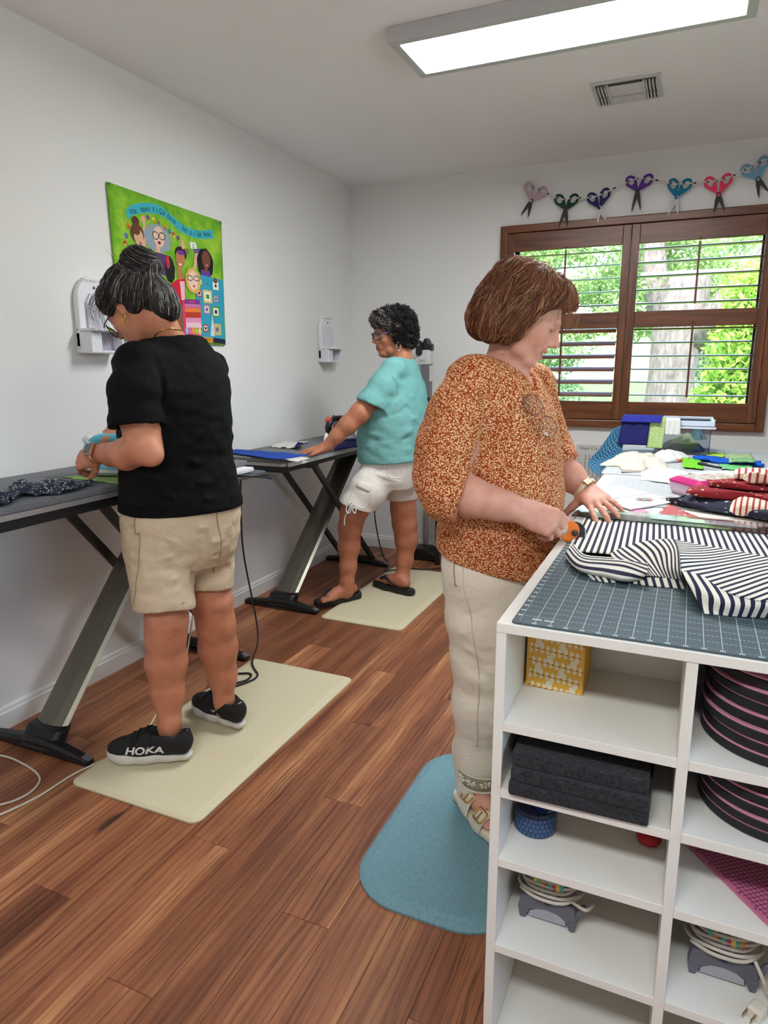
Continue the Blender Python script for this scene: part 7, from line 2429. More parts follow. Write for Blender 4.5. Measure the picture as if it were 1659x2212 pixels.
# ------------------------------------------------------------------ woman in the teal shirt
fB = (-.99, .08)
FB = Vector((fB[0], fB[1], 0)).normalized()
LB = Vector((-FB.y, FB.x, 0))
SK_B = skin_mat('warm_brown_skin', (186, 122, 92), (168, 104, 78))
pB = thing('person', 'woman in a teal shirt and white shorts ironing at the far table', 'person', (.66, 3.45, .018))
yawB = math.atan2(FB.y, FB.x)
hfB = CR * -.93 + Vector((-math.sin(YAW), math.cos(YAW), 0)) * -.36
HB = Head(at(846, 722, 3.80), frame_of((hfB.x, hfB.y), math.radians(6), 0), 1.0)
B = Shape()
add_head(B, HB, 0, .004, .6, 1, .0048)
SB = lambda py, xl, xr, r, d=3.80: px_sec(py, xl, xr, d, fB, r)
B.chain([(HB.p(-.03, 0, -.06), .052), (HB.p(-.045, 0, -.11), .054), (at(868, 790, 3.81), .066)], .03)
B.loft([SB(800, 838, 895, .6), SB(830, 820, 905, .62), SB(880, 795, 912, .78), SB(950, 788, 908, .85), SB(1000, 786, 900, .85), SB(1040, 790, 896, .85)], yawB, .04)
shL, elL, wrL = J(846, 808, 3.69, 20), J(778, 892, 3.61, 21), J(703, 966, 3.60, 11)
B.chain([shL, J(808, 855, 3.645, 22), elL, J(752, 918, 3.60, 19), J(728, 942, 3.60, 15), wrL], .025)
tipsBL = add_hand(B, wrL[0], at(650, 976, 3.60) - wrL[0], (0.05, -.25, 1), (-.2, -1, 0), .92, (.13, .12, .12, .14), (.8, .55, -.05), .1, .10, wr=.025)
shR, elR, wrR = J(880, 800, 3.95, 20), J(806, 890, 4.12, 18), J(750, 910, 4.20, 11)
B.chain([shR, J(850, 850, 4.05, 20), elR, wrR], .025)
add_hand(B, wrR[0], at(724, 918, 4.20) - wrR[0], (-.2, -.3, .9), (-.4, -.9, 0), .92, (.9, .95, .95, .9), (.8, .5, -.3), .3, .02, wr=.024)
B.chain([J(838, 1010, 3.75, 34), J(795, 1065, 3.70, 31), J(763, 1108, 3.69, 27), J(756, 1140, 3.705, 24), J(754, 1180, 3.72, 22.5), J(752, 1225, 3.71, 17), J(749, 1255, 3.70, 14), J(748, 1280, 3.70, 13.5)], .03)
B.chain([J(868, 1010, 3.88, 34), J(870, 1065, 3.90, 28), J(871, 1100, 3.89, 26), J(874, 1130, 3.90, 25.5), J(878, 1165, 3.91, 23.5), J(874, 1210, 3.905, 17), J(870, 1240, 3.90, 13.5), J(868, 1265, 3.90, 13)], .03)
def bare_foot(S, ankle, toe, heel, side, sc=1.0):
 t0, h0 = Vector(toe), Vector(heel)
 f = (t0 - h0); L = f.length; f = f.normalized()
 sd = Vector((-f.y, f.x, 0)).normalized() * side
 z = h0.z
 W = lambda a, b, c: h0 + f * (a * L) + sd * b + UP * c + UP * (t0.z - h0.z) * 0
 S.chain([(W(.12, 0, .026), .026), (W(.35, 0, .032), .025), (W(.55, .002, .026), .027), (W(.70, .004, .018), .026)], .03)
 S.cone(W(.68, .020, .014), W(.72, -.026, .012), .017, .014, .02)
 S.cone(ankle, W(.30, 0, .045), .030, .024, .03)
 S.cone(ankle, W(.16, 0, .035), .030, .026, .03)
 for k, (b, ln, r) in enumerate(((.024, 1.0, .0115), (.008, 1.0, .0085), (-.006, .96, .008), (-.018, .91, .0075), (-.029, .85, .0072))):
  S.cone(W(.74, b, .012), W(ln - .05, b * 1.02, .010), r, r * .9, .006)
 return W
fzB = .018 + .034
toeL, heelL = at_axis(688, 1302, 2, fzB), at_axis(771, 1278, 2, fzB)
toeR, heelR = at_axis(818, 1252, 2, fzB), at_axis(884, 1272, 2, fzB)
WfL = bare_foot(B, at(748, 1272, 3.70), toeL, heelL, 1)
WfR = bare_foot(B, at(868, 1257, 3.90), toeR, heelR, 1)
sp = face_paint(HB, (.80, .48, .46), (.25, .22, .2), 0, .7, .25, .004)
for W_, in ((WfL,), (WfR,)):
 for b in (.024, .008, -.006, -.018):
  sp.append((W_(.97, b, .018), (.006, .006, .005), np.eye(3), (1.1, .35, .4), .8))
B.build('body', SK_B, pB, .0042, 1, paint_fn(sp))
for s_ in (-1, 1):
 eye(pB, HB, s_, (60, 38, 26))
# ---- teal t-shirt
t = NT('faded_teal_jersey')
_c = t.coord()
_n = t.noise(_c, 5, 3)
_w = t.noise(_c, 900, 2)
t.p(Base_Color=t.mix(_n, srgb(106, 162, 158), srgb(122, 176, 173)), Roughness=.9)
t.b.inputs['Specular IOR Level'].default_value = .15
_b = t.bump(_w, .12, .001)
t.bump(t.noise(t.coord('Object', (1, 1, 1.6)), 16, 3, .5, dist=.8), .25, .010, _b)
M_TEAL = t.m
T = Shape()
T.loft([SB(772, 850, 893, .55), SB(782, 842, 898, .55), SB(800, 830, 906, .58), SB(825, 815, 916, .62), SB(850, 800, 921, .68), SB(880, 785, 924, .76), SB(910, 777, 924, .84), SB(940, 774, 920, .88), SB(960, 774, 917, .88), SB(985, 775, 921, .88), SB(1010, 778, 918, .88), SB(1030, 780, 916, .88)], yawB, .03)
SL = Shape()
SL.chain([J(850, 800, 3.68, 27), J(828, 835, 3.65, 30), J(804, 874, 3.63, 34), J(787, 903, 3.615, 34)], .03)
SL.cut(at(806, 877, 3.60), at(778, 928, 3.59) - at(832, 826, 3.62) + Vector((.02, 0, 0)))
SL.cone(at(795, 895, 3.61), at(812, 866, 3.62), pr_(27, 3.6, 1.1), pr_(23, 3.6, 1.1), .005, 'sub')
T.shape(SL, .03)
SR = Shape()
SR.chain([J(880, 800, 3.95, 26), J(850, 850, 4.02, 28), J(828, 880, 4.06, 28)], .03)
T.shape(SR, .03)
T.ell(at(852, 795, 3.70), (.06, .06, .05), None, .03)
for a, b, hgt, d in (((846, 808), (872, 832), .006, 3.60), ((872, 840), (842, 882), -.007, 3.58), ((880, 845), (850, 880), .005, 3.6), ((840, 885), (915, 880), -.006, 3.62), ((850, 900), (918, 905), .006, 3.64), ((800, 952), (905, 945), -.010, 3.62), ((790, 940), (900, 930), .008, 3.62), ((790, 966), (912, 972), .008, 3.63), ((810, 905), (905, 880), -.005, 3.6), ((800, 985), (900, 985), -.004, 3.62)):
 T.bump(at(*a, d), at(*b, d), .014, hgt)
T.disp(lambda P: .003 * vnoise(P * np.array((1, 1, 1.8), np.float32), 18, 12) + .002 * vnoise(P, 45, 13))
T.cut((*at(845, 1002, 3.62).xy, at(845, 1002, 3.62).z), (.05, .03, -1))
T.ell(at(867, 763, 3.80), (.088, .085, .03), frame_of(fB, -.15), .010, 'sub')
shB = T.build('shirt', M_TEAL, pB, .0044, 1)
M_TSEAM = plain('teal_seam', (70, 142, 140), .9)
stitch(shB, T, [at(x, y, 3.56) for x, y in ((852, 806), (864, 818), (872, 832), (873, 846))], .0016, M_TSEAM, .0002, 'seam', 3)
# ---- white cargo shorts
M_WSH = crease_fabric('white_cotton_twill', (228, 222, 212), (216, 209, 198), 1.2)
Q = Shape()
Q.loft([SB(985, 785, 912, .86), SB(1010, 783, 910, .86), SB(1035, 786, 905, .86), SB(1050, 795, 900, .86)], yawB, .03)
QL = Shape()
QL.chain([J(826, 1015, 3.74, 42), J(795, 1060, 3.69, 40), J(768, 1098, 3.67, 35), J(755, 1125, 3.66, 34)], .03)
QL.cut(at(768, 1096, 3.66), at(752, 1160, 3.66) - at(776, 1075, 3.68) + Vector((-.01, 0, 0)))
QL.cone(at(757, 1120, 3.67), at(775, 1085, 3.68), pr_(31, 3.67, .6), pr_(27, 3.67, .6), .005, 'sub')
Q.shape(QL, .03)
QR = Shape()
QR.chain([J(866, 1015, 3.88, 40), J(868, 1055, 3.90, 33), J(868, 1080, 3.90, 29.5), J(868, 1110, 3.90, 29)], .03)
QR.cut(at(867, 1080, 3.88), at(870, 1160, 3.87) - at(866, 1050, 3.89))
QR.cone(at(868, 1102, 3.90), at(868, 1070, 3.90), pr_(27, 3.9, .6), pr_(24, 3.9, .6), .005, 'sub')
Q.shape(QR, .03)
for a, b, hgt in (((800, 1020), (860, 1040), .006), ((780, 1050), (830, 1075), .005), ((850, 1040), (890, 1010), .006), ((840, 1060), (870, 1030), -.005), ((760, 1070), (800, 1090), .005), ((780, 1090), (800, 1060), -.004)):
 Q.bump(at(*a, 3.60), at(*b, 3.62), .012, hgt)
Q.disp(lambda P: .003 * vnoise(P, 24, 15))
Q.cut((0, 0, at(850, 985, 3.8).z), (0, 0, 1))
wsB = Q.build('shorts', M_WSH, pB, .0044, 1)
M_WST = plain('white_thread', (206, 198, 186), .9)
pk_ = np.array([list(at(x, y, 3.58)) for x, y in ((765, 1031), (806, 1048), (798, 1063), (760, 1047))], np.float32)
gr = []
for j in range(7):
 for i in range(9):
  u, v = i / 8, j / 6
  gr.append((pk_[0] * (1 - u) + pk_[1] * u) * (1 - v) + (pk_[3] * (1 - u) + pk_[2] * u) * v)
gr = np.array(gr, np.float32)
for _ in range(8):
 gr = gr - Q.grad(gr) * (Q.at(gr)[:, None] - .003)
m = MB()
m.add([Vector(p) for p in gr], [(j * 9 + i, j * 9 + i + 1, (j + 1) * 9 + i + 1, (j + 1) * 9 + i) for j in range(6) for i in range(8)])
m.build('pocket_flap', M_WSH, wsB, smooth=True, solid=.004)
stitch(wsB, Q, [at(x, y, 3.58) for x, y in ((756, 1050), (748, 1080), (752, 1086), (790, 1100), (802, 1066))], .0018, M_WST, .0005)
stitch(wsB, Q, [at(x, y, 3.6) for x, y in ((840, 1000), (838, 1030), (885, 1035), (893, 1005))], .0018, M_WST, .0005)
bw_ = [at(762, 1085, 3.585), at(750, 1092, 3.58), at(748, 1105, 3.58), at(755, 1108, 3.58), at(760, 1093, 3.58), at(764, 1090, 3.58), at(768, 1096, 3.58), at(768, 1108, 3.58), at(763, 1106, 3.58), at(759, 1092, 3.58)]
MB().tube(cable(None, None, bw_, 0, None, 6), .004, 6).build('drawstring_bow', M_WHITEC, wsB, smooth=True)
MB().tube(cable(None, None, [at(758, 1090, 3.58), at(752, 1105, 3.585), at(745, 1118, 3.59), at(744, 1135, 3.59)], 0, None, 6), .004, 6).build('drawstring_end', M_WHITEC, wsB, smooth=True)
# ---- black flip-flops
M_FLIP = plain('black_foam_sandal', (17, 17, 19), .6, 0, .3, 300)
def flip_flop(parent, toe, heel, side):
 t0, h0 = Vector((toe[0], toe[1], .0185)), Vector((heel[0], heel[1], .0185))
 f = (t0 - h0); L = f.length; f = f.normalized()
 sd = Vector((-f.y, f.x, 0)) * side
 W = lambda a, b, c: h0 + f * (a * L) + sd * b + UP * c
 sh = bpy.data.objects.new('flip_flop', None)
 COL.objects.link(sh)
 sh.parent = parent
 sh.matrix_parent_inverse = Matrix.Translation(-parent.location)
 S = Shape()
 S.chain([(W(.10, 0, .016), .036), (W(.35, 0, .016), .037), (W(.62, .002, .016), .043), (W(.88, .004, .016), .036)], .03)
 S.cut((0, 0, .0188), (0, 0, -1), .006)
 S.cut((0, 0, .0525), (0, 0, 1), .005)
 S.chain([(W(.04, 0, .034), .012), (W(.06, .022, .034), .012)], .01)
 S.build('sole', M_FLIP, sh, .004, 1)
 for b in (.036, -.038):
  MB().tube(cable(None, None, [W(.80, .012, .036), W(.78, .014, .058), W(.66, .4 * b + .008, .075), W(.52, b * .95, .062), W(.42, b * 1.04, .036)], 0, None, 6), [.004 + .006 * math.sin(PI * min(1, k / 24)) for k in range(25)], 7).build('strap', M_FLIP, sh, smooth=True)
 return sh
flip_flop(pB, at_axis(678, 1308, 2, .02), at_axis(778, 1289, 2, .02), 1)
flip_flop(pB, at_axis(809, 1262, 2, .02), at_axis(893, 1286, 2, .02), 1)
# ---- short dark curls
HS = Shape()
HS.ell(HB.p(-.030, 0, .050), [.105, .094, .092], HB.R, .02)
HS.ell(HB.p(-.070, 0, -.005), [.062, .086, .078], HB.R, .03)
HS.ell(HB.p(.045, 0, .082), [.05, .074, .042], HB.R, .03)
for s_ in (-1, 1):
 HS.ell(HB.p(-.025, s_ * .068, .018), [.055, .030, .062], HB.R, .02)
HS.ell(HB.p(.105, 0, -.03), [.075, .085, .075], HB.R, .015, 'sub')
HS.disp(lambda P: .007 * vnoise(P, 42, 21) + .003 * vnoise(P, 95, 22))
rngB = np.random.default_rng(5)
hv, hq = HS.polygonise(.0045, 1)
np_mesh('hair', hv, hq, M_HAIR, pB, np.tile(lin((24, 21, 22)), (len(hv), 1)))
n_ = 2000
sel = hv[rngB.choice(len(hv), n_)]
def flowB(P, t):
 q = HB.loc(P)
 d = np.tile(-HB.R[:, 2] * .8, (len(P), 1)) + np.sign(q[:, 1:2]) * HB.R[:, 1] * .5 - HB.R[:, 0] * .3
 return d + np.stack([vnoise(P, 30, 31), vnoise(P, 30, 32), vnoise(P, 30, 33)], 1) * 1.2
pb_ = grow(HS, sel, flowB, 22, .0026, rngB.uniform(.001, .016, n_), .0065, .95, 3)
greyw = (HB.loc(sel)[:, 0] > .035)
cB = hair_colours(n_, [(22, 19, 20), (42, 37, 37), (92, 88, 86)], [.62, .3, .08], rngB)
cG = hair_colours(n_, [(40, 36, 36), (150, 144, 138), (110, 104, 98)], [.5, .25, .25], rngB)
strands('hair_curls', pb_, rngB.uniform(.0009, .0016, n_), M_HAIR, pB, np.where(greyw[:, None], cG, cB))
glasses(pB, HB, plain('dark_spectacle_frame', (26, 26, 34), .3), .027, .020, -.002, .108, .0024, arm_m=plain('purple_temple', (104, 70, 150), .3))
c = Vector(HB.p(.0, .084, -.055))
MB().tube([c + Vector(HB.R[:, 0]) * .012 * math.cos(a) + UP * (.022 * math.sin(a) - .012) for a in [2 * PI * k / 22 for k in range(22)]], .0017, 6, closed=True).build('earring', plain('silver_hoop', (216, 206, 196), .2, 1.0), pB, smooth=True)
tp_ = Vector(wrL[0]).lerp(tipsBL[2][0], .62)
MB().tube([at(652 + 2.2 * math.cos(a), 965.5 + 3.2 * math.sin(a), 3.60) for a in [2 * PI * k / 12 for k in range(12)]], .0016, 5, closed=True).build('ring', M_GOLD, pB, smooth=True)
# ------------------------------------------------------------------ woman in the orange blouse
fC = (1.0, -.02)
FC = Vector((fC[0], fC[1], 0)).normalized()
LC = Vector((-FC.y, FC.x, 0))
SK_C = skin_mat('fair_pink_skin', (220, 164, 142), (204, 144, 124))
pC = thing('person', 'woman in an orange print blouse and cream trousers cutting striped fabric', 'person', (1.79, 1.82, .02))
yawC = math.atan2(FC.y, FC.x)
hfC = CR * .95 + Vector((-math.sin(YAW), math.cos(YAW), 0)) * -.31
HC_ = Head(at(1136, 686, 1.80), frame_of((hfC.x, hfC.y), math.radians(27), math.radians(-3)), .94)
B = Shape()
add_head(B, HC_, 1.0, .009, .3, 1.3)
SCs = lambda py, xl, xr, r, d=1.82: px_sec(py, xl, xr, d, fC, r)
B.chain([(HC_.p(-.035, 0, -.03), .046), (at(1097, 745, 1.82), .042), (at(1088, 792, 1.82), .050), (at(1098, 850, 1.82), .070)], .02)
B.ell(at(1112, 880, 1.82), (.09, .13, .05), None, .04)
B.loft([SCs(832, 1045, 1145, .6), SCs(870, 1010, 1178, .66), SCs(950, 990, 1190, .8), SCs(1050, 985, 1195, .85), SCs(1150, 985, 1190, .85), SCs(1230, 990, 1170, .85)], yawC, .04)
for a, b in (((1122, 765), (1128, 800)), ((1112, 770), (1112, 805)), ((1132, 765), (1142, 792))):
 B.bump(at(*a, 1.70), at(*b, 1.71), .006, -.003)
shR, elR, wrR = J(1015, 850, 1.70, 40), J(962, 1062, 1.645, 40), J(1116, 1101, 1.592, 25)
B.chain([shR, J(985, 960, 1.66, 44), elR], .03)
B.chain([elR, J(1020, 1075, 1.625, 39), J(1075, 1090, 1.60, 31), wrR], .03)
hw = at(1122, 1103, 1.59)
add_hand(B, hw, at(1200, 1132, 1.575) - hw, (.05, -.80, .6), (.45, .25, .85), 1.0, (.62, .80, .86, .9), (.95, .28, -.30), .12, .02, wr=.030)
shL, elL, wrL = J(1148, 850, 1.99, 38), J(1185, 985, 2.02, 34), J(1268, 1062, 1.93, 21)
B.chain([shL, elL, J(1232, 1030, 1.97, 29), wrL], .025)
fl_h = Vector((*pz(1345, 1122, TZ + .03), TZ + .024)) - Vector(wrL[0])
tipsCL = add_hand(B, wrL[0], fl_h, (-.12, -.35, .9), (-.35, -.9, -.1), 1.0, (.10, .14, .14, .16), (.10, .92, -.42), .05, .14, wr=.028)
B.chain([J(1050, 1240, 1.78, 70), J(1037, 1450, 1.79, 50), J(1035, 1600, 1.83, 40), J(1033, 1705, 1.87, 28)], .03)
B.chain([J(1095, 1240, 1.96, 70), J(1085, 1450, 1.97, 50), J(1085, 1600, 2.0, 40), J(1085, 1680, 2.02, 28)], .03)
fzC = .02 + .026
heelC, toeC = at_axis(1000, 1706, 2, fzC), at_axis(1088, 1812, 2, fzC)
heelC2 = heelC + Vector((.10, .20, 0)); toeC2 = heelC2 + Vector((.20, -.10, 0))
WcR = bare_foot(B, at(1033, 1712, 1.87), toeC, heelC, 1)
WcL = bare_foot(B, heelC2 + Vector((.03, .0, .09)), toeC2, heelC2, -1)
spC = face_paint(HC_, (.86, .50, .50), (.62, .5, .42), 1.0, .6, .5, .009, -.003)
B.build('body', SK_C, pC, .0036, 1, paint_fn(spC))
for s_ in (-1, 1):
 eye(pC, HC_, s_, (90, 110, 120), (1, .0, -.25))
MB().tube([HC_.p(.0885 - .012 * (y / .02) ** 2, y, -.0622 + .0045 * (y / .02) ** 2) for y in np.linspace(-.018, .018, 9)], [.0026] * 9, 6).build('teeth', plain('tooth_white', (238, 232, 222), .25), pC, smooth=True)
# ---- orange blouse
def blouse_mat():
 t = NT('rust_seed_print')
 p = t.coord()
 wp = t.n('VectorMath', {0: p, 1: t.n('VectorMath', {0: t.noise(p, 60, 2, out=1), 'Scale': .010}, operation='SCALE')}, operation='ADD')
 v = t.n('TexVoronoi', {'Vector': t.n('Mapping', {'Vector': wp, 'Scale': (1, 1, 1.35), 'Rotation': (.5, .6, .3)}), 'Scale': 185.0, 'Randomness': .85})
 v2 = t.n('TexVoronoi', {'Vector': t.n('Mapping', {'Vector': wp, 'Scale': (1.4, 1, 1), 'Rotation': (.2, 1.1, 1.3)}), 'Scale': 185.0, 'Randomness': .85})
 f = t.math('MAXIMUM', t.ramp(v, [(.36, (1, 1, 1, 1)), (.44, (0, 0, 0, 1))]), t.ramp(v2, [(.26, (1, 1, 1, 1)), (.34, (0, 0, 0, 1))]))
 t.p(Base_Color=t.mix(f, srgb(158, 68, 26), srgb(240, 198, 148)), Roughness=.8)
 t.b.inputs['Specular IOR Level'].default_value = .2
 t.bump(t.noise(t.coord('Object', (1, 1, 1.5)), 20, 3, .5, dist=1.0), .25, .010)
 return t.m
M_BLOUSE = blouse_mat()
T = Shape()
T.loft([SCs(772, 1045, 1130, .55), SCs(790, 1028, 1150, .58), SCs(815, 1005, 1172, .6), SCs(850, 985, 1190, .65), SCs(900, 972, 1203, .74), SCs(950, 965, 1210, .82), SCs(1000, 962, 1214, .86), SCs(1050, 955, 1217, .88), SCs(1100, 950, 1214, .88), SCs(1150, 945, 1206, .88), SCs(1190, 944, 1202, .88), SCs(1240, 945, 1200, .88), SCs(1280, 945, 1200, .88)], yawC, .03)
SL = Shape()
SL.chain([J(1020, 830, 1.70, 55), J(985, 900, 1.66, 62), J(965, 970, 1.64, 62), J(957, 1035, 1.635, 58), J(968, 1070, 1.63, 52), J(1000, 1075, 1.62, 44)], .035)
SL.cut(at(998, 1073, 1.60), at(1060, 1092, 1.60) - at(960, 1062, 1.63), .006)
for k in range(9):
 a = 2 * PI * k / 9 + .3
 ax_ = (at(1060, 1092, 1.60) - at(960, 1062, 1.63)).normalized()
 e1_ = ax_.orthogonal().normalized(); e2_ = ax_.cross(e1_)
 cc0 = at(992, 1070, 1.62)
 rr_ = pr_(46, 1.62, 1.0)
 SL.bump(cc0 + (e1_ * math.cos(a) + e2_ * math.sin(a)) * rr_, cc0 - ax_ * .07 + (e1_ * math.cos(a) + e2_ * math.sin(a)) * rr_ * 1.25, .012, .009)
T.shape(SL, .03)
SR = Shape()
SR.chain([J(1150, 835, 1.97, 50), J(1165, 920, 2.01, 48), J(1196, 985, 2.01, 42), J(1222, 1008, 1.99, 34)], .035)
SR.cut(at(1221, 1008, 1.98), at(1262, 1056, 1.93) - at(1190, 985, 2.01), .006)
T.shape(SR, .03)
T.ell(at(1030, 815, 1.72), (.06, .07, .05), None, .04)
for a, b, hgt, d in (((1050, 830), (1040, 960), -.012, 1.63), ((1062, 850), (1085, 920), .008, 1.63), ((1040, 960), (1075, 1000), -.010, 1.63), ((1050, 1000), (1130, 985), .007, 1.62), ((1060, 1015), (1180, 1040), -.007, 1.62), ((1090, 1000), (1200, 1010), .007, 1.63), ((1020, 990), (1040, 1030), -.02, 1.62), ((1100, 1050), (1200, 1075), .006, 1.63), ((1085, 870), (1100, 950), -.006, 1.63), ((960, 1150), (1010, 1190), .01, 1.66), ((1000, 1130), (1050, 1200), -.008, 1.64), ((930, 985), (1000, 1000), -.009, 1.60), ((920, 1010), (990, 1030), .009, 1.60), ((925, 950), (1000, 960), .006, 1.6), ((915, 1045), (970, 1062), -.008, 1.6), ((970, 860), (940, 950), .007, 1.6), ((1000, 850), (975, 950), -.006, 1.6)):
 T.bump(at(*a, d), at(*b, d), .014, hgt)
T.disp(lambda P: .004 * vnoise(P * np.array((1, 1, 1.6), np.float32), 15, 41) + .0025 * vnoise(P, 40, 42))
hzl = at(1100, 1238, 1.70)
T.cut(hzl, (-.22, -.02, -1), .006)
T.ell(at(1098, 768, 1.81), (.068, .078, .040), frame_of(fC, .5), .010, 'sub')
T.cone(at(1120, 790, 1.78), at(1150, 862, 1.74), .055, .012, .010, 'sub')
shC = T.build('blouse', M_BLOUSE, pC, .0042, 1)
# ---- cream trousers with embroidered hems
M_CRM = crease_fabric('cream_denim', (240, 232, 214), (228, 219, 200), .9)
Q = Shape()
Q.loft([SCs(1165, 958, 1182, .86), SCs(1215, 958, 1178, .86), SCs(1265, 964, 1172, .86)], yawC, .03)
QR = Shape()
QR.chain([J(1050, 1240, 1.76, 92), J(1048, 1330, 1.765, 80), J(1048, 1420, 1.775, 68), J(1042, 1520, 1.79, 60), J(1036, 1620, 1.83, 53), J(1034, 1720, 1.865, 50)], .035)
QR.cut(at(1034, 1712, 1.84), at(1034, 1790, 1.86) - at(1036, 1620, 1.84))
QR.cone(at(1034, 1730, 1.865), at(1035, 1690, 1.85), pr_(45, 1.86, .1), pr_(40, 1.86, .1), .005, 'sub')
Q.shape(QR, .03)
QL = Shape()
QL.chain([J(1100, 1240, 1.95, 85), J(1098, 1420, 1.97, 64), J(1094, 1620, 2.0, 50), J(1094, 1700, 2.02, 48)], .035)
QL.cut(at(1094, 1690, 2.0), at(1094, 1790, 2.0) - at(1094, 1620, 2.0))
Q.shape(QL, .03)
for a, b, hgt in (((985, 1260), (1040, 1290), .006), ((1000, 1330), (1060, 1310), -.006), ((990, 1400), (1050, 1420), .006), ((1000, 1460), (1060, 1440), -.005), ((990, 1500), (1050, 1530), .006), ((1000, 1560), (1060, 1550), -.005), ((1010, 1210), (1080, 1250), .006), ((1020, 1600), (1055, 1630), .005), ((990, 1290), (1060, 1275), .009), ((985, 1370), (1045, 1350), .008), ((1000, 1440), (1060, 1470), -.008), ((992, 1540), (1050, 1500), .008), ((1000, 1625), (1060, 1600), -.007)):
 Q.bump(at(*a, 1.68), at(*b, 1.68), .012, hgt)
Q.disp(lambda P: .003 * vnoise(P, 20, 51) + .0012 * vnoise(P, 60, 52))
Q.cut((0, 0, at(1070, 1165, 1.82).z), (0, 0, 1))
trC = Q.build('trousers', M_CRM, pC, .0046, 1)
stitch(trC, Q, [at(x, y, 1.68) for x, y in ((960, 1200), (968, 1240), (978, 1262), (985, 1268), (975, 1258))], .002, M_KST, .0005)
stitch(trC, Q, [at(x, y, 1.70) for x, y in ((1012, 1210), (1030, 1330), (1036, 1450), (1030, 1560), (1026, 1640))], .0018, plain('cream_thread', (214, 203, 182), .9), .0005, 'seam')
M_EMB = plain('ivory_embroidery', (232, 226, 212), .8)
M_EMD = plain('taupe_embroidery', (178, 164, 136), .9)
bd = np.array([list(at(x, y, 1.78)) for y in (1662, 1700) for x in np.linspace(990, 1066, 12)], np.float32)
def on_q(pts, off):
 P = np.array([list(p) for p in pts], np.float32)
 for _ in range(8):
  P = P - Q.grad(P) * (Q.at(P)[:, None] - off)
 return [Vector(p) for p in P]
g2 = []
for j in range(6):
 g2 += [at(x, 1662 + 8 * j + .10 * (x - 990), 1.78) for x in np.linspace(983, 1072, 16)]
g2 = on_q(g2, .0012)
m = MB()
m.add(g2, [(j * 16 + i, j * 16 + i + 1, (j + 1) * 16 + i + 1, (j + 1) * 16 + i) for j in range(5) for i in range(15)])
band = m.build('embroidered_band', M_EMD, trC, smooth=True, solid=.0015)
for cx in (994, 1019, 1046, 1068):
 for k in range(6):
  a = PI * k / 3 + .3
  L_ = 9
  pts = [at(cx + (3 + L_ * s) * math.cos(a), 1683 + .1 * (cx - 990) + (3 + L_ * s) * math.sin(a), 1.78) for s in (0, .5, 1)]
  MB().tube(on_q(pts, .003), [.0015, .0042, .0012], 6).build('petal', M_EMB, band, smooth=True)
 MB().tube(on_q([at(cx + 2 * math.cos(a), 1683 + .1 * (cx - 990) + 2 * math.sin(a), 1.78) for a in (0, 2, 4)], .0035), .0016, 5, closed=True).build('knot', M_EMB, band)
for yy in (1661, 1706):
 MB().tube(on_q([at(x, yy + .10 * (x - 990), 1.78) for x in np.linspace(984, 1072, 14)], .0025), .0018, 5).build('band_edge', M_EMB, band, smooth=True)
fr_ = MB()
for x in np.linspace(984, 1072, 46):
 q0 = on_q([at(x, 1711 + .10 * (x - 990), 1.80)], .001)[0]
 fr_.tube([q0, q0 + Vector((.002 * math.sin(x), .001, -.011))], [.0012, .0007], 4)
fo = fr_.build('frayed_edge', M_EMB, trC)
fo['kind'] = 'stuff'
# ---- sandals with two buckled straps
M_SAND = plain('ivory_leather', (226, 216, 196), .45, 0, .1, 200)
M_CORK = plain('cork_sole', (196, 172, 136), .8, 0, .5, 160)
def sandal(parent, toe, heel, side):
 t0, h0 = Vector((toe[0], toe[1], .0205)), Vector((heel[0], heel[1], .0205))
 f = (t0 - h0); L = f.length; f = f.normalized()
 sd = Vector((-f.y, f.x, 0)) * side
 W = lambda a, b, c: h0 + f * (a * L) + sd * b + UP * c
 sh = bpy.data.objects.new('sandal', None)
 COL.objects.link(sh)
 sh.parent = parent
 sh.matrix_parent_inverse = Matrix.Translation(-parent.location)
 S = Shape()
 S.chain([(W(.10, 0, .014), .036), (W(.35, 0, .014), .037), (W(.62, .002, .014), .044), (W(.88, .002, .014), .038)], .03)
 S.cut((0, 0, .0208), (0, 0, -1), .004)
 S.cut((0, 0, .0475), (0, 0, 1), .006)
 S.build('footbed', M_SAND, sh, .004, 1)
 for a, hh in ((.40, .088), (.68, .068)):
  rows = []
  for i in range(17):
   an = PI * i / 16
   b, c = .047 * math.cos(an), .012 + (hh - .012) * math.sin(an) ** .8
   rows.append([W(a - .085 + .01 * math.sin(an), b, c), W(a, b, c + .002), W(a + .085 + .02 * math.sin(an), b * 1.02, c - .004)])
  m = MB()
  m.add([p for r in rows for p in r], [(i * 3 + j, i * 3 + j + 1, (i + 1) * 3 + j + 1, (i + 1) * 3 + j) for i in range(16) for j in range(2)])
  st = m.build('strap', M_SAND, sh, smooth=True, solid=.003, subsurf=1)
  cb0 = W(a, -.030, hh * .86)
  e1 = f; e2 = (sd * .6 + UP * .55).normalized()
  MB().tube([cb0 + e1 * x + e2 * y - sd * .004 for x, y in rrect(-.022, .022, -.018, .018, .010)], .0028, 6, closed=True).build('buckle', plain('polished_gold', (232, 188, 96), .15, 1.0), st, smooth=True)
  MB().tube([cb0 - e1 * .0 - e2 * .016 - sd * .005, cb0 + e2 * .014 - sd * .007], .0016, 5).build('prong', plain('polished_gold', (232, 188, 96), .15, 1.0), st)
  for k in range(4):
   MB().tube([W(a, -.012 + .009 * k, hh + .0035 - .0005 * k * k), W(a, -.012 + .009 * k, hh + .005 - .0005 * k * k)], .0018, 6).build('strap_hole', plain('dark_hole', (50, 36, 28), .9), st)
 return sh
sandal(pC, toeC + (toeC - heelC) * .04, heelC - (toeC - heelC) * .06, 1)
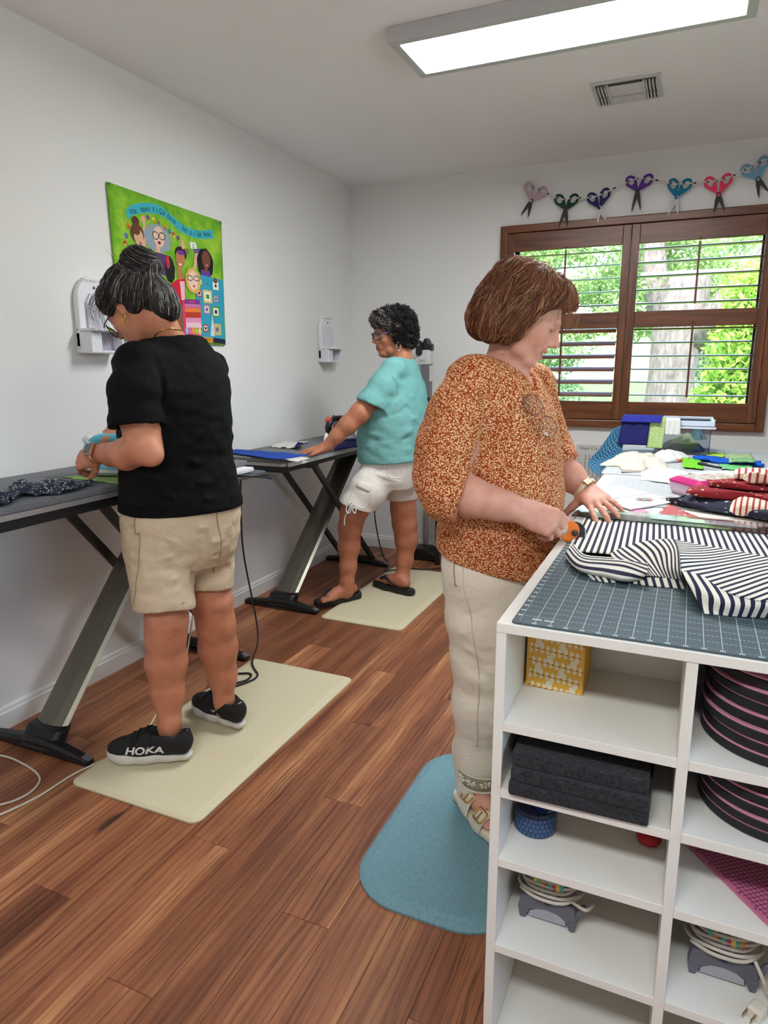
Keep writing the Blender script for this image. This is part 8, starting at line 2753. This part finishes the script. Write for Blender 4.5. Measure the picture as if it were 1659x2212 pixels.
sandal(pC, toeC2 + (toeC2 - heelC2) * .04, heelC2 - (toeC2 - heelC2) * .06, -1)
# ---- auburn bob
HS = Shape()
HS.ell(HC_.p(-.026, 0, .046), [.106, .090, .088], HC_.R, .02)
HS.ell(HC_.p(-.075, 0, -.010), [.062, .082, .070], HC_.R, .03)
HS.ell(HC_.p(-.098, 0, -.045), [.042, .070, .052], HC_.R, .03)
HS.ell(HC_.p(.048, 0, .084), [.050, .068, .040], HC_.R, .03)
for s_ in (-1, 1):
 HS.ell(HC_.p(-.015, s_ * .070, -.005), [.045, .030, .072], HC_.R, .02)
 HS.ell(HC_.p(-.055, s_ * .070, -.045), [.040, .028, .050], HC_.R, .02)
 HS.ell(HC_.p(.03, s_ * .064, .045), [.040, .024, .045], HC_.R, .02)
HS.ell(HC_.p(.110, 0, -.025), [.092, .14, .098], HC_.R, .012, 'sub')
HS.ell(HC_.p(-.03, 0, -.165), [.08, .05, .06], HC_.R, .02, 'sub')
HS.disp(lambda P: .006 * vnoise(P, 30, 61) + .0025 * vnoise(P, 75, 62))
rngC = np.random.default_rng(8)
hv, hq = HS.polygonise(.004, 1)
np_mesh('hair', hv, hq, M_HAIR, pC, np.tile(lin((116, 70, 46)), (len(hv), 1)) * (1 + .35 * vnoise(hv, 40, 63)[:, None]))
n_ = 3000
sel = hv[rngC.choice(len(hv), n_)]
CROWN = HC_.p(-.045, 0, .13)
def flowC(P, t):
 d = P - CROWN
 d /= np.linalg.norm(d, axis=1)[:, None] + 1e-6
 q = HC_.loc(P)
 return d * .55 - HC_.R[:, 2] * .55 - HC_.R[:, 0] * .22 + np.stack([vnoise(P, 22, 71), vnoise(P, 22, 72), vnoise(P, 22, 73)], 1) * .55
pc_ = grow(HS, sel, flowC, 16, .0062, rngC.uniform(.0005, .006, n_), .0022, .62, 5)
strands('hair_strands', pc_, rngC.uniform(.0005, .0009, n_), M_HAIR, pC, hair_colours(n_, [(106, 62, 40), (142, 88, 58), (170, 114, 78), (202, 156, 118)], [.35, .35, .2, .1], rngC))
fr = []
for k in range(110):
 y0 = rngC.uniform(-.06, .06)
 a0 = rngC.uniform(.045, .085)
 r_ = rngC.uniform(.6, 1.4)
 fr.append([HC_.p(a0 + .04 * t * r_ + .012 * math.sin(3 * t + k), y0 * (1 + .3 * t) + .006 * math.sin(5 * t + k), .106 - .3 * (a0 - .045) + .012 * math.sin(2.5 * t) - .085 * t * t * r_) for t in np.linspace(0, 1, 12)])
for k in range(150):
 d = rngC.normal(size=3); d /= np.linalg.norm(d); d[2] = abs(d[2]) * .6
 c0 = HC_.p(-.035, 0, .03) + d * .092
 e0 = d * rngC.uniform(.01, .035); w0 = rngC.normal(size=3) * .018
 fr.append([c0 + e0 * t + w0 * t * t for t in np.linspace(0, 1, 12)])
fr = np.array(fr, np.float32)
strands('loose_strands', fr, rngC.uniform(.0004, .0007, len(fr)), M_HAIR, pC, hair_colours(len(fr), [(130, 80, 50), (176, 126, 88)], [.6, .4], rngC))
P = np.array([list(p) for p in cable(None, None, [at(1072, 762, 1.74), at(1080, 775, 1.70), at(1100, 805, 1.68), at(1128, 850, 1.68), at(1140, 868, 1.69)], 0, None, 10)], np.float32)
for _ in range(10):
 P = P - B.grad(P) * (B.at(P)[:, None] - .0045)
MB().tube([Vector(p) for p in P], .0011, 5).build('necklace', plain('pale_gold', (230, 208, 170), .2, 1.0), pC, smooth=True)
class FlatFrame:
 def __init__(s, c, f, l, u):
  s.c, s.R, s.sc = V3(c), np.array([list(f), list(l), list(u)], np.float32).T, 1.0
 def p(s, x, y, z):
  return s.c + s.R @ np.array((x, y, z), np.float32)
gu = at(1194, 935, 1.655) - at(1140, 858, 1.665)
gl = gu.normalized()
gn = (Vector((.35, -.9, .15)) - gl * Vector((.35, -.9, .15)).dot(gl)).normalized()
GF = FlatFrame(at(1168, 898, 1.648), gn, gl, gn.cross(gl))
glasses(pC, GF, plain('tortoise_frame', (120, 88, 78), .25), .026, .019, 0, .004, .001, temple=False, name='reading_glasses')
wax = (Vector(wrL[0]) - at(1232, 1030, 1.97)).normalized()
wc = at(1264, 1057, 1.935)
n0 = (Vector((.1, -.55, .83)) - wax * Vector((.1, -.55, .83)).dot(wax)).normalized()
n1 = wax.cross(n0)
rr_ = .0375
w_ = MB()
nn = 28
for i in range(nn):
 a = 2 * PI * i / nn
 w_.v += [tuple(wc + (n0 * math.cos(a) * .92 + n1 * math.sin(a)) * rr_ + wax * s * .006) for s in (-1, 1)]
w_.f = [(2 * i, 2 * ((i + 1) % nn), 2 * ((i + 1) % nn) + 1, 2 * i + 1) for i in range(nn)]
w_.fc = [None] * nn; w_.fm = [0] * nn; w_.uv = [None] * nn
wto = w_.build('watch', plain('ivory_strap', (222, 206, 176), .4), pC, smooth=True, solid=.0025)
MB().obox(wc + n0 * .0355, (wax, n1, n0), (.0095, .0125, .003)).build('watch_case', M_GOLD, wto, bevel=.002)
MB().obox(wc + n0 * .0388, (wax, n1, n0), (.0072, .0102, .0005)).build('watch_dial', plain('cream_dial', (236, 228, 200), .2), wto)
